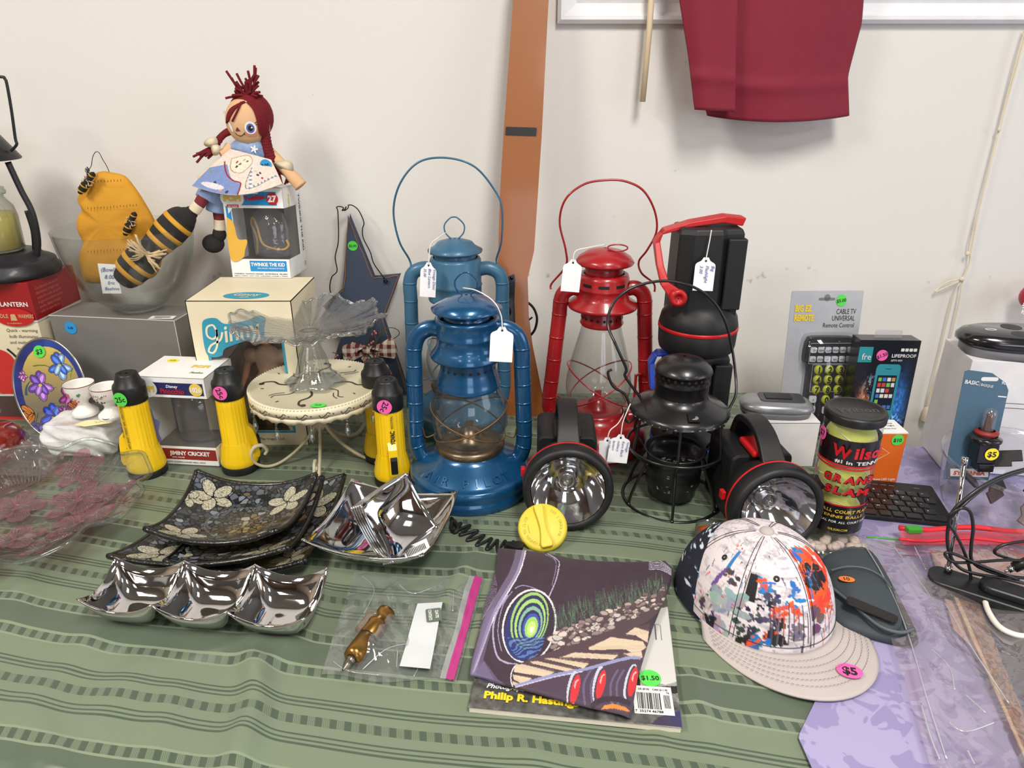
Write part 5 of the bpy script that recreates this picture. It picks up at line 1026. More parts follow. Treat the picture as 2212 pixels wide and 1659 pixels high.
for fx,fy,s,dk in ((.055,.045,.048,0),(.095,-.02,.046,0),(-.01,-.115,.050,1),(-.03,.03,.040,0),(.02,-.05,.040,0),(.115,.045,.03,0),(.02,.115,.038,0),(.09,-.085,.034,0)):
    b=MB(); g=MB()
    for k in range(5):
        a=2*math.pi*k/5+fx*30; 
        def pet(u,v,a=a):
            w=.44*math.sin(math.pi*min(1,v*.9+.05))**.7*s; r=s*v; lx=r; ly=(u-.5)*2*w*(.9+.1*math.sin(v*9)); x,y=fx+lx*math.cos(a)-ly*math.sin(a),fy+lx*math.sin(a)+ly*math.cos(a); q=onp(x,y); return (q[0],q[1],q[2]+.0012*math.sin(u*40)*v)
        b.sheet(pet,14,8)
        for j in range(7):
            an=a+(j-3)*.15; g.tube([onp(fx+.12*s*math.cos(an),fy+.12*s*math.sin(an)),onp(fx+.75*s*math.cos(an),fy+.75*s*math.sin(an))],.0006,5)
    b.build('frosted_flower',PKD if dk else PKG,t,weld=False); g.build('pressed_rays',PG,t,weld=False)
for an0,rr in ((1.9,.13),(3.0,.12),(-.9,.13),(.9,.135)):
    b=MB()
    for j in range(16): 
        an=an0+j*.045; b.tube([onp(rr*.75*math.cos(an),rr*.75*math.sin(an)),onp(rr*math.cos(an+.02),rr*math.sin(an+.02))],.0007,5)
    b.build('pressed_leaf_ribs',PG,t,weld=False)
# ================================================================ zip bag with brass fitting
A,B,C,D=T(764,1236,.008),T(1046,1250,.006),T(985,1474,.006),T(692,1458,.008)
t=thing('zip_bag','small clear zip bag with magenta seal lying on the green cloth','bag',((A+C)/2).to_tuple()[:2]+(.003,))
def zb(u,v):
    p=(A*(1-u)+B*u)*(1-v)+(D*(1-u)+C*u)*v
    e=min(1,5*min(u,1-u)+.1)*min(1,5*min(v,1-v)+.1)
    hump=.019*math.exp(-((u-.30)**2*26+(v-.62)**2*9)); wr=.0016*math.sin(u*19+v*7)*math.sin(v*15-u*5)+.0010*math.sin(u*43-v*31)
    return Vector((p.x+.004*math.sin(v*9+u*3)*(1-abs(2*u-1)),p.y+.004*math.sin(u*8+1),.0055+e*(hump+wr+.002)))
ZF=film('zip_bag_film',(242,244,242),haze=.09,gl=.09,edge=1.6,rough=.07,bump=(30,.8,.008))
b=MB(); b.sheet(zb,70,60); b.build('bag_film',ZF,t,world=True)
MAG=mat('magenta_seal',(178,52,124),.3); b=MB(); b.sheet(lambda u,v:zb(.925+.060*u,v)+Vector((0,0,.0012+.0006*math.sin(u*9.4))),6,60); b.build('zip_seal',MAG,t,world=True,label='magenta zip seal')
b=MB(); b.sheet(lambda u,v:zb(.885+.04*u,v)+Vector((0,0,.0012)),3,60); b.build('clear_seal_band',film('seal_band',(225,228,226),haze=.28,gl=.08,rough=.1),t,world=True)
b=MB()
for P in ([(.06,.05),(.2,.22),(.22,.55)],[(.35,.1),(.5,.2),(.62,.14)],[(.30,.95),(.42,.80),(.55,.72)],[(.55,.9),(.50,.78)],[(.80,.15),(.84,.4)],[(.05,.9),(.2,.97),(.45,.96)],[(.7,.98),(.72,.85)]): b.tube(spl([zb(u,v)+Vector((0,0,.0012)) for u,v in P],6),.0005,5)
b.build('highlight_streaks',film('highlight_streak_film',(250,250,250),haze=.35,gl=.3,rough=.1),t,world=True,weld=False)  # added pale tubes imitating white highlights along the folds
LB=[T(x,y,.012) for x,y in ((902,1304),(956,1301),(929,1446),(863,1440))]
b=MB(); b.sheet(lambda u,v:((LB[0]*(1-u)+LB[1]*u)*(1-v)+(LB[3]*(1-u)+LB[2]*u)*v)+Vector((0,0,.0008*math.sin(v*7)+.0003)),4,14); b.build('write_on_label',mat('frosted_label',(205,208,210),.5),t,world=True)
b=MB().at(TR(T(937,1328,.0145))@RZ(-80)); b.prism(rrect(-.011,.011,-.009,.009,.002),0,.0002,0); b.text('CONTENTS',0,-.006,.0052,.0005,1,'c',w=.018); b.text('DATE',0,.002,.0052,.0005,1,'c'); b.build('label_lettering',[mat('grey_green_print',(96,108,96),.5),WHITE],t,world=True)
BR=mat('aged_brass',(150,112,58),.3,metal=.9,nz=(30,.25)); a,c=T(742,1446,.016),T(836,1322,.016); d=c-a; Lq=d.length
t=thing('brass_fitting','old brass nozzle fitting inside the small zip bag','hardware',(a+c)/2); M=TR(a)@d.to_track_quat('Z','Y').to_matrix().to_4x4(); k=Lq
b=MB().at(M); b.lathe([(.001,-.012*k),(.002,.02*k),(.004,.06*k),(.005,.10*k),(.004,.12*k),(.0055,.13*k),(.0055,.17*k),(.0045,.18*k)],20); b.build('threaded_tip',mat('tarnished_silver',(130,122,110),.35,metal=.9),t,world=True)
b=MB().at(M); b.lathe([(.006,.17*k),(.0105,.19*k),(.0115,.24*k),(.0115,.50*k),(.0105,.515*k),(.0105,.535*k),(.0118,.55*k),(.0118,.70*k),(.0125,.72*k),(.0125,.76*k),(.010,.79*k),(.010,.90*k),(.011,.93*k),(.011,.99*k),(.008,1.0*k),(.001,1.0*k)],28); b.build('barrel',BR,t,world=True)
b=MB().at(M); b.lathe([(.0108,.515*k),(.0112,.525*k),(.0108,.535*k)],24); b.build('rubber_ring',BLACKP,t,world=True)
b=MB().at(M); b.box(.006,.020,-.003,.003,.58*k,.92*k); b.build('side_lever',BR,t,world=True,bevel=.0015)
# ================================================================ magazine and printed cloth
A=T(1011,1528,.011); t=thing('magazine','thick railroad photography magazine under the folded printed cloth','magazine',(A.x,A.y,.003),-6.8); w,h=.214,.232
b=MB().box(.001,w-.001,.001,h-.001,.0004,.0078); b.build('page_block',mat('page_edges',(222,214,196),.8,bump=(900,.8,.0005)),t)
cv=Cv(217,275,260,300,(120,118,114)); q=cv.noise(30,4); q2=cv.noise(9,8); cv.a[:]=(105,104,100); cv.a*=(.45+.9*q*(.6+.8*q2))[...,None]
cv.poly([(150,0),(217,0),(217,225),(150,225)],(150,150,148)); cv.poly([(178,60),(217,60),(217,205),(205,212),(180,208)],(205,204,200)); cv.poly([(150,120),(178,60),(178,230),(150,240)],(30,30,30)); cv.poly([(150,225),(217,212),(217,224),(150,236)],(20,20,20))
for i in range(16): cv.line([(150+i*1.8,150),(152+i*1.8,225)],1,(200,200,196) if i%3==0 else (30,30,30),smooth=False)
cv.poly([(150,70),(217,40),(217,66),(170,90)],(96,96,92)); cv.line([(199,105),(205,105),(205,135),(199,135),(199,105)],1,(90,90,90),smooth=False)
m=(cv.Y>238); cv.a[m]=cv.a[m]*.85; cv.ell(217,262,10,12,(40,70,150)); cv.poly([(195,262),(217,250),(217,275),(185,275)],(44,30,66),.8)
painted('cover',cv,lambda X,Y:(X/217*.214,(275-Y)/275*.232,np.full_like(X,.0084)+.0*X),mat('glossy_cover',(200,200,200),.22,attr=True,coat=.5),t,thick=.0005)
b=MB().at(TR(0,0,.0088)); Yl=mat('yellow_print',(240,205,40),.5); b.text('David P. Morgan',.018,.037,.0125,bold=2.5,w=.105); b.text('Philip R. Hastings',.014,.013,.0125,bold=2.5,w=.098); b.build('yellow_lettering',Yl,t)
b=MB().at(TR(0,0,.0089)); b.text('Photographed by',.015,.0265,.0085,bold=1.5,w=.060,shear=.25); b.build('white_lettering',WHITE,t)
b=MB().at(TR(.168,.012,.0088)@RZ(2)); b.prism([(0,0),(.040,0),(.040,.036),(0,.036)],0,.0003); b.build('barcode_box',WHITE,t)
b=MB().at(TR(.168,.012,.0094)@RZ(2)); rr=random.Random(9); x=.004
while x<.028: q=rr.choice([.0004,.0008,.0012]); b.flat([(x,.006),(x+q,.006),(x+q,.027),(x,.027)]); x+=q+rr.choice([.0004,.0006,.0009])
x=.031
while x<.037: b.flat([(x,.008),(x+.0006,.008),(x+.0006,.025),(x,.025)]); x+=.0011
b.text('US $9.95 * CAN $11.95',.006,.0300,.0036,w=.030); b.text('25274 46788',.005,.0015,.0042,w=.024); b.text('7',.001,.0015,.004); b.text('76',.034,.0265,.0035); b.build('printed_barcode',INK,t)
sticker(t,TR(.186,.060,.0088)@RZ(5),.0115,GREEN,'$1.50',.0085)
# the folded cloth: art laid out in the unit of the cloth, then mapped to the cloth's own outline
cv=Cv(1961,1659,490,415,(58,42,54)); q=cv.noise(50,1); cv.a*=(.92+.16*q)[...,None]
DK_=(58,42,54); LV=(150,140,175); WH=(222,214,222); CRM=(205,186,160)
for x0,w_,al in ((540,60,.5),(575,26,.9),(590,10,1)): cv.line([(x0,100),(x0-60,300),(330+(x0-575),620),(230+(x0-575)*.6,900),(150,1130)],w_,LV if al<1 else WH,al)
cv.poly([(130,1130),(260,640),(330,560),(300,780),(240,1000),(330,1160),(140,1130)],(120,108,145),.55); cv.poly([(140,1120),(250,1010),(360,1160),(430,1210),(140,1140)],(110,100,135),.6)
for k in range(8): cv.line([(330-k*5,300+k*20),(350-k*8,420),(300-k*8,560),(210,700+k*10)],3,LV,.7)
cv.line([(500,420),(560,395),(640,410),(700,440)],7,LV); cv.line([(760,130),(850,190),(858,240),(830,360),(775,490)],8,(185,175,200)); cv.line([(740,140),(835,205),(800,400)],4,LV)
cv.line([(440,470),(350,620),(320,780),(350,960),(420,1020),(520,1040)],14,(165,155,185)); cv.line([(480,440),(400,560),(360,760),(390,930)],7,LV)
cv.ell(615,725,218,305,WH,rot=12); cv.ell(615,727,204,291,(52,36,52),rot=12); 
cv.ell(590,735,165,275,(40,50,120),rot=14,al=.75); 
for k,(rx,ry,c) in enumerate([(150,235,(150,190,110)),(136,218,(44,40,84)),(122,196,(158,200,110)),(106,172,(40,44,96)),(94,150,(130,170,150)),(78,126,(44,40,80)),(66,108,(60,80,170)),(52,88,(150,195,100)),(34,60,(185,215,120)),(16,26,(225,235,200))]): cv.ell(618+k*2,680+k*8,rx,ry,c,rot=14)
m=(cv.Y>820); e=((cv.X-590)/150)**2+((cv.Y-800)/200)**2<1; st=((cv.X*.4+cv.Y+cv.noise(20,9)*80)%34)<14; cv.put(e&m&st,(90,130,180),.8); cv.put(e&m&~st,(38,44,110),.7)
cv.poly([(440,1035),(510,1035),(480,1100),(475,1220),(440,1210)],DK_); cv.line([(515,1035),(480,1080),(465,1150),(480,1220)],8,WH)
n1=cv.noise(9,21); n2=np.random.RandomState(4).rand(1,60)
# grass
r=random.Random(12)
for i in range(420):
    x=r.uniform(820,1740); y=720-(x-820)*.30+r.uniform(-95,60); L_=r.uniform(40,110); g=r.choice([(74,104,84),(92,130,92),(60,84,74),(110,150,100),(80,70,84)]); cv.line([(x,y),(x+r.uniform(-22,4),y-L_)],(r.uniform(4,10),2),g,.55,smooth=False)
cv.poly([(800,820),(1200,650),(1740,430),(1740,560),(1560,700),(1250,860),(830,960)],(84,64,68),.75)
for i in range(150):
    x=r.uniform(800,1720); base=850-(x-820)*.42; y=base+r.uniform(-70,90); s=r.uniform(10,46)*(1-.35*(x-800)/900); c=r.choice([(206,190,180),(170,150,144),(136,116,114),(190,180,176),(110,90,92)]); cv.ell(x,y,s,s*.55,tuple(v*.5 for v in c),rot=r.uniform(-30,10)); cv.ell(x,y-2,s*.85,s*.45,c,rot=r.uniform(-30,10))
cv.poly([(560,1020),(880,900),(1200,820),(1600,700),(1560,1000),(1400,1000),(1100,1100),(800,1160),(560,1240),(480,1200)],(78,58,66))
for P in ([(1100,900),(1280,815),(1540,850),(1570,900),(1480,960),(1400,915),(1100,920)],[(1400,790),(1480,735),(1590,770),(1580,860),(1480,800)],[(860,985),(980,940),(1340,960),(1300,1000),(900,978)],[(740,990),(800,985),(1100,1030),(1060,1070),(780,1000)],[(620,1015),(680,1010),(1010,1085),(960,1105),(640,1030)],[(500,1040),(560,1035),(820,1100),(760,1140),(490,1100)],[(480,1120),(640,1150),(560,1200),(490,1160)],[(480,1175),(560,1205),(520,1225),(480,1200)],[(1380,950),(1530,930),(1540,985),(1440,970)]):
    cv.poly(P,CRM); cv.line(P[:3],4,(150,120,110),.7,smooth=False)
    for k in range(4): a_,b_=P[0],P[len(P)//2]; cv.line([(a_[0],a_[1]+6*k-6),(b_[0],b_[1]+10*k-16)],3,(170,148,132),.5,smooth=False)
cv.poly([(560,1240),(900,1130),(1120,1070),(1380,985),(1530,1000),(1530,1100),(1440,1480),(1100,1390),(600,1250)],(74,56,74))
cv.line([(500,1215),(800,1130),(1100,1070),(1400,990),(1520,985)],26,(140,140,180)); cv.line([(500,1225),(800,1145),(1050,1095)],8,(190,190,215))
for x in (1060,1120,1280,1330,1400): cv.line([(x+60,1080),(x,1200),(x+10,1370)],18,(112,104,140),.6)
for x,y in ((990,1240),(1200,1200),(1460,1180)):
    cv.ell(x-22,y,44,150,(190,190,205),rot=9 if x<1400 else 14); cv.ell(x-14,y+6,34,140,(70,50,66),rot=12); cv.ell(x,y,34,122,(200,44,52),rot=12); cv.line([(x+30,y-80),(x+6,y-60),(x-6,y-10)],12,(235,190,195),.8)
cv.line([(1120,1385),(1200,1330),(1330,1320),(1440,1360)],46,(52,38,50)); cv.poly([(1200,1405),(1230,1370),(1300,1358),(1400,1385),(1440,1425),(1300,1395)],(225,128,52))
for k in range(6): cv.line([(1590,205+12*k),(1680,195+14*k),(1775,265+9*k)],5,(190,182,205))
cv.poly([(1680,720),(1750,400),(1790,330),(1765,640),(1660,760)],(54,40,54))
Lc=[(362,88),(350,230),(300,420),(262,520),(225,700),(185,850),(145,1010),(132,1130)]; Rc=[(1792,262),(1785,330),(1745,450),(1680,600),(1620,750),(1560,950),(1500,1150),(1442,1480)]
Tc=[(362,88),(460,98),(620,112),(780,135),(980,178),(1150,195),(1400,203),(1600,200),(1720,192),(1792,262)]; Bc=[(132,1130),(250,1160),(380,1205),(500,1235),(700,1285),(900,1345),(1100,1395),(1250,1425),(1360,1450),(1442,1480)]
def crv(P,t):
    Q=np.array(P,float); s=np.linspace(0,1,len(Q)); return np.interp(t,s,Q[:,0]),np.interp(t,s,Q[:,1])
nu_,nv_=400,330; U,V=np.meshgrid(np.linspace(0,1,nu_),np.linspace(0,1,nv_))
lx,ly=crv(Lc,V); rx_,ry_=crv(Rc,V); tx,ty=crv(Tc,U); bx,by=crv(Bc,U)
CX=(1-U)*lx+U*rx_+(1-V)*tx+V*bx-((1-U)*(1-V)*Lc[0][0]+U*(1-V)*Rc[0][0]+(1-U)*V*Lc[-1][0]+U*V*Rc[-1][0])
CY=(1-U)*ly+U*ry_+(1-V)*ty+V*by-((1-U)*(1-V)*Lc[0][1]+U*(1-V)*Rc[0][1]+(1-U)*V*Lc[-1][1]+U*V*Rc[-1][1])
ii=np.clip((CX/1961*489).round().astype(int),0,489); jj=np.clip((CY/1659*414).round().astype(int),0,414)
c2=Cv(1,1,nu_,nv_,(0,0,0)); c2.a=cv.a[jj,ii]
PX=980+CX/3.771; PY=1160+CY/3.771; Z=.0225+.0012*np.sin(U*6+V*5)+.0015*np.sin(V*4+U*2)-.006*np.clip((.12-V)/.12,0,1)**2-.004*np.clip((.05-U)/.05,0,1)**2-.004*np.clip((U-.96)/.04,0,1)**2-.004*np.clip((V-.97)/.03,0,1)**2
du=(PX-1106)/FPX; dv=(829.5-PY)/FPX; DY=math.cos(PITCH)+dv*math.sin(PITCH); DZ=-math.sin(PITCH)+dv*math.cos(PITCH); TT=(Z-CH)/DZ
XX,YY=du*TT,DY*TT
t=thing('printed_cloth','folded dark purple cloth printed with a locomotive headlamp and track','cloth',(.09,.70,.013))
painted('printed_fabric',c2,lambda X,Y:(XX,YY,Z),mat('matte_printed_fabric',(100,90,100),.75,attr=True,bump=(600,.3,.0004),sheen=.1),t,world=True,thick=.0085,off=-1)
# ================================================================ gas cap with tether, tea light
t=thing('gas_cap','yellow plastic gas cap leaning against the left spotlight torch','fuel cap',T(1171,1192,.003),-3,rx=-52)
GY=mat('gas_cap_yellow',(222,200,60),.5,nz=(20,.08)); r=.0345
A=TR(0,0,r)@RX(90)
b=MB().at(A); b.lathe([(.002,.004),(r-.004,.004),(r-.001,.0025),(r,-.002),(r-.001,-.010),(.02,-.012),(.002,-.012)],56); b.build('cap_disc',GY,t)
b=MB().at(A@RZ(14)); b.prism(spl2([(-.0065,.029),(0,.031),(.0065,.029),(.0052,.012),(.0045,0),(.0055,-.012),(.0085,-.029),(0,-.031),(-.0085,-.029),(-.0055,-.012),(-.0045,0),(-.0052,.012)],3,closed=True),.003,.0115); b.build('grip_bar',GY,t,bevel=.002)
b=MB()
def arc(b,s,a0,a1,rad,h,flip=False):
    for i,ch in enumerate(s):
        a=a0+(a1-a0)*i/(len(s)-1); q=math.radians(a); b.M=A@TR(rad*math.cos(q),rad*math.sin(q),.0042)@RZ(a-90); b.text(ch,0,-h/2,h,0,0,'c',bold=.6)
arc(b,'E85 | GASOLINE',62,-28,.0265,.0055); arc(b,'TIGHTEN TO CLICK',262,152,.0265,.0055); b.build('embossed_lettering',mat('emboss_shade_yellow',(176,154,38),.6),t)  # flat letters; the relief's shade is put into a darker yellow
b=MB(); b.M=A; b.line([(.020*math.cos(math.radians(a)),.020*math.sin(math.radians(a))) for a in range(178,212,3)],.0009,.0043); b.build('arrow_mark',mat('emboss_shade_yellow',(176,154,38),.6),t)
t=thing('cap_tether','black wavy plastic tether strap running from the yellow gas cap','strap',T(1040,1165,.003))
P=[]; base=spl([T(1118,1180,.008),T(1090,1180,.006),T(1060,1176,.006),T(1030,1163,.006),T(1005,1145,.006),T(985,1133,.008)],8)
n=len(base)*7
for i in range(n):
    s=i/(n-1)*(len(base)-1); k=int(min(s,len(base)-2)); p=base[k].lerp(base[k+1],s-k); d=(base[k+1]-base[k]).normalized(); q=Vector((-d.y,d.x,0)); w_=.0125*math.sin(2*math.pi*8.2*i/n)*min(1,8*i/n+.15,8*(1-i/n)+.15); P.append(p+q*w_)
MB().tube(P,.0021,8).build('wavy_strap',BLACKP,t,world=True)
b=MB(); b.tube(spl([T(985,1133,.008),T(978,1125,.01),T(975,1140,.006),T(982,1150,.005),T(990,1140,.008),T(982,1128,.010),T(975,1120,.006)],5),.0028,8); b.build('end_hook',BLACKP,t,world=True)
b=MB(); p=T(1112,1178,.010); b.at(TR(p)@RZ(-12)); b.prism([(-.012,-.004),(.006,-.009),(.012,-.006),(.012,.006),(.004,.008),(-.012,.003)],-.003,.003); b.build('end_tab',BLACKP,t,world=True,bevel=.001)
t=thing('tea_light','small glass tea light with amber wax near the right spotlight torch','candle',T(1528,1166,.003))
b=MB(); b.lathe([(.002,.0005),(.0165,.0005),(.0180,.003),(.0185,.022),(.0175,.022),(.017,.003)],36); b.build('glass_cup',JAR,t)
b=MB(); b.lathe([(.002,.0015),(.0160,.0015),(.0165,.004),(.0168,.0125),(.012,.0115),(.002,.0115)],30); b.build('wax',mat('amber_wax',(158,74,24),.35,coat=.4,nz=(60,.1)),t)
MB().at(TR(0,0,.0115)).lathe([(.0025,0),(.0022,.001),(.0006,.0012),(.0006,.004),(.0001,.004)],10).build('wick',INK,t)
def RP(px,py,Y0,k):
    """point of the leaning plane y = Y0 + k*z"""
    d=ray(px,py); t=(Y0+k*CH)/(d.y-k*d.z); return Vector((d.x*t,d.y*t,CH+d.z*t))
def slab(b,pts,Y0,k,th,mi=0,rnd=0):
    P=[RP(x,y,Y0,k) for x,y in pts]; n=len(P); F=Vector((0,1,0))*th
    V=[tuple(p) for p in P]+[tuple(p+F) for p in P]
    b.add(V,[tuple(range(n)),tuple(range(2*n-1,n-1,-1))],mi,False); b.add(V,[(i,(i+1)%n,n+(i+1)%n,n+i) for i in range(n)],mi,False)
# ================================================================ blue wooden star
t=thing('wooden_star','navy blue wooden star with wire hanger, berry twigs and gingham bow leaning on the wall','ornament',(W(790,900,1.335).x,1.335,.0))
SB=mat('navy_painted_wood',(52,64,84),.6,nz=(10,.12),bump=(60,.2,.001)); SE=mat('bare_wood_edge',(150,98,60),.7)
Y0,kk=1.335,.13
out=[(753,472),(806,602),(861,597),(826,690),(884,862),(795,800),(700,862),(744,706),(700,662),(742,626)]
b=MB(); slab(b,out,Y0,kk,.018); b.build('star_board',SB,t,world=True,bevel=.0016)
b=MB()
for i in range(len(out)):
    a,c=RP(*out[i],Y0-.0006,kk),RP(*out[(i+1)%len(out)],Y0-.0006,kk); m=[a.lerp(c,q)+Vector((random.uniform(-.0016,.0016),0,random.uniform(-.0016,.0016)))*(0<q<1) for q in (0,.2,.4,.6,.8,1)]; b.tube(spl(m,4),.0008,5)
b.build('sanded_edge',SE,t,world=True)
b=MB(); P=[(726,648),(713,628),(716,600),(728,585),(724,555),(731,520),(730,460),(727,448),(735,446)]; b.tube(spl([RP(x,y,Y0-.004,kk) for x,y in P],6),.0011,6)
P=[(831,602),(808,570),(800,545),(785,515),(783,495),(786,480),(775,455),(762,444),(752,443)]; b.tube(spl([RP(x,y,Y0-.004,kk) for x,y in P],6),.0011,6)
P=[(735,446),(742,449),(739,455),(745,452),(748,446),(744,455),(752,449),(752,443)]; b.tube(spl([RP(x,y,Y0-.004,kk) for x,y in P],5),.0011,6); b.build('hanging_wire',WIRE,t,world=True)
b=MB()
for x,y in ((722,652),(833,608)):
    p=RP(x,y,Y0-.004,kk)
    b.tube([p+Vector((.0045*math.cos(a)*(1-.04*i),-.001,.0045*math.sin(a)*(1-.04*i))) for i,a in enumerate([j*.7 for j in range(20)])],.0009,5)
b.build('wire_coils',WIRE,t,world=True)
p=RP(762,531,Y0-.001,kk); sticker(t,Matrix.Translation(p-t.location)@FRONT,.0095,GREEN,'$2.00',.0065)
# gingham bow: checks come from a node pattern
def gingham():
    m=mat('gingham_cloth',(200,190,175),.85); N=m.node_tree.nodes; L=m.node_tree.links; b=N['Principled BSDF']; tc=N.new('ShaderNodeTexCoord'); sp=N.new('ShaderNodeSeparateXYZ'); L.new(tc.outputs['Object'],sp.inputs[0]); o=[]
    for ax in ('X','Z'):
        q=N.new('ShaderNodeMath'); q.operation='MULTIPLY'; q.inputs[1].default_value=62; L.new(sp.outputs[ax],q.inputs[0]); f=N.new('ShaderNodeMath'); f.operation='FRACT'; L.new(q.outputs[0],f.inputs[0]); g=N.new('ShaderNodeMath'); g.operation='GREATER_THAN'; g.inputs[1].default_value=.5; L.new(f.outputs[0],g.inputs[0]); o.append(g.outputs[0])
    a=N.new('ShaderNodeMath'); a.operation='ADD'; L.new(o[0],a.inputs[0]); L.new(o[1],a.inputs[1]); h=N.new('ShaderNodeMath'); h.operation='MULTIPLY'; h.inputs[1].default_value=.5; L.new(a.outputs[0],h.inputs[0])
    r=N.new('ShaderNodeValToRGB'); e=r.color_ramp.elements; e[0].color=(*lin((214,204,184)),1); e[1].color=(*lin((104,34,40)),1); r.color_ramp.interpolation='LINEAR'; L.new(h.outputs[0],r.inputs[0]); L.new(r.outputs[0],b.inputs['Base Color']); return m
GI=gingham(); b=MB(); kn=(790,756)
for loop in ([(790,750),(760,742),(738,750),(742,776),(765,778),(790,765)],[(792,752),(820,745),(848,728),(858,760),(852,775),(820,770),(792,764)]):
    P=[RP(x,y,Y0-.012-.010*math.sin(math.pi*i/(len(loop)-1)),kk) for i,(x,y) in enumerate(loop)]; c=sum(P,Vector())/len(P)+Vector((0,-.008,0)); n=len(P); b.add([tuple(c)]+[tuple(p) for p in P],[(0,i,i+1) for i in range(1,n)]); b.add([tuple(c+Vector((0,.010,0)))]+[tuple(p+Vector((0,.008,0))) for p in P],[(0,i,i+1) for i in range(1,n)])
for tail in ([(788,760),(800,775),(825,800),(848,820),(830,822),(800,800),(780,775)],[(795,765),(818,785),(835,815),(852,818),(838,790),(810,765)]): slab(b,tail,Y0-.010,kk,.001)
b.ell(tuple(RP(791,757,Y0-.02,kk)),(.008,.006,.009),12); b.build('gingham_bow',GI,t,world=True)
b=MB(); br=MB(); rr=random.Random(6); TW=mat('brown_twig',(88,66,52),.8)
for P in ([(805,790),(812,745),(822,720),(818,700)],[(822,720),(840,708),(858,712),(862,722),(850,732)],[(790,760),(800,740),(805,725),(803,710)],[(770,765),(750,772),(738,762),(728,764),(718,761)],[(792,762),(785,748),(778,742)],[(806,690),(818,672),(817,668),(803,672)],[(813,790),(814,770),(820,750)],[(785,770),(800,756),(812,735),(806,722)]):
    b.tube(spl([RP(x,y,Y0-.018-rr.uniform(0,.006),kk) for x,y in P],5),.0009,5)
for x,y in ((813,692),(809,716),(804,722),(812,720),(802,741),(797,745),(806,738),(729,768),(725,771),(765,750),(770,760),(788,778),(790,774),(811,770),(786,748),(760,770),(798,762)): br.ell(tuple(RP(x,y,Y0-.022,kk)),(.0022,.0022,.0026),8)
b.build('berry_twigs',TW,t,world=True); br.build('berries',mat('pink_berries',(205,120,112),.45),t,world=True)
# ================================================================ cream cake stand
CRE=mat('distressed_cream_metal',(226,216,186),.45,nz=(40,.06)); BRW=mat('dark_brown_paint',(66,48,40),.5); ROPE=mat('cream_rope_metal',(188,178,150),.6,nz=(80,.15))
sc_=Vector((T(694,990).x,1.075,0.0015)); zp=W(680,830,1.075).z; rp=.105
t=thing('cake_stand','cream metal cake stand with rope scroll legs and hanging prisms','cake stand',(sc_.x+.004,sc_.y,.0015))
b=MB(); b.lathe([(.002,zp),(rp-.004,zp),(rp-.003,zp+.0015),(rp,zp+.0015),(rp+.001,zp-.001)],72); b.lathe([(.002,zp-.002),(rp-.002,zp-.002)],72); b.build('plate',CRE,t)
b=MB(); n=108; b.lathe([(rp+.0006,zp),(rp+.0008,zp-.014)],n); 
V=[];F=[]
for i in range(n*2):
    a=2*math.pi*i/(n*2); d=.020+.0045*abs(math.sin(a*12))**.6+.001*math.cos(a*72); V+=[((rp+.0008)*math.cos(a),(rp+.0008)*math.sin(a),zp-.0135),((rp+.001)*math.cos(a),(rp+.001)*math.sin(a),zp-d)]
F=[(2*i,2*i+1,(2*i+3)%(4*n),(2*i+2)%(4*n)) for i in range(2*n)]; b.add(V,F); b.build('pierced_skirt',CRE,t,solid=.0008)
b=MB(); 
for i in range(120): a=2*math.pi*i/120; b.ell(((rp+.0005)*math.cos(a),(rp+.0005)*math.sin(a),zp+.0005),.0018,6)
b.build('beaded_rim',CRE,t)
b=MB()
for a0 in range(0,360,45):
    q=math.radians(a0); cq,sq=math.cos(q),math.sin(q); L_=lambda r,s:(r*cq-s*sq,r*sq+s*cq)
    if a0%90==0: b.line(spl2([L_(.030,.0),L_(.045,.006),L_(.058,.004),L_(.070,-.006),L_(.084,-.004),L_(.088,.003)],6),[.001]+[.0022]*24+[.0032]*6+[.001]*0,zp+.0006) if False else b.line(spl2([L_(.030,.0),L_(.045,.006),L_(.058,.004),L_(.070,-.006),L_(.084,-.004),L_(.088,.003)],6),.0036,zp+.0006); b.disc(*L_(.087,.003),.0045,z=zp+.0007,n=12)
    else: b.line(spl2([L_(.035,.004),L_(.05,.010),L_(.062,.004),L_(.072,-.002),L_(.08,.002)],6),.0018,zp+.0006); b.line(spl2([L_(.055,.0),L_(.066,-.007),L_(.078,-.008)],5),.0016,zp+.0006)
    b.disc(*L_(.080,.022),.0032,.0013,z=zp+.0006,n=12,rot=q)
b.build('painted_scrolls',BRW,t,weld=False)
b=MB()
for i in range(20):
    a=i*18+4; b.M=cyl(a,rp+.0018,zp-.0105); b.line(spl2([(-.010,.002),(-.007,-.003),(-.001,.0),(.003,.004),(.007,.002)],5),.0013); b.line(spl2([(-.004,-.0045),(.001,-.004),(.005,-.001)],4),.0010); b.disc(.0115,.001,.0012,n=8)
b.build('skirt_scrolls',BRW,t,weld=False)
rf=lambda a:1+.13*math.cos(3*a)
b=MB(); b.tube([(0,0,z) for z in (.052,.058,.065,.072,.082,.092,.105,.12,.14,zp-.003)],[.006,.009,.011,.011,.009,.008,.010,.012,.010,.006],12); 
for k in range(3): b.tube([(.010*math.cos(a+k*2.1),.010*math.sin(a+k*2.1),.085+.045*math.sin(a/6.28*1.57)) for a in [j*.4 for j in range(16)]],.0038,8,rfn=rf,twist=.6)
b.build('centre_post',ROPE,t)
for k in range(5):
    a=math.radians(-90+72*k+8); c,s_=math.cos(a),math.sin(a)
    R2=[(.004,.070),(.016,.050),(.034,.030),(.056,.014),(.078,.0045),(.097,.005),(.112,.016),(.116,.032),(.108,.044),(.096,.044),(.090,.034),(.094,.027)]
    b=MB(); b.tube(spl([(r*c,r*s_,z) for r,z in R2],14),.0032,9,twist=.55,rfn=lambda a:1+.22*math.cos(2*a)); b.build('rope_leg',ROPE,t)
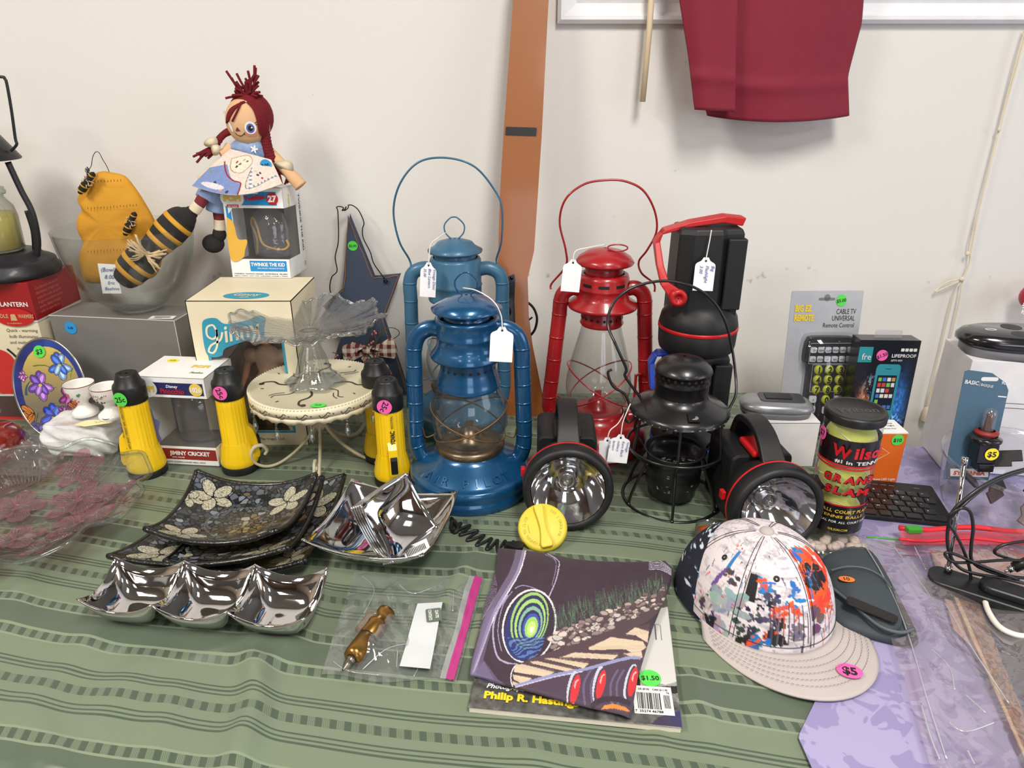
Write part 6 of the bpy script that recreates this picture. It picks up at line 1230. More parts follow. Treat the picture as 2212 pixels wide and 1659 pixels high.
CRY=film('crystal',(248,250,252),haze=.03,gl=.14,edge=1.6,rough=.02,bump=(300,.3,.001),edgergb=(200,206,210))
for k in range(12):
    a=math.radians(-90+30*k+9); b=MB(); x,y=(rp+.001)*math.cos(a),(rp+.001)*math.sin(a)
    b.M=TR(x,y,zp-.026); b.lathe([(.0005,-.004),(.0022,-.007),(.0030,-.013),(.0045,-.018),(.0042,-.022),(.0006,-.029)],7,sm=False); b.tube([(0,.0028*math.cos(q),-.001+.0035*math.sin(q)) for q in [2*math.pi*j/14 for j in range(14)]],.0005,5,closed=True); b.build('hanging_prism',CRY,t)
sticker(t,TR(.027,-.088,zp+.0016),.012,GREEN,'12.00',.005,ry=.008)
# ================================================================ crystal footed plate on the cake stand
cp=Vector((t.location.x+.000,t.location.y+.002,t.location.z+zp+.002)); zc=W(656,700,cp.y).z-cp.z
CR2=film('crystal_plate',(250,251,252),haze=.025,gl=.06,edge=1.7,rough=.02,bump=(55,.5,.004),edgergb=(205,209,210))
t=thing('crystal_pedestal_plate','ruffled clear crystal pedestal plate standing on the cream cake stand','cake plate',cp,0)
b=MB(); zb=zc-.016
def rip(a,k): return .5+.5*math.cos(8*a)
def fpl(u,v):
    a=2*math.pi*u; k=v; r=.012+.104*k; rr_=r*(1+.06*k**3*math.cos(8*a)+.012*k*math.cos(40*a)); z=zb+.004+.022*k**2+.0055*k**3*math.cos(8*a+.8)+.0022*k**1.2*math.cos(32*a); return (rr_*math.cos(a),rr_*math.sin(a),z)
b.sheet(fpl,192,20,cu=True); b.build('ruffled_plate',CR2,t,solid=.0034)
b=MB(); b.tube([fpl(i/192,1) for i in range(192)],.0022,7,closed=True); b.build('rim_bead',CRY,t)
b=MB(); b.lathe([(.002,zb+.003),(.020,zb+.002),(.016,zb-.004),(.0125,zb-.012),(.014,zb-.022),(.020,zb-.036),(.028,.016),(.040,.006),(.047,.002),(.044,.0005),(.030,.004),(.002,.006)],64,rf=lambda a,r,z:(r*(1+.09*math.cos(6*a)*(z<zb-.01)),z)); b.build('pedestal_foot',CRY,t)
# ================================================================ rag doll
def onell(px,py,c,r,M=None):
    """ray from the viewing side onto an ellipsoid: point and normal"""
    o=Vector((0,0,CH)); d=ray(px,py); r=Vector(r); oo=Vector(((o.x-c.x)/r.x,(o.y-c.y)/r.y,(o.z-c.z)/r.z)); dd=Vector((d.x/r.x,d.y/r.y,d.z/r.z))
    A=dd.dot(dd);B=2*oo.dot(dd);C=oo.dot(oo)-1;D=B*B-4*A*C
    tt=(-B-math.sqrt(max(D,0)))/(2*A); p=o+d*tt; n=Vector(((p.x-c.x)/r.x**2,(p.y-c.y)/r.y**2,(p.z-c.z)/r.z**2)).normalized(); return p,n
def decal(b,p,n,fn,off=.0006):
    q=n.to_track_quat('Z','Y').to_matrix().to_4x4(); b.M=TR(p+n*off)@q; fn(b)
Yd=1.300
t=thing('rag_doll','rag doll with dark red yarn hair and printed apron sitting on the windowed toy box','doll',(W(545,405,Yd).x,Yd,W(545,405,Yd).z+.002))
FACE=mat('tan_muslin',(222,178,136),.85,bump=(500,.3,.0004)); HAIR=mat('dark_red_yarn',(112,12,24),.9,bump=(400,.6,.001)); BLD=mat('pale_blue_print',(136,158,196),.8,nz=(45,.25)); SHO=mat('black_felt',(36,33,32),.95); SOCK=mat('wine_stripe_cloth',(118,36,44),.8); BEI=mat('cream_cloth',(222,208,180),.8)
hc=W(536,262,Yd-.004); hr=(.0375,.031,.040)
b=MB(); b.ell(tuple(hc),hr,36); hd=b.build('head',FACE,t,world=True)
def face(b):
    for px,py,rx,ry,mi,rot in ((541,276,.0095,.0105,0,0),(541,277,.0066,.0078,1,0),(541,277,.0038,.0046,2,0),(543.5,275,.0013,.0013,0,0),(499,274,.0030,.0085,0,.3),(512,268,.0000,.0,0,0),(543,288,.010,.005,4,0)):
        if rx: p,n=onell(px,py,hc,hr); decal(b,p,n,lambda b:b.disc(0,0,rx,ry,mi=mi,n=24,rot=rot),.0006+.0003*(mi if mi<3 else 0)+.0004*(rx<.002)*4)
b=MB(); face(b); p,n=onell(513,279,hc,hr); decal(b,p,n,lambda b:b.flat([(-.0045,-.003),(.0050,-.003),(.0005,.0035)],mi=3)); b.build('face_features',[WHITE,mat('violet_iris',(96,104,170),.4),INK,SOCK,mat('rosy_cheek',(216,140,110),.9)],hd,world=True)
b=MB()
def stroke(P,r=.0006): b.tube([onell(x,y,hc,hr)[0]+onell(x,y,hc,hr)[1]*.0004 for x,y in spl2(P,5)],r,5)
stroke([(508,287),(514,292),(522,293),(529,287)]); stroke([(532,272),(536,266),(543,265),(549,269),(552,277)]); stroke([(550,266),(556,262)]); stroke([(551,270),(557,268)]); stroke([(529,291),(528,286)],.0004); b.build('stitched_mouth_and_lashes',INK,hd,world=True)
b=MB(); rr=random.Random(3)
top=(532,218)
def onh(x,y,lift=.0012):
    p,n=onell(x,y,hc,hr); return p+n*lift
for k in range(22):   # right side locks sweeping from the parting
    f=k/21; x0=534+8*f; P=[(x0,222),(548+18*f,238+4*f),(556+20*f,262-4*f),(560+18*f,285-6*f),(568+6*f,294-2*f)]
    b.tube(spl([onh(min(x,hc.x and 578),y,.0016+.001*rr.random()) for x,y in P],4),.0017,5)
for k in range(12):
    f=k/11; P=[(530-4*f,221),(512-10*f,232+2*f),(500-7*f,248),(494-3*f,262+4*f)]; b.tube(spl([onh(x,y,.0014) for x,y in P],4),.0016,5)
P=[(522,222),(516,236),(508,252),(503,262)]; b.tube(spl([onh(x,y,.002) for x,y in P],4),.0018,5)
for k in range(46): # topknot
    a=rr.uniform(-.15,3.3); L_=rr.uniform(.012,.034)*(1.45 if .9<a<2.3 else 1); base=W(536+rr.uniform(-12,12),216+rr.uniform(-6,3),Yd-.006); e=base+Vector((math.cos(a)*L_*.9,rr.uniform(-.012,.006),math.sin(a)*L_+.004)); b.tube(spl([base,base.lerp(e,.5)+Vector((rr.uniform(-.003,.003),-.002,.003)),e],4),.0021,6)
b.ell(tuple(hc+Vector((.004,.007,.008))),(hr[0]*1.0,hr[1]*.98,hr[2]*1.0),28)
b.build('yarn_hair',HAIR,hd,world=True)
def braid(P,r,tail):
    b=MB(); Q=spl([W(x,y,Yd-.012) for x,y in P],9); 
    for s in range(3):
        b.tube([q+Vector((r*.55*math.cos(i*.75+s*2.09),r*.3*math.sin(i*.75+s*2.09),r*.4*math.sin(i*.75+s*2.09+1))) for i,q in enumerate(Q)],r*.62,7)
    e=Q[-1]
    for k in range(14):
        d=(W(*tail,Yd-.014)-e); p=e+d*rr.uniform(.7,1.15)+Vector((rr.uniform(-.008,.008),rr.uniform(-.004,.004),rr.uniform(-.008,.008))); b.tube(spl([e,e.lerp(p,.5)+Vector((rr.uniform(-.004,.004),0,rr.uniform(-.003,.003))),p],4),.0022,6)
    return b.build('yarn_braid',HAIR,t,world=True)
braid([(503,282),(490,286),(476,298),(464,316)],.008,(430,340)); braid([(572,290),(576,308),(580,328),(588,346)],.008,(598,392))
b=MB(); 
for k in range(8): e=W(600+k*3,372,Yd-.014); p=W(650-k*5,384+k*2,Yd-.012); b.tube(spl([e,e.lerp(p,.5)+Vector((0,0,-.003)),p],3),.0019,5)
b.build('loose_yarn_ends',HAIR,t,world=True)
for P in ([(458,310),(476,316),(474,332),(462,336),(456,322)],[(446,300),(466,296),(470,312),(452,318),(440,312)],[(590,352),(622,346),(634,358),(630,374),(612,368)]):
    b=MB(); 
    Q=[W(x,y,Yd-.020) for x,y in spl2(P,3,closed=True)]; c=sum(Q,Vector())/len(Q)+Vector((0,-.004,0)); n=len(Q); b.add([tuple(c)]+[tuple(q) for q in Q]+[tuple(c+Vector((0,.009,0)))],[(0,1+i,1+(i+1)%n) for i in range(n)]+[(n+1,1+(i+1)%n,1+i) for i in range(n)]); b.build('hair_ribbon',BEI,t,world=True)
# bodice and sleeves
def blob(name,P,Y,th,m,closed=True,layers=5,wob=0,par=None):
    Q=[W(x,y,Y) for x,y in spl2(P,4,closed=True)]; c=sum(Q,Vector())/len(Q); n=len(Q); V=[];F=[]
    S=[(.0,-1),(.5,-.87),(.8,-.6),(.95,-.3),(1,0),(.95,.3),(.7,.7),(0,1)]
    for s,h in S:
        for i,q in enumerate(Q): V.append(tuple(c+(q-c)*s+Vector((0,h*th+wob*math.sin(i*1.9)*s,0))))
    for k in range(len(S)-1): F+=[(k*n+i,k*n+(i+1)%n,(k+1)*n+(i+1)%n,(k+1)*n+i) for i in range(n)]
    b=MB(); b.add(V,F); return b.build(name,m,par or t,world=True)
blob('bodice',[(520,297),(540,302),(562,298),(576,312),(582,335),(574,352),(548,350),(520,336),(506,330),(496,314)],Yd-.004,.020,BLD,wob=.001)
# printed apron skirt, painted
cv=Cv(300,200,150,100,(222,208,196)); cv.poly([(0,100),(60,70),(120,140),(150,150),(150,200),(0,200)],(124,142,190)); cv.line([(40,60),(80,110),(120,138),(152,150),(150,200)],6,(150,40,50)); cv.poly([(60,40),(140,10),(180,40),(140,100),(90,90)],(226,216,196)); cv.line([(60,40),(140,10),(180,40),(140,100),(90,90),(60,40)],3,(160,120,90)); 
for x,y,c in ((100,52,(160,40,50)),(120,60,(90,120,80)),(150,40,(90,120,80)),(110,74,(40,40,40)),(130,36,(200,160,150)),(215,110,(60,60,60)),(235,130,(170,40,60)),(205,90,(200,190,180)),(20,120,(120,150,110)),(60,160,(60,50,60)),(90,185,(230,150,90)),(115,190,(60,60,70)),(225,100,(80,60,60))): cv.ell(x,y,7,5,c,rot=x)
for k in range(16): cv.poly([(180+k*7,170-(k*3)),(184+k*7,169-(k*3)),(186+k*7,182-(k*3)),(181+k*7,184-(k*3))],(110,135,175) if k%2 else (230,225,215))
for k in range(9): cv.poly([(180+k,80+k*10),(190+k,80+k*10),(190+k,88+k*10),(180+k,88+k*10)],(110,135,175) if k%2 else (230,225,215))
cv.line([(185,70),(180,175),(290,130)],3,(90,90,110)); cv.ell(60,175,40,12,(220,214,220)); cv.var(60,.08,2)
def skf(X,Y):
    u=X/300; v=Y/200; lx=499-84*v**.9; ly=322+80*v; rx=586+24*v; ry=346+52*v; px=lx*(1-u)+rx*u; py=ly*(1-u)+ry*u+(22*np.sin(math.pi*u)*v)*(.4+.6*v)
    Yv=Yd-.026-.018*v-.022*v**1.1*np.sin(math.pi*np.clip(u*.9+.05,0,1))+.0025*np.sin(u*26)*v
    a=(px-1106)/FPX; c=(829.5-py)/FPX; dy=math.cos(PITCH)+c*math.sin(PITCH); dz=-math.sin(PITCH)+c*math.cos(PITCH); tt=Yv/dy; return a*tt,Yv,CH+dz*tt
painted('printed_apron',cv,skf,mat('printed_cotton',(200,200,200),.85,attr=True),t,world=True,thick=-.002)
blob('skirt_lining',[(500,330),(582,350),(594,385),(540,402),(480,406),(430,392),(440,368)],Yd-.012,.018,BEI)
def limb(name,P,R_,m,Y,par=None): b=MB(); b.tube(spl([W(x,y,Y+dy) for x,y,dy in P],6),[R_[0]+(R_[1]-R_[0])*i/((len(P)-1)*6) for i in range((len(P)-1)*6+1)],14); return b.build(name,m,par or t,world=True)
limb('pantaloon',[(470,392,.012),(455,412,.0),(444,432,-.008)],(.018,.018),BLD,Yd-.02); limb('pantaloon',[(478,395,.004),(470,425,.0),(466,455,0)],(.016,.017),BLD,Yd-.012)
limb('stocking',[(440,425,-.014),(430,443,-.016)],(.0105,.0095),SOCK,Yd-.02); limb('stocking',[(470,450,0),(474,478,0)],(.0095,.009),SOCK,Yd-.012)
limb('sock_cuff',[(430,441,-.016),(419,456,-.018)],(.0100,.0100),BEI,Yd-.02); limb('sock_cuff',[(474,474,0),(475,496,0)],(.0095,.010),BEI,Yd-.012)
b=MB(); b.ell(tuple(W(400,471,Yd-.042)),(.0185,.016,.019),20); b.ell(tuple(W(412,460,Yd-.036)),(.012,.012,.012),14); b.build('shoe',SHO,t,world=True)
b=MB(); b.ell(tuple(W(461,526,Yd-.012)),(.0195,.016,.017),20); b.ell(tuple(W(474,506,Yd-.012)),(.012,.012,.014),14); b.build('shoe',SHO,t,world=True)
limb('arm',[(500,318,0),(490,330,-.006),(478,336,-.012)],(.011,.009),FACE,Yd-.004); limb('arm',[(580,325,0),(612,360,-.008),(636,386,-.014),(650,402,-.016)],(.009,.012),FACE,Yd-.002)
b=MB(); p=W(574,357,Yd-.035); b.M=TR(p)@FRONT; 
n=30; b.prism([(.0098*math.cos(2*math.pi*i/n),.0098*math.sin(2*math.pi*i/n)) for i in range(n)],0,.0006,0); b.text('2.00',0,-.004,.010,.0010,1,'c',bold=1,w=.013,rot=8); b.build('price_sticker',[BLUES,INK],t,world=True)
b=MB(); p=W(549,322,Yd-.026); b.M=TR(p)@FRONT
for k in range(5): b.disc(.0035*math.cos(k*1.257),.0035*math.sin(k*1.257),.0035,.0015,rot=k*1.257,n=10,z=.0001*k)
b.build('flower_button',WHITE,t,world=True)
# ================================================================ rifle leaning on the wall
WOOD=mat('orange_brown_stock',(158,94,44),.38,coat=.3,nz=(3,.12)); STEEL=mat('blued_steel',(26,26,28),.3,metal=.6,coat=.3)
Y0,kk=1.232,.155
pf=RP(1120,906,Y0,kk); t=thing('rifle','wooden stocked rifle leaning upright against the wall between blue and red lanterns','rifle',(pf.x,pf.y,pf.z))
b=MB(); slab(b,[(1126,-60),(1176,-60),(1170,40),(1158,290),(1142,540),(1128,600),(1131,690),(1140,760),(1160,860),(1170,905),(1092,908),(1082,880),(1086,790),(1090,700),(1086,600),(1092,420),(1100,290)],Y0,kk,.034); b.build('wooden_stock',WOOD,t,world=True,bevel=.010,seg=4)
b=MB(); b.tube([RP(1119,-60,Y0+.014,kk),RP(1098,290,Y0+.014,kk),RP(1086,600,Y0+.014,kk)],.0055,12); b.build('barrel',STEEL,t,world=True)
b=MB(); slab(b,[(1094,275),(1158,277),(1157,292),(1093,290)],Y0-.002,kk,.038); b.build('barrel_band',BLACKP,t,world=True,bevel=.001)
b=MB(); slab(b,[(1099,598),(1110,594),(1112,604),(1110,650),(1112,700),(1106,712),(1098,700),(1088,668),(1080,655),(1082,635),(1092,625)],Y0-.004,kk,.006); b.build('receiver_plate',STEEL,t,world=True,bevel=.001)
b=MB()
for x,y in ((1105,601),(1106,705)): p=RP(x,y,Y0-.005,kk); b.M=TR(p)@FRONT; b.lathe([(.0035,0),(.003,.0012),(.0001,.0012)],14)
p=RP(1093,673,Y0-.005,kk); b.M=TR(p)@FRONT; b.lathe([(.010,0),(.0095,.005),(.004,.006),(.0035,.0045),(.0001,.0045)],22); b.M=Matrix.Identity(4); b.tube([RP(1096,672,Y0-.004,kk),RP(1075,660,Y0-.008,kk),RP(1066,657,Y0-.010,kk)],.0032,8); b.ell(tuple(RP(1082,632,Y0-.008,kk)),(.006,.006,.006),10); b.build('bolt_and_screws',STEEL,t,world=True)
b=MB(); b.tube(spl([RP(x,y,Y0+.015,kk) for x,y in ((1130,652),(1142,655),(1154,668),(1160,688),(1156,710),(1146,724),(1132,730))],6),.0024,8); b.tube(spl([RP(x,y,Y0+.015,kk) for x,y in ((1132,690),(1142,691),(1150,685))],4),.0018,6); slab(b,[(1128,640),(1133,642),(1137,760),(1132,760)],Y0+.010,kk,.010); b.build('trigger_guard',STEEL,t,world=True)
# ================================================================ hanging trousers, stick, cord, santa trim
RC=mat('crimson_cloth',(128,16,42),.75,sheen=.15,bump=(500,.2,.0003)); 
t=thing('trousers','dark red trousers hanging against the wall above the lanterns','trousers',W(1660,-20,1.33))
def leg(L_,R_,top,Y,n=50,hem=None,wv=.005,ph=0,bulge=0):
    def f(u,v):
        y0,y1=top,hem(u); py=y0+(y1-y0)*v; lx=np.interp(py,[p[1] for p in L_],[p[0] for p in L_]); rx=np.interp(py,[p[1] for p in R_],[p[0] for p in R_]); px=lx+(rx-lx)*u
        return W(px,py,Y+wv*math.sin(u*7+ph+v*1.2)*(.5+.5*v)-bulge*math.sin(math.pi*u)-.004*math.exp(-((v-.82)**2)*800))
    return f
b=MB(); b.sheet(leg([(1540,-160),(1500,0),(1490,100),(1528,252)],[(1885,-160),(1866,0),(1862,50),(1838,140),(1832,165),(1835,252)],-160,1.350,hem=lambda u:250+14*math.sin(math.pi*u)**.8,wv=.006,bulge=.018),60,50); b.build('rear_leg',RC,t,world=True,solid=.006,off=1)
b=MB(); b.sheet(leg([(1440,-160),(1467,0),(1486,120),(1500,238)],[(1600,-160),(1594,0),(1590,120),(1588,252)],-160,1.318,hem=lambda u:237+5*u,wv=.003,ph=2,bulge=.008),30,50); b.build('front_leg',RC,t,world=True,solid=.006,off=1)
t=thing('wooden_stick','thin pale wooden rod hanging beside the red trousers','rod',W(1388,220,1.372)); b=MB(); b.tube([W(1388,220,1.372),W(1403,60,1.372),W(1412,-80,1.372)],.0052,14); b.build('rod',mat('pale_wood',(222,202,168),.55,nz=(8,.1)),t,world=True)
CORD=mat('cream_cord',(226,214,188),.75); t=thing('pull_cord','knotted cream pull cord with wooden acorn hanging down the right wall','cord',W(2000,908,1.398)); Yc=1.398
b=MB(); 
for P in ([(2215,60),(2195,130),(2158,275),(2120,430),(2098,540),(2092,575),(2078,603),(2060,640),(2030,760),(2008,850),(2001,880)],[(2219,60),(2200,130),(2160,275),(2118,440),(2094,530),(2096,560),(2080,603),(2072,650),(2048,750),(2012,850),(2003,880)],[(2078,603),(2050,608),(2028,622),(2021,630),(2040,622),(2062,612),(2080,604)]): b.tube(spl([W(x,y,Yc-.002*i%.004) for i,(x,y) in enumerate(P)],6),.0014,6)
b.ell(tuple(W(2078,603,Yc-.004)),(.0055,.004,.005),10); b.ell(tuple(W(2090,548,Yc-.004)),(.004,.003,.005),10); b.ell(tuple(W(2158,280,Yc-.004)),(.003,.003,.004),10); b.build('cord',CORD,t,world=True)
b=MB(); a,c=W(2001,878,Yc),W(1997,910,Yc); d=c-a; b.M=TR(a)@d.to_track_quat('Z','Y').to_matrix().to_4x4(); b.lathe([(.002,0),(.004,.003),(.0085,d.length-.004),(.008,d.length),(.002,d.length)],16); b.build('wooden_acorn',CORD,t,world=True)
t=thing('santa_ornament','red ornament with white fluffy trim just entering the right edge','ornament',W(2226,650,1.36)); b=MB(); c=W(2232,640,1.36); b.ell(tuple(c),(.026,.02,.026),20); b.build('red_cap',mat('red_velvet',(170,20,40),.9,sheen=.5),t,world=True)
b=MB(); rr=random.Random(2)
for k in range(120): p=W(2226+rr.uniform(-16,20),662+rr.uniform(-8,16),1.352); b.tube([p,p+Vector((rr.uniform(-.006,.004),-.004,rr.uniform(-.009,.003)))],.0011,4)
b.build('fluffy_trim',mat('white_fur',(240,238,238),.95),t,world=True)
# ================================================================ caps
def capshape(cc,dirdeg,R,H,n=300,m=110):
    """crown surface: image space X = angle (0..n) , Y = from the button (0) down to the rim (m)"""
    q=math.radians(dirdeg); fx,fy=math.cos(q),math.sin(q)
    def prof(k):  # k 0 at top, 1 at rim
        ang=k**.92*1.32; r=math.sin(min(ang,math.pi/2))**.86/ math.sin(1.32)**.86; z=(math.cos(ang)-math.cos(1.32))/(1-math.cos(1.32)); return r,z**.80
    def pt(a,k,lift=0):
        r,z=prof(k) if k>0 else (0,1)
        ca,sa=math.cos(a),math.sin(a); lx=R*1.06*ca*r; ly=R*.94*sa*r
        zz=H*z*(1+.03*ca*math.sin(math.pi*k))+lift; seam=1-.012*math.exp(-((((a/(math.pi/3)+.5)%1)-.5)/.04)**2)*math.sin(math.pi*k)
        lx*=seam; ly*=seam; return Vector((cc.x+lx*fx-ly*fy,cc.y+lx*fy+ly*fx,cc.z+zz))
    return pt,prof,(fx,fy)
def cap(label,cc,dirdeg,R,H,paint,brimcol,brimL,button,linem,sticker_=None,parts=True):
    t=thing('baseball_cap',label,'cap',cc); pt,prof,(fx,fy)=capshape(cc,dirdeg,R,H)
    nx,ny=360,130; cv=paint(nx,ny,pt)
    A=np.linspace(0,2*math.pi,nx); K=np.linspace(0.0,1,ny); P=np.array([[pt(a,k) for a in A] for k in K])
    painted('crown',cv,lambda X,Y:(P[...,0],P[...,1],P[...,2]),mat('printed_cap_twill',(200,200,200),.8,attr=True,bump=(500,.3,.0004)),t,world=True)
    # brim: flat crescent in front
    b=MB(); 
    def br(u,v):
        a=math.radians(-86+172*u); ca,sa=math.cos(a),math.sin(a); 
        ix,iy=R*1.06*ca,R*.94*sa; ox,oy=R*1.02*ca*1.0+brimL*max(0,ca)**.42,R*1.06*sa*(1+.03*math.cos(a))
        lx,ly=ix+(ox-ix)*v,iy+(oy-iy)*v; z=-.002+.004*(1-v)-.006*abs(math.sin(a))**3*v
        return Vector((cc.x+lx*fx-ly*fy,cc.y+lx*fy+ly*fx,cc.z+z))
    b.sheet(br,60,14); b.build('brim',brimcol,t,world=True,solid=.0026,off=1)
    b=MB()
    for v in (.2,.34,.48,.62,.76): 
        for i in range(0,56): p,q=br(.04+.92*i/56,v),br(.04+.92*(i+.6)/56,v); b.tube([p+Vector((0,0,.0028)),q+Vector((0,0,.0028))],.00028,4)
    b.build('brim_stitching',mat('dark_thread',(96,88,90),.8) if parts else linem,t,world=True,weld=False)
    b=MB(); b.ell((cc.x,cc.y,cc.z+H+.0005),(.0085,.0085,.0045),18); b.build('button',button,t,world=True)
    if parts:
        b=MB()
        for s in range(6):
            for d in (-.035,.035):
                b.tube([pt(s*math.pi/3+d/(.35+k),k,.0)+(pt(s*math.pi/3,k)-Vector((cc.x,cc.y,cc.z)))*.006 for k in [.06+.92*j/20 for j in range(21)]],.00035,4)
        b.tube([pt(2*math.pi*j/90,.965)+(pt(2*math.pi*j/90,.965)-cc)*.006 for j in range(90)],.0004,4,closed=True)
        b.build('seam_stitching',INK,t,world=True,weld=False)
        b=MB()
        for s in range(6):
            p=pt((s+.5)*math.pi/3,.46); nn=(p-cc-Vector((0,0,H*.2))).normalized(); decal(b,p,nn,lambda b:b.lathe([(.0036,0),(.0030,.0008),(.0012,.0008),(.0010,0)],14),.0002)
        b.build('eyelets',INK,t,world=True)
    if sticker_:
        p=br(.56,.63); b=MB().at(TR(p+Vector((0,0,.0028)))@RZ(-12)); b.prism([(.0135*math.cos(2*math.pi*i/30),.0105*math.sin(2*math.pi*i/30)) for i in range(30)],0,.0003); b.text('$5',0,-.0055,.015,.0006,1,'c',bold=2); b.build('price_sticker',[PINK,INK],t,world=True)
    return t,br
hatc=Vector((T(1632,1300).x-.004,.700,.012)); HD=-69; HR=.090; HH=.098
def inv(pt,nx,ny,H):
    """table of projected places so that art can be laid where the photo has it"""
    L=[]
    for j in range(0,ny,3):
        for i in range(0,nx,4):
            p=pt(2*math.pi*i/(nx-1),j/(ny-1)); d=p-Vector((0,0,CH)); c,s=math.cos(PITCH),math.sin(PITCH); f=d.y*c-d.z*s; v=d.y*s+d.z*c; px=1106+FPX*d.x/f; py=829.5-FPX*v/f
            nrm=(p-hatc-Vector((0,0,-.01))); 
            if nrm.dot(d)<0: L.append((px,py,i,j))
    return np.array(L)
def hatpaint(nx,ny,pt):
    cv=Cv(nx,ny,nx,ny,(222,212,216)); L=inv(pt,nx,ny,HH)
    def at(cx,cy):   # crop coordinates of the photo detail (3.77 px per px, origin 1400,1120)
        px,py=1400+cx/3.77,1120+cy/3.77; k=np.argmin((L[:,0]-px)**2+(L[:,1]-py)**2); return L[k,2],L[k,3]
    r=random.Random(21); q=cv.noise(22,5); q2=cv.noise(60,6); g=np.clip((q*.6+q2*.4-.52)*5,0,1)[...,None]; cv.a=cv.a*(1-.55*g)+np.array((132,128,140))*.55*g
    cols=[(40,38,48),(214,60,66),(232,84,48),(34,110,170),(96,60,130),(150,140,150),(190,170,160),(24,22,28)]
    for k in range(420):
        x,y=r.uniform(0,nx),r.uniform(4,ny); a=r.uniform(1.2,1.9); l=r.uniform(2,13); cv.line([(x,y),(x+math.cos(a)*l,y+math.sin(a)*l)],(r.uniform(.8,2.2),.6),r.choice(cols[:1]*3+cols[5:7]*4+cols),.7,smooth=False)
    def bl(cx,cy,rx,ry,c,n=16,sp=1.0,al=.95):
        x,y=at(cx,cy)
        for k in range(n): a=r.uniform(0,6.28); d=r.uniform(0,1)**.7*sp; cv.ell(x+d*rx*math.cos(a),y+d*ry*math.sin(a),rx*r.uniform(.12,.42),ry*r.uniform(.12,.5),tuple(min(255,max(0,v+r.uniform(-18,18))) for v in c),rot=r.uniform(0,180),al=al)
    def st(P,w,c,al=.95):
        Q=[at(*p) for p in P]
        if max(abs(Q[i][0]-Q[i+1][0]) for i in range(len(Q)-1))<nx*.3: cv.line(Q,w,c,al)
    O=(226,76,40); K=(22,22,26); B_=(36,112,178); V_=(104,66,140); 
    bl(270,700,9,26,B_,26); bl(255,640,6,12,(200,120,40),8); bl(300,440,8,14,(220,50,90),12); st([(640,400),(560,500),(520,600)],4,V_); st([(760,270),(700,340),(640,400)],4,B_)
    bl(1330,420,34,22,O,46,1.1); bl(1300,560,26,22,O,34,1.1); bl(1400,640,18,20,O,26); bl(1440,330,12,12,V_,14); bl(1220,280,14,9,B_,12); bl(1200,640,8,14,B_,10); bl(1380,470,17,17,K,26,.8,1); bl(1480,700,5,22,O,12); bl(1180,760,6,10,O,10); bl(740,250,8,5,O,6)
    for k in range(16): st([(1330+r.uniform(-120,120),420+r.uniform(-120,160)),(1300+r.uniform(-120,160),520+r.uniform(-160,160))],1.6,r.choice([K,(60,40,50),(90,60,130),B_,(240,120,90)]))
    st([(880,450),(860,560),(840,680)],9,K,1); bl(880,500,6,7,K,8); bl(960,600,7,14,B_,12); bl(930,540,6,9,O,8); bl(1000,660,8,9,(50,60,80),10); bl(1060,800,6,9,O,14); bl(1040,960,6,6,O,12); bl(1070,880,7,14,K,12); bl(960,720,8,6,K,8); bl(780,730,7,5,(34,40,56),8); bl(900,820,7,7,(60,60,72),9); bl(740,830,6,9,(50,52,62),9); bl(770,930,6,7,(40,44,58),8); bl(900,920,7,6,(50,56,72),8); bl(940,1000,8,6,(46,52,72),9); bl(820,1050,9,11,K,12,.7,1); bl(900,1050,8,8,B_,10); bl(850,1010,6,6,O,6); bl(640,680,14,18,(150,150,158),16); bl(600,800,14,18,(160,160,168),16); bl(680,480,9,8,(60,60,66),10)
    bl(490,900,5,14,K,10); bl(460,660,6,9,(70,60,64),7); bl(1330,820,12,14,(90,76,84),16); bl(1240,900,8,14,(120,104,112),14)
    for k in range(26): x=r.uniform(1000,1480); st([(x,r.uniform(700,800)),(x+r.uniform(-6,6),r.uniform(900,1080))],1.2,r.choice([K,(70,62,84),(110,96,120),(200,90,70)]),.8)
    for x,y in ((660,465),(580,580),(390,670),(700,725),(460,825),(590,940),(700,890),(1110,780),(450,620),(640,660)): bl(x,y,2.2,1.8,(206,36,60),4)
    return cv
NVY=mat('navy_cap_cloth',(24,28,44),.8); GBR=mat('pale_grey_twill',(184,174,170),.8,bump=(700,.3,.0003),nz=(14,.04))
def navypaint(nx,ny,pt):
    cv=Cv(nx,ny,nx,ny,(22,26,42)); q=cv.noise(26,9); cv.a[q>.66]=(214,222,230); cv.a[(q>.62)&(q<=.66)]=(54,84,116); return cv
h2,br2=cap('navy patterned cap tucked beneath the splattered cap',hatc+Vector((-.009,.012,-.006)),HD+10,HR*.955,HH*.96,navypaint,mat('line_printed_cap_brim',(206,214,216),.8),.066,NVY,INK,parts=False)
h1,br1=cap('white cap with orange, blue and black paint splatter and a grey brim',hatc,HD,HR,HH,hatpaint,GBR,.067,GBR,INK,True)
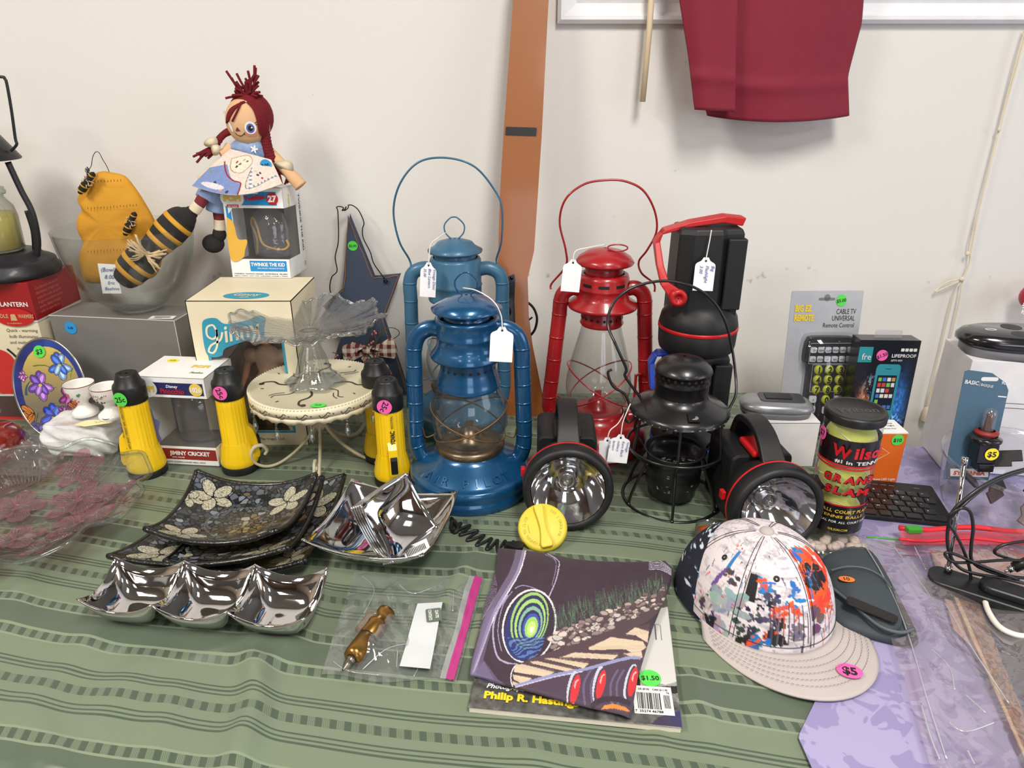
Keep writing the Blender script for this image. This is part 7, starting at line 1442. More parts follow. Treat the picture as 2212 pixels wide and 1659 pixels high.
# ================================================================ slate visor cap lying folded
SL=mat('slate_fabric',(58,66,72),.75,bump=(400,.25,.0004)); SL2=mat('slate_trim',(84,90,94),.6)
t=thing('folded_visor','dark slate fabric face visor with orange sticker right of the splattered cap','hat',(T(1880,1290).x,T(1880,1290).y,.006))
def padp(name,P,z0,z1,m,off=0,sub=0,dome=.004):
    Q=[T(x,y,z1) for x,y in spl2(P,4,closed=True)]; n=len(Q); c=sum(Q,Vector())/n; b=MB(); V=[];F=[]
    for s,dz in ((0,dome),(.5,dome*.75),(.85,dome*.3),(.97,-.0005),(1,-(z1-z0)*.5),(.97,-(z1-z0))):
        V+=[tuple(Vector((c.x+(q.x-c.x)*s,c.y+(q.y-c.y)*s,z1+dz))) for q in Q]
    for k in range(5): F+=[(k*n+i,k*n+(i+1)%n,(k+1)*n+(i+1)%n,(k+1)*n+i) for i in range(n)]
    b.add(V,F); return b.build(name,m,t,world=True)
padp('folded_panel',[(1770,1215),(1800,1188),(1850,1176),(1885,1190),(1915,1235),(1950,1300),(1985,1372),(1975,1386),(1930,1378),(1870,1362),(1810,1338),(1785,1300)],.007,.018,SL)
padp('visor_flap',[(1795,1235),(1830,1226),(1870,1230),(1905,1248),(1930,1285),(1950,1340),(1930,1362),(1900,1350),(1850,1310),(1800,1268)],.019,.026,SL,dome=.008)
b=MB(); b.tube(spl([T(x,y,.030) for x,y in ((1795,1232),(1830,1224),(1870,1228),(1905,1246),(1925,1270))],6),.0014,6); b.tube(spl([T(x,y,.028) for x,y in ((1798,1270),(1850,1312),(1900,1352),(1945,1366),(1975,1358))],6),.0020,6); b.build('piping',SL2,t,world=True)
b=MB(); b.at(TR(T(1886,1322,.031))@RZ(-40)@RX(-8)); b.prism(rrect(-.030,.026,-.009,.008,.006),0,.004); b.build('plastic_buckle',BLACKP,t,world=True,bevel=.0012)
b=MB().at(TR(T(1829,1251,.0335))@RZ(-8)); b.prism([(.0095*math.cos(2*math.pi*i/24),.0055*math.sin(2*math.pi*i/24)) for i in range(24)],0,.0003); b.text('10',0,-.003,.0085,.0006,1,'c',rot=0); b.build('price_sticker',[ORG,INK],t,world=True)
# ================================================================ tennis ball can
tc=Vector((T(1806,1150).x-.012,.848,.0065)); R_=.0365; Ht=.192
t=thing('tennis_ball_can','clear can of tennis balls with black and red label and black lid','can',tc)
b=MB(); b.lathe([(.002,.002),(R_-.008,.001),(R_-.003,.004),(R_,.012),(R_,Ht-.012),(R_+.0003,Ht-.008)],48); b.build('clear_tube',film('can_plastic',(250,250,250),haze=.03,gl=.05),t)
b=MB(); b.lathe([(R_+.0022,Ht-.011),(R_+.0025,Ht-.002),(R_+.001,Ht+.001),(R_-.003,Ht+.0012),(R_-.005,Ht-.0008),(.002,Ht-.0008)],48); b.build('lid',BLACKP,t)
b=MB().at(TR(0,0,Ht-.0006)); b.text('Wilson',0,-.007,.019,0,0,'c',shear=.2); b.build('embossed_lid_lettering',mat('satin_black',(32,32,34),.3),t)
FELT=mat('tennis_felt',(206,214,96),.95,sheen=.5,bump=(350,.6,.001)); 
for k,zz in enumerate((.036,.100,.150)):
    o=thing('tennis_ball',['bottom','middle','top'][k]+' yellow green tennis ball in the clear can','tennis ball',tc+Vector((0,0,zz)),0,'tennis balls in the can')
    if k==0:
        MB().ell((0,0,0),.0325,32).build('felt_ball',FELT,o); P=[]
        for i in range(64): a=2*math.pi*i/64; v=Vector((math.cos(a)+.45*math.cos(3*a),math.sin(a)-.45*math.sin(3*a),1.1*math.sin(2*a))).normalized()*.0326; P.append(v)
        MB().tube(P,.0009,6,closed=True).build('seam',mat('ball_seam',(226,226,190),.8),o); o.rotation_euler=(.6,.3,.2); ball=o
    else:
        for ch in ball.children: c=ch.copy(); COL.objects.link(c); c.parent=o
        o.rotation_euler=(1.1*k,.4,.9)
LBK=mat('black_label',(18,17,18),.3,coat=.3); LRD=mat('red_label',(200,24,38),.35,coat=.3); LGD=mat('gold_label_print',(216,180,60),.4); LWH=mat('white_label_print',(225,222,220),.4)
for z0,z1,mi in ((.126,.162,0),(.021,.064,0),(.1235,.126,1),(.064,.0662,1),(.119,.1215,1)): MB().lathe([(R_+.0004,z0),(R_+.0004,z1)],56).build('red_label_stripe' if mi else 'label_band',LRD if mi else LBK,t)
def ringtext(b,s,ac,z,h,r,mi=0,bold=2,w=None,tilt=0,shear=0):
    """lettering wrapped round the can, starting at bearing ac (degrees), per letter"""
    x=0; adv=[]
    for ch in s:
        if ch==' ': adv.append((None,x)); x+=h*.35; continue
        V,F,a,c=textmesh(ch,bold); adv.append((ch,x)); x+=(c-a)*h+h*.09
    k=(w/x) if w else 1
    for ch,xx in adv:
        if ch is None: continue
        a=ac+math.degrees(xx*k/r); b.M=cyl(a,r,z)@RZ(tilt); b.text(ch,0,0,h,0,mi,'l',bold=bold,sx=k,shear=shear)
r3=R_+.0009
b=MB(); ringtext(b,'Wilson',-148,.138,.0225,r3,w=.080,shear=.05); b.build('red_lettering',LRD,t); b=MB(); ringtext(b,'n',-190,.140,.022,r3); b.build('red_lettering',LRD,t); b=MB(); ringtext(b,'o',-192,.098,.020,r3); b.build('red_lettering',LRD,t)
b=MB(); ringtext(b,'#1 in TENNIS',-138,.1285,.0070,r3,w=.066,bold=1.5); ringtext(b,'IDEAL FOR ALL COURT SURFACES',-151,.038,.0048,r3,w=.085,shear=.1,bold=1); b.build('white_lettering',LWH,t)
b=MB(); 
for dx,z,s in ((-155,.101,'GRAND'),(-148,.083,'SLAM')): ringtext(b,s,dx-1,z-.0006,.0150,r3-.0002,mi=1,bold=5,w=.0715 if s=='GRAND' else .060,shear=.15); ringtext(b,s,dx,z,.0138,r3+.0002,mi=0,bold=2.5,w=.070 if s=='GRAND' else .0585,shear=.15)
b.build('title_lettering',[LRD,LBK],t)
b=MB(); ringtext(b,'ALL COURT PLAY',-144,.054,.0068,r3,w=.066,shear=.15,bold=1.5); ringtext(b,'TENNIS BALLS',-147,.0462,.0058,r3,w=.060,shear=.1,bold=1); ringtext(b,'WILSON.COM',-126,.026,.0048,r3,w=.026,shear=.1,bold=1); b.build('gold_lettering',LGD,t)
b=MB().at(cyl(-178,r3,.045)); b.disc(0,.003,.0065,.0055); b.disc(.001,.003,.0035,.003,z=.0003,mi=1); b.text('USTA',0,-.0085,.0045,0,0,'c',bold=1); b.build('red_emblem',[LRD,LBK],t)
b=MB().at(cyl(-181,r3+.0004,.158)); n=24; b.prism([(.0095*math.cos(2*math.pi*i/n),.0095*math.sin(2*math.pi*i/n)) for i in range(n)],-.0002,.0003); b.text('$7',0,-.004,.012,.0006,1,'c',bold=1); b.build('price_sticker',[PINK,INK],t)
t=thing('shell_bag','crumpled clear bag of pale shells at the foot of the tennis can','bag',T(1800,1185,.006)); rr=random.Random(4)
b=MB()
for k in range(16): b.ell((rr.uniform(-.036,.036),rr.uniform(-.010,.012),.006+rr.random()*.004),(rr.uniform(.006,.009),rr.uniform(.005,.008),.005),10,M=RZ(rr.uniform(0,180)))
b.build('shells',mat('beige_shell',(196,178,164),.5,nz=(90,.2)),t)
b=MB(); b.sheet(lambda u,v:((u-.5)*.105+.004*math.sin(v*8),(v-.5)*.05+.003*math.sin(u*13),.004+.014*math.sin(math.pi*u)**.5*math.sin(math.pi*v)**.5+.0016*math.sin(u*41)*math.sin(v*23)),36,16); b.build('bag_film',film('crumpled_film',(240,240,242)),t)
# ================================================================ boxes at the right
WB=T(1700,1105); Yw=1.035; zb_=W(1700,912,Yw).z; xl=W(1640,912,Yw).x; xr=W(1773,912,Yw).x
t,w=boxthing('white_box','plain white carton supporting a silver battery charger','box',(xl,Yw,0.0045),(xr,Yw,0.0045),.090,zb_-.0045,mat('white_carton',(226,224,224),.6))
b=MB(); b.box(0,w,-.0003,.0001,zb_-.0065,zb_-.0058); b.box(-.0003,.0002,0,.090,zb_-.0065,zb_-.0058); b.build('lid_crease',DKG,t)
SILV=mat('silver_plastic',(150,152,156),.3,metal=.5); DGP=mat('dark_grey_plastic',(58,58,62),.35)
cx_,cy_=(W(1693,890,Yw).x),Yw+.036; t=thing('battery_charger','silver oval battery charger with dark bay on top of the white carton','charger',(cx_,cy_,zb_+.0005),-6)
def sell(u,v,a,b_,e=.7): q=2*math.pi*u; return (a*abs(math.cos(q))**e*math.copysign(1,math.cos(q)),b_*abs(math.sin(q))**e*math.copysign(1,math.sin(q)))
def sup(a,b_,Z,m,nm,par):
    b=MB(); n=48; V=[]; 
    for s,z in Z: V+=[(*[q*s for q in sell(i/n,0,a,b_)],z) for i in range(n)]
    F=[(k*n+i,k*n+(i+1)%n,(k+1)*n+(i+1)%n,(k+1)*n+i) for k in range(len(Z)-1) for i in range(n)]+[tuple((len(Z)-1)*n+i for i in range(n)),tuple(range(n-1,-1,-1))]; b.add(V,F); return b.build(nm,m,par)
sup(.057,.032,[(.90,0),(.97,.002),(1,.012)],mat('grey_plastic',(112,112,116),.4),'lower_shell',t); sup(.058,.033,[(1.0,.012),(1.01,.014),(1.0,.017),(.93,.022),(.80,.025)],SILV,'upper_shell',t)
b=MB(); b.at(TR(.006,.001,.0225)); b.prism(rrect(-.034,.038,-.016,.022,.008),0,.004); b.build('battery_bay',DGP,t,bevel=.001); b=MB().at(TR(.004,.003,.0267)); b.prism(rrect(-.022,.020,-.008,.013,.001),0,.0012); b.build('bay_contacts',BLACKP,t); b=MB().at(TR(-.040,.004,.0225)@RZ(60)); b.prism(rrect(-.009,.009,-.003,.003,.0029),0,.0015); b.build('indicator_lamp',mat('pale_amber_lens',(206,204,180),.3),t)
# orange phone light box
A_=T(1872,1042,.0055); B_=T(1935,1044,.0055); xl2=B_.x-.072
t,w=boxthing('phone_light_box','orange and white mobile phone light box behind the tennis can','box',(xl2,B_.y,.0055),(B_.x,B_.y,.0055),.045,.090,None,bevel=.0005,lean=0)
MB().box(0,w,0,.045,0,.090).build('carton',mat('orange_card',(226,104,22),.5),t,bevel=.0005)
b=MB(); b.box(-.0003,w+.0003,-.0003,.0453,.0885,.0905); b.build('white_top',WHITE,t)
b=MB().at(TR(0,-.0005,0)@FRONT); b.text('Mobile Phone LED Light',w-.003,.006,.0055,0,0,'r'); b.line([(w-.052,.075),(w-.022,.055),(w-.058,.030)],.0008); b.build('white_lettering',WHITE,t)
b=MB().at(TR(0,0,.0909)); b.text('Mobile Phone',w-.01,.030,.006,0,0,'r',rot=0); b.text('LED Light',w-.01,.022,.006,0,0,'r'); b.text('Model W36',w-.012,.012,.004,0,0,'r'); b.build('top_lettering',DKG,t)
sticker(t,TR(w-.014,-.0006,.078)@FRONT,.0095,GREEN,'$10',.0085)
# black phone case box
Yl=1.10; TLp,TRp,BRp,BLp=W(1845,743,Yl+.02),W(1971,738,Yl+.02),T(1974,975),T(1850,985)
wl=.104;  xr=W(1973,860,Yl).x; t,w=boxthing('phone_case_box','black phone case box showing a teal phone, leaning behind the orange box','box',(xr-wl,Yl,.0055),(xr,Yl-.004,.0055),.034,.205,mat('black_card',(20,21,25),.3,coat=.2),lean=3); t.scale=(.94,1,.955)
cv=Cv(104,205,180,330,(16,18,26)); q=cv.noise(14,3); q2=cv.noise(40,5); g=np.exp(-(((cv.X-84)/16)**2+((cv.Y-120)/58)**2))*(.5+q2); cv.a+=g[...,None]*np.array((40,110,190)); g=np.exp(-(((cv.X-22)/15)**2+((cv.Y-128)/38)**2))*(.4+q2)*(q>.4); cv.a+=g[...,None]*np.array((210,120,60)); g=np.exp(-(((cv.X-80)/18)**2+((cv.Y-165)/24)**2))*(q2>.55); cv.a+=g[...,None]*np.array((190,190,220)); g=np.exp(-(((cv.X-30)/12)**2+((cv.Y-84)/22)**2))*(q2>.6); cv.a+=g[...,None]*np.array((110,140,170))
cv.a=np.clip(cv.a,0,255); cv.poly([(0,12),(24,12),(24,40),(0,40)],(40,140,150))
P=[(x,205-y) for x,y in rrect(36,78,56,162,7)]; cv.poly(P,(52,142,158)); cv.poly([(40,64),(74,64),(74,130),(40,130)],(22,30,46)); cv.ell(57,140,4,4,(30,100,112)); cv.line([(52,52),(62,52)],1.5,(20,60,70),smooth=False); r=random.Random(4)
for j in range(6):
    for i in range(4):
        if j==4 and i: continue
        c=r.choice([(220,220,225),(120,190,80),(70,120,200),(200,70,60),(40,40,44),(190,150,90),(230,220,200)]); x,y=42.5+i*8,68+j*10.5; cv.poly([(x,y),(x+6,y),(x+6,y+7),(x,y+7)],c)
painted('printed_front',cv,lambda X,Y:(X/1000,np.full_like(X,-.0006),(205-Y)/1000),mat('glossy_print',(200,200,200),.3,attr=True,coat=.3),t)
b=MB().at(TR(0,-.0011,0)@FRONT); b.text('fre',.006,.170,.016,bold=0,w=.016); b.text('LIFEPROOF',.100,.1745,.0085,0,0,'r',bold=1,w=.042); b.text("LET'S GO!",.058,.1675,.0045); 
for i in range(4): b.prism(rrect(.072+i*.0072,.0778+i*.0072,.1855,.1910,.001),0,.0001)
b.build('white_lettering',LWH,t); b=MB().at(TR(0,-.0011,0)@FRONT); b.text('WATERPROOF',.088,.012,.0042); b.build('gold_lettering',LGD,t)
sticker(t,TR(.041,-.0011,.178)@FRONT,.0100,PINK,'$1.50',.0085,rot=25)
b=MB(); b.at(TR(0,-.0004,0)@LEFT@TR(-.034,0,0)); 
for k,m_ in enumerate((0,1,2,3)): b.disc(.02,.145-.012*k,.0028,mi=k)
b.build('side_icons',[BLUP,REDP,TEAL,LGD],t)
b=MB().at(TR(.03,.016,.205)@FRONT); b.prism(rrect(0,.048,-.004,.014,.004),0,.0006); b.build('hanging_tab',film('tab_plastic',(246,246,248),haze=.12,gl=.07),t)
# ================================================================ remote in blister pack
Yr=1.165; t=thing('remote_pack','large button universal remote control in a silver blister pack','remote control',(W(1757,900,Yr).x,Yr,.003),1,rx=-7); t.scale=(.86,1,.99)
wc=.146; hc_=.262; SC_=mat('silver_card',(190,192,198),.35,metal=.25); b=MB().at(FRONT); b.prism(rrect(-wc/2,wc/2,0,hc_,.003),0,.0012); b.build('backing_card',SC_,t)
b=MB().at(TR(0,-.0017,0)@FRONT); b.text('BIG EZ',-wc/2+.010,hc_-.036,.0155,bold=3,w=.034); b.text('REMOTE',-wc/2+.010,hc_-.053,.0155,bold=3,w=.040); b.build('yellow_lettering',mat('yellow_print',(240,205,40),.5),t)
b=MB().at(TR(0,-.0017,0)@FRONT); b.text('CABLE TV',wc/2-.011,hc_-.041,.0130,0,0,'r',bold=0,w=.040); b.text('UNIVERSAL',wc/2-.012,hc_-.053,.0130,0,0,'r',bold=0,w=.046); b.text('Remote Control',wc/2-.012,hc_-.065,.0115,0,0,'r',bold=0,w=.063); b.build('black_lettering',INK,t)
b=MB().at(TR(0,-.0016,0)@FRONT); b.prism(rrect(-.017,.016,hc_-.0165,hc_-.012,.0022),0,.0004); b.disc(0,hc_-.012,.006,z=.0004); b.build('hang_slot',mat('slot_shadow_card',(120,118,118),.6),t)
sticker(t,TR(.029,-.0018,hc_-.017)@FRONT,.0105,GREEN,'$5.00',.0085,rot=8)
RBK=mat('remote_black',(32,34,42),.35,coat=.3); KY=mat('yellow_green_key',(176,184,44),.35,coat=.4); KW=mat('white_key',(208,212,220),.35,coat=.3)
out=[(-.050,.165),(-.046,.178),(-.036,.183),(.036,.183),(.046,.178),(.050,.165),(.050,.138),(.040,.125),(.040,.03),(.034,.01),(-.034,.01),(-.040,.03),(-.040,.125),(-.050,.138)]
b=MB().at(TR(.012,-.0016,0)@FRONT); b.prism(spl2(out,3,closed=True),0,.015); b.build('remote_body',RBK,t,bevel=.003)
b=MB().at(TR(.012,-.0182,0)@FRONT)
for y0,y1,x0,x1 in ((.135,.172,-.043,.045),(.083,.133,-.034,.036),(.02,.083,-.02,.018)):
    b.line([(x0,y0),(x1,y0),(x1,y1),(x0,y1),(x0,y0)],.0007)
b.build('key_outline',KW,t)
def key(x,y,r,m,s,nm='key'):
    b=MB().at(TR(.012,-.0166,0)@FRONT@TR(x,y,0)); 
    if m is KY: b.lathe([(r,0),(r*.96,.0022),(r*.6,.0042),(.0002,.0048)],18); 
    else: b.prism(rrect(-r,r,-r*.85,r*.85,r*.4,3),0,.0026)
    k=b.build(nm,m,t,bevel=0); b=MB().at(TR(.012,-.0218,0)@FRONT@TR(x,y,0)); b.text(s,0,-r*.55 if m is KY else -r*.3,r*1.75 if m is KY else r*.8,0,0,'c',bold=2 if m is KY else 1); b.build('key_lettering',INK,k)
for j,row in enumerate(('123','456','789')):
    for i,ch in enumerate(row): key(-.022+.0225*i+.001,.1235-.0185*j,.0088,KY,ch)
key(.0015,.068,.0088,KY,'0')
for j,row in enumerate((('TV','REW','PLAY','FFWD','INPUT','O'),('CBL','STOP','II','REC','VOD','GO'))):
    for i,s in enumerate(row): key(-.036+.0150*i,.160-.0165*j,.0060,KW,s)
for x,y,s in ((-.026,.069,'+'),(.027,.069,'CH'),(-.026,.050,'VOL'),(.004,.048,'TV'),(.027,.050,'-')): key(x,y,.0075,KW,s)
b=MB().at(TR(.012,-.0016,0)@FRONT); P=spl2([(x*1.13,(y-.10)*1.06+.10) for x,y in out],3,closed=True); n=len(P); Q=spl2([(x*1.04,(y-.10)*1.02+.10) for x,y in out],3,closed=True); b.add([(x,y,0) for x,y in P]+[(x,y,.021) for x,y in Q],[(i,(i+1)%n,n+(i+1)%n,n+i) for i in range(n)]+[tuple(n+i for i in range(n))],0,True); b.build('clear_blister',film('blister_shell',(250,250,250),haze=.015,gl=.045,edge=1.5),t)
# ================================================================ keyboard
KA,KB,KC=T(1852,1038,.006),T(2008,1056,.006),T(2064,1142,.006); kd=(T(1880,1122,.006)-KC); kd.normalize(); ang=math.degrees(math.atan2(-kd.y,-kd.x))
wk=.235; t=thing('keyboard','slim black computer keyboard lying on the lavender cloth','keyboard',(KC.x,KC.y,.006),ang)
dk=(KB-KC).length; b=MB(); b.prism(rrect(-wk,0,0,dk,.004),0,.006); b.build('keyboard_body',BLACKP,t,bevel=.001)
KM=mat('black_keycap',(30,30,32),.35,coat=.2); pr_=None; rows=[('` 1 2 3 4 5 6 7 8 9 0 - ='.split(),.0165),('q Q W E R T Y U I O P [ ]'.split(),.0165),('c A S D F G H J K L ; "'.split(),.0165),('s Z X C V B N M , . / s'.split(),.0165)]
ky=[dk-.034,dk-.050,dk-.066,dk-.082]; nk=0; LW_=mat('white_key_legend',(200,200,205),.5)
for j,(row,p) in enumerate(rows):
    for i,s in enumerate(row):
        x=-.228+.004*j+i*.0172; 
        if pr_ is None: pr_=MB().box(-.0072,.0072,-.0066,.0066,0,.002).build('key',KM,t,bevel=.0008); k=pr_
        else: k=pr_.copy(); COL.objects.link(k); k.parent=t
        k.location=(x,ky[j],.006)
        if len(s)==1 and x>-.14: MB().at(TR(0,0,.0022)).text(s,-.004,-.001,.0055).build('key_legend',LW_,k)
for x0,x1,yy in ((-.185,-.105,dk-.098),(-.100,-.085,dk-.098),(-.082,-.067,dk-.098),(-.064,-.044,dk-.098),(-.040,-.010,dk-.098)): MB().box(x0,x1,yy-.0066,yy+.0066,.006,.008).build('key',KM,t,bevel=.0008)
b=MB().at(TR(0,0,.0064)); [b.flat([(x,dk-.014),(x+.008,dk-.014),(x+.008,dk-.0135),(x,dk-.0135)]) for x in (-.10,-.09,-.078,-.066,-.03)]; b.build('status_marks',LW_,t)
# ================================================================ far right: carton, power strip, bulb pack, tub
Yx=1.02; zx=W(2068,778,Yx).z; xl=W(2068,900,Yx).x
t,w=boxthing('large_white_carton','large white carton at the right edge under the black power strip','box',(xl,Yx,.006),(xl+.24,Yx-.034,.006),.100,zx-.006,mat('white_carton',(226,224,224),.6))
b=MB(); b.box(0,w,-.0004,0,zx-.075,zx-.0742); b.box(0,w,-.0004,0,zx-.083,zx-.0822); b.build('printed_lines',DKG,t)
PSB=mat('gloss_black_plastic',(26,26,29),.18,coat=.6); t=thing('power_strip','rounded black and grey power strip with outlets on top of the white carton','power strip',(xl+.120,Yx+.022,zx+.0005),-9)
sup(.125,.045,[(.92,0),(.95,.004),(.955,.017)],mat('grey_plastic',(112,112,116),.4),'grey_base',t); sup(.127,.047,[(.95,.015),(1,.020),(1,.027),(.95,.034),(.85,.0375)],PSB,'black_cover',t)
b=MB().at(TR(0,0,.0378))
for x in (-.045,.0,.045):
    for y in (-.018,.018): b.disc(x,y,.0150,.0140,n=24); 
o=b.build('outlet_faces',mat('satin_black_outlet',(14,14,15),.45),t); b=MB().at(TR(0,0,.0381))
for x in (-.045,.0,.045):
    for y in (-.018,.018): b.flat([(x-.007,y-.002),(x-.001,y-.002),(x-.001,y-.0005),(x-.007,y-.0005)]); b.flat([(x-.006,y+.004),(x-.001,y+.004),(x-.001,y+.0055),(x-.006,y+.0055)]); b.disc(x+.006,y+.001,.0018,n=10)
b.build('outlet_slots',mat('slot_grey',(70,70,74),.5),o)
b=MB().at(TR(-.083,-.002,.0378)); b.lathe([(.0085,0),(.0085,.0006),(.006,.0006),(.006,0)],24,sy=.5); b.build('power_ring',KW,t)
Yb_=.945; t=thing('bulb_pack','blue blister card with a halogen headlight bulb and yellow price sticker','light bulb',W(2091,1010,Yb_),-3,rx=-6); t.scale=(1.12,1.1,1.0)
bz=W(2100,1010,Yb_).z; xw=.060; zt_=W(2100,812,Yb_).z-bz+.003
CB=mat('slate_blue_card',(72,102,124),.5,nz=(6,.05)); out=[(-xw/2,-.02),(xw/2,-.02),(xw/2,zt_-.030),(xw/2-.006,zt_-.018),(xw/2-.025,zt_-.004),(-xw/2+.004,zt_),(-xw/2,zt_-.002)]
b=MB().at(FRONT); b.prism(out,0,.0008); b.build('blister_card',CB,t)
b=MB().at(TR(0,-.0012,0)@FRONT); b.text('BASIC',-xw/2+.002,zt_-.020,.0080,bold=1.5,w=.018,rot=-8); b.text('| BASIQUE',-xw/2+.021,zt_-.023,.0055,bold=.5,w=.018,rot=-10); b.text('9004',xw/2-.012,zt_-.020,.0065,bold=1,rot=-12); b.prism(rrect(-.008,.014,zt_-.016,zt_-.010,.003),0,.0001); b.flat([(xw/2-.012,zt_-.040),(xw/2-.001,zt_-.041),(xw/2-.001,zt_-.039),(xw/2-.012,zt_-.038)]); b.build('white_lettering',LWH,t)
b=MB().at(TR(.004,-.016,0)); b.lathe([(.0075,.068),(.0078,.092),(.0065,.099),(.002,.102),(.0005,.1025)],20); b.build('bulb_glass',BULB,t); b=MB().at(TR(.004,-.016,0)); b.lathe([(.0035,.066),(.0045,.075),(.003,.088),(.004,.092),(.001,.094)],14); b.build('filament_mount',mat('dull_red_metal',(110,66,60),.4,metal=.4),t)
b=MB().at(TR(.004,-.016,0)); b.lathe([(.012,.060),(.0145,.063),(.0145,.066),(.010,.068)],28); b.build('rubber_seal',mat('brick_red_print',(140,40,34),.5),t); b=MB().at(TR(.004,-.016,0)); b.lathe([(.018,.050),(.020,.053),(.020,.057),(.014,.060)],28); b.box(-.013,.013,-.013,.010,.020,.050); b.box(-.010,.010,-.016,.004,.008,.020); b.build('bulb_base',PSB,t,bevel=.0012)
b=MB().at(TR(.008,-.0302,.036)@FRONT); n=24; b.prism([(.0088*math.cos(2*math.pi*i/n),.0095*math.sin(2*math.pi*i/n)) for i in range(n)],0,.0003); b.text('$5',0,-.004,.0115,.0006,1,'c',bold=1.5); b.build('price_sticker',[YEL,INK],t)
b=MB().at(TR(.002,-.0014,-.008)@RY(0)@FRONT); b.prism([(-.024,-.006),(.026,-.006),(.024,.008),(-.026,.006)],0,.0006,0); b.text('SYLVANIA',-.021,-.003,.009,.0010,1,'l',bold=2,w=.042); b.build('brand_strip',[WHITE,mat('orange_red_print',(220,80,50),.5)],t)
tb=T(2192,1112,.006); tb.z=.006; t=thing('clear_tub','round clear plastic tub of dark parts at the right edge','container',tb); rt=.110
TF=film('tub_plastic',(246,246,248),haze=.05,gl=.06,edge=1.5)
b=MB(); b.lathe(spl2([(.002,.001),(rt-.03,.001),(rt-.014,.006),(rt-.006,.03),(rt,.085)],6)+[(rt+.004,.086),(rt+.004,.090),(rt,.0895)],64); b.build('tub',TF,t)
PINKT=mat('dark_wine_plastic',(72,28,40),.4); rr=random.Random(8)
for k,(x,y,z,a,l,w_) in enumerate([(-.050,-.015,.05,35,.05,.022),(-.02,.035,.075,-40,.055,.024),(.015,.0,.06,10,.06,.03),(-.01,-.045,.04,-25,.06,.03),(.03,.04,.085,50,.05,.022),(.055,-.03,.05,80,.05,.03),(-.055,.035,.04,60,.05,.02)]):
    o=thing('plastic_part',['small black bracket at the left inside the clear tub','black notched plate rising at the back of the clear tub','black flat plate in the middle of the clear tub','dark wine coloured plate at the front of the clear tub','tall black plate at the rear right of the clear tub','dark wine coloured piece at the right in the clear tub','black strip low at the rear left of the clear tub'][k],'part',tb+Vector((x,y,z)),a,'dark parts in the clear tub'); o.rotation_euler=(RZ(a)@RX(55+10*math.sin(k*2))@RZ(20*k)).to_euler()
    MB().prism([(-l/2,-w_/2),(l/4,-w_/2),(l/4,-w_/5),(l/2,-w_/5),(l/2,w_/2),(-l/5,w_/2),(-l/3,w_/4),(-l/2,w_/4)],-.002,.002).build('moulded_plate',PINKT if k in (3,5) else BLACKP,o,bevel=.001)
# ================================================================ antenna unit and cables
a0,a1=T(2030,1250,.022),T(2225,1312,.022); d=(a1-a0); L_=d.length; t=thing('antenna_base','black indoor antenna on a flat rounded base with tangled cable, lower right','antenna',(a0.x,a0.y,.010),math.degrees(math.atan2(d.y,d.x)))
b=MB(); b.prism(rrect(-.014,L_+.03,-.022,.018,.015,6),0,.020); b.build('base',mat('satin_black_plastic',(26,26,28),.38),t,bevel=.003,seg=3)
b=MB(); b.prism(rrect(.040,L_+.02,-.014,.014,.012,6),.019,.030); b.build('raised_cover',mat('satin_black_plastic',(26,26,28),.38),t,bevel=.004,seg=3)
Y=a0.y+.004; b=MB(); q0,q1=W(2049,1228,Y),W(2083,1000,Y+.015); b.tube([q0,q1],.0028,12); b.build('antenna_rod',CHR,t,world=True); b=MB(); dq=(q1-q0).normalized(); b.tube([q1-dq*.002,q1+dq*.007],.0036,12); b.build('rod_tip',CHR,t,world=True); b=MB(); b.tube([q0-dq*.004,q0+dq*.004],.0045,12); b.build('rod_socket',CHR,t,world=True)
CBL=mat('black_cable',(18,18,20),.4,coat=.2); 
def cableP(L): return spl([W(x,y,yy) for x,y,yy in L],8)
t=thing('cable','thin black cable looped around the antenna rod','cable',T(2060,1240,.03))
Z=Y-.004
b=MB(); b.tube(cableP([(2260,1010,Z+.03),(2212,1014,Z+.025),(2150,1035,Z+.01),(2095,1070,Z),(2058,1105,Z-.003),(2048,1140,Z-.004),(2047,1175,Z-.006),(2055,1205,Z-.01),(2075,1228,Z-.012),(2110,1240,Z-.012),(2160,1248,Z-.014),(2212,1260,Z-.014)]),.0021,7)
b.tube(cableP([(2260,1012,Z+.033),(2212,1018,Z+.028),(2140,1045,Z+.012),(2080,1092,Z-.004),(2050,1125,Z-.004),(2062,1150,Z-.006),(2080,1185,Z-.008),(2095,1230,Z-.010),(2098,1270,Z-.012)]),.0019,7)
b.tube(cableP([(2052,1112,Z-.005),(2075,1098,Z-.006),(2095,1105,Z-.007),(2102,1140,Z-.008),(2098,1180,Z-.009),(2100,1212,Z-.01),(2130,1232,Z-.012),(2180,1245,Z-.014),(2230,1250,Z-.014)]),.0021,7)
b.tube(cableP([(2230,1212,Z-.01),(2170,1210,Z-.012),(2100,1215,Z-.012),(2060,1214,Z-.012),(2042,1200,Z-.012),(2048,1193,Z-.012),(2075,1202,Z-.013),(2120,1222,Z-.014),(2200,1252,Z-.016)]),.0019,7); b.build('cable_loops',CBL,t,world=True)
t=thing('plug_cable','black cable with a metal barrel plug beside the antenna base','cable',T(2190,1230,.03)); b=MB(); b.tube(cableP([(2240,1168,Z),(2205,1170,Z),(2165,1178,Z),(2148,1192,Z),(2165,1202,Z),(2200,1212,Z),(2240,1222,Z)]),.0019,7); b.build('cord',CBL,t,world=True)
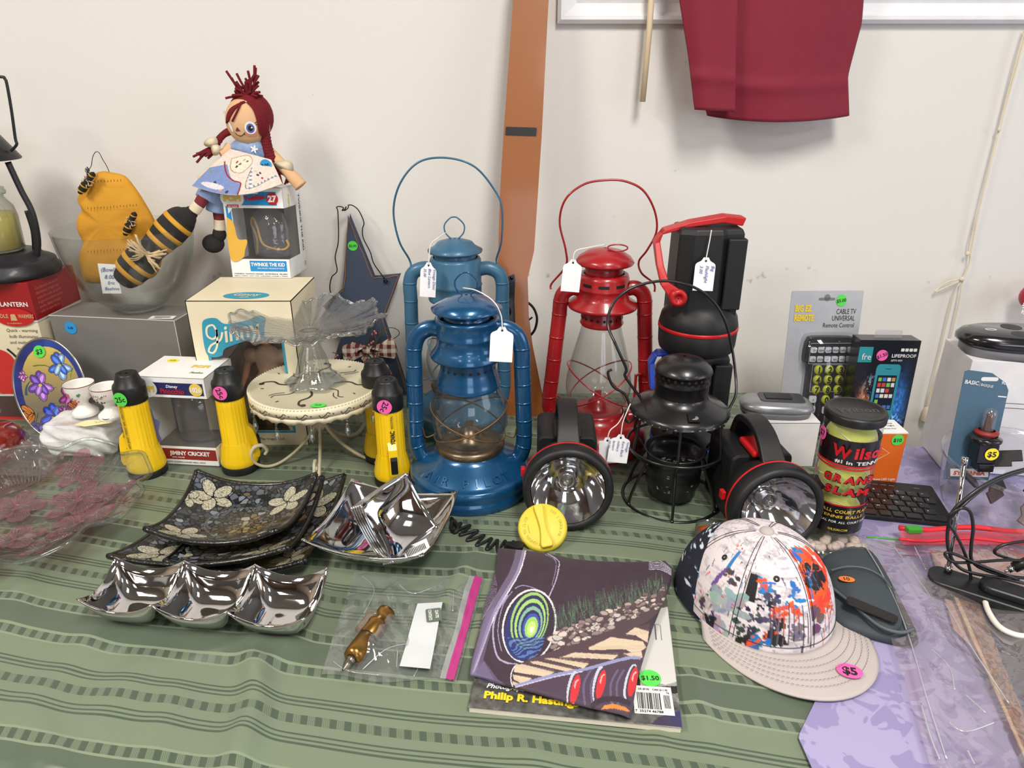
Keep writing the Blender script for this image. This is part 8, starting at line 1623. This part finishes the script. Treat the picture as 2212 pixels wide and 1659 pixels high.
b=MB(); b.tube([W(2190,1226,Z-.012),W(2240,1205,Z-.012)],.0065,12); b.build('plug_grip',CBL,t,world=True); b=MB(); b.tube([W(2178,1231,Z-.012),W(2191,1226,Z-.012)],.0042,12); b.tube([W(2170,1235,Z-.012),W(2179,1231,Z-.012)],.0016,8); b.build('plug_tip',CHR,t,world=True)
# ================================================================ big slider bags
def slab_sheet(name,C4,z,m,par,nu=40,nv=50,wr=.003,seed=0,hump=.0):
    A,B,C,D=[T(x,y,z) for x,y in C4]; q=random.Random(seed); ph=[q.uniform(0,6) for _ in range(6)]
    def f(u,v):
        p=(A*(1-u)+B*u)*(1-v)+(D*(1-u)+C*u)*v; e=min(1,6*min(u,1-u,v,1-v)+.15)
        return (p.x+.006*math.sin(v*8+ph[0])*(1-abs(2*u-1)),p.y,p.z+e*(wr*(.5+.5*math.sin(u*11+v*6+ph[1]))+wr*.6*math.sin(u*25-v*13+ph[2])*math.sin(v*9+ph[3])+hump*math.sin(math.pi*u)*math.sin(math.pi*v)+wr))
    b=MB(); b.sheet(f,nu,nv); return b.build(name,m,par,world=True)
BF=film('bag_plastic',(246,244,246),haze=.13,gl=.12,edge=2.2,rough=.06,bump=(17,.9,.012),hazergb=(222,210,214))
t=thing('slider_bag','large clear plastic bag with red slider zipper spread over the lavender cloth','bag',T(2080,1400,.01))
slab_sheet('bag_film',[(1858,1168),(2330,1172),(2420,1760),(2040,1760)],.014,BF,t,wr=.006,seed=3)
b=MB(); rr=random.Random(31)
for P in ([(1862,1168),(1900,1230),(1935,1300),(1965,1380),(2000,1500),(2045,1640)],[(1930,1180),(2010,1290),(2040,1370)],[(2010,1400),(2050,1440),(2062,1490)],[(1990,1520),(2010,1590),(2030,1640)],[(2085,1500),(2130,1540)],[(2050,1560),(2085,1580),(2150,1560)],[(2040,1300),(2100,1400),(2180,1520)],[(1975,1180),(2000,1230)],[(2090,1620),(2105,1650)]): b.tube(spl([T(x,y,.0225+.001*rr.random()) for x,y in P],6),.0008,5)
b.build('highlight_streaks',film('highlight_streak_film',(250,250,250),haze=.35,gl=.3,rough=.1),t,world=True,weld=False)  # streak highlights of the film, added as thin hazy tubes
REDZ=mat('red_zipper_plastic',(216,40,52),.35)
for y0,y1,th in ((1140,1146,.0016),(1164,1170,.0011)):
    b=MB(); b.tube([T(1942+(2330-1942)*i/12,y0+(y1-y0)*i/12+4*math.sin(i),.024) for i in range(13)],(.0038 if th>.0012 else .0018),8); b.build('red_zipper',REDZ,t,world=True)
b=MB(); A,B,C,D=T(1942,1146,.0235),T(2330,1150,.0235),T(2330,1176,.021),T(1950,1176,.021); b.sheet(lambda u,v:(A*(1-u)+B*u)*(1-v)+(D*(1-u)+C*u)*v,20,4); b.build('pink_zip_band',film('pink_zip_band',(236,170,180),haze=.5,gl=.08,hazergb=(226,90,104)),t,world=True)
b=MB().at(TR(T(1974,1146,.026))@RZ(2)); b.box(-.010,.010,-.005,.006,-.002,.005); b.build('green_slider',mat('green_plastic',(60,160,50),.35),t,world=True,bevel=.0012)
b=MB(); b.tube([T(x,y,.018) for x,y in ((1872,1160),(1900,1162),(1945,1166))],.0012,6); b.build('bag_edge_piping',mat('green_plastic',(60,160,50),.35),t,world=True)
t=thing('paper_insert','pinkish paper sheet inside the large slider bag','paper',T(2100,1300,.008)); b=MB(); A,B,C,D=T(2010,1190,.0095),T(2330,1190,.0095),T(2400,1700,.0095),T(2060,1360,.0095); b.sheet(lambda u,v:(A*(1-u)+B*u)*(1-v)+(D*(1-u)+C*u)*v,10,10); b.build('sheet',mat('dusty_pink_paper',(196,162,150),.7,nz=(6,.1)),t,world=True,solid=.0006)
t=thing('wrapped_print','dark print with an orange brown border in glossy clear wrapping, lower right corner','print',T(2180,1420,.010))
cv=Cv(200,300,120,160,(24,26,32)); q=cv.noise(20,4); cv.a*=(.6+.9*q)[...,None]; cv.poly([(0,0),(34,0),(34,300),(0,300)],(146,108,78)); m=(cv.X<34)&(cv.noise(60,8)>.55); cv.a[m]=(96,66,50); cv.poly([(0,0),(6,0),(6,300),(0,300)],(200,170,130)); cv.poly([(34,0),(44,0),(44,300),(34,300)],(40,48,64))
A,B,C,D=[np.array(T(x,y,.0175)) for x,y in ((2056,1278),(2330,1275),(2460,1760),(2268,1760))]
painted('printed_sheet',cv,lambda X,Y:tuple(((A[k]*(1-X/200)+B[k]*X/200)*(1-Y/300)+(D[k]*(1-X/200)+C[k]*X/200)*Y/300) for k in range(3)),mat('glossy_dark_print',(60,60,60),.12,attr=True,coat=.8,bump=(22,.8,.012)),t,world=True,thick=.002)
t=thing('white_cable','white cable curving across the dark wrapped print','cable',T(2170,1350,.022)); b=MB(); b.tube(spl([T(x,y,.0235) for x,y in ((2128,1300),(2136,1322),(2155,1350),(2180,1366),(2212,1374),(2260,1372))],8),.0032,8); b.build('cord',mat('white_cable_rubber',(226,222,214),.5),t,world=True)
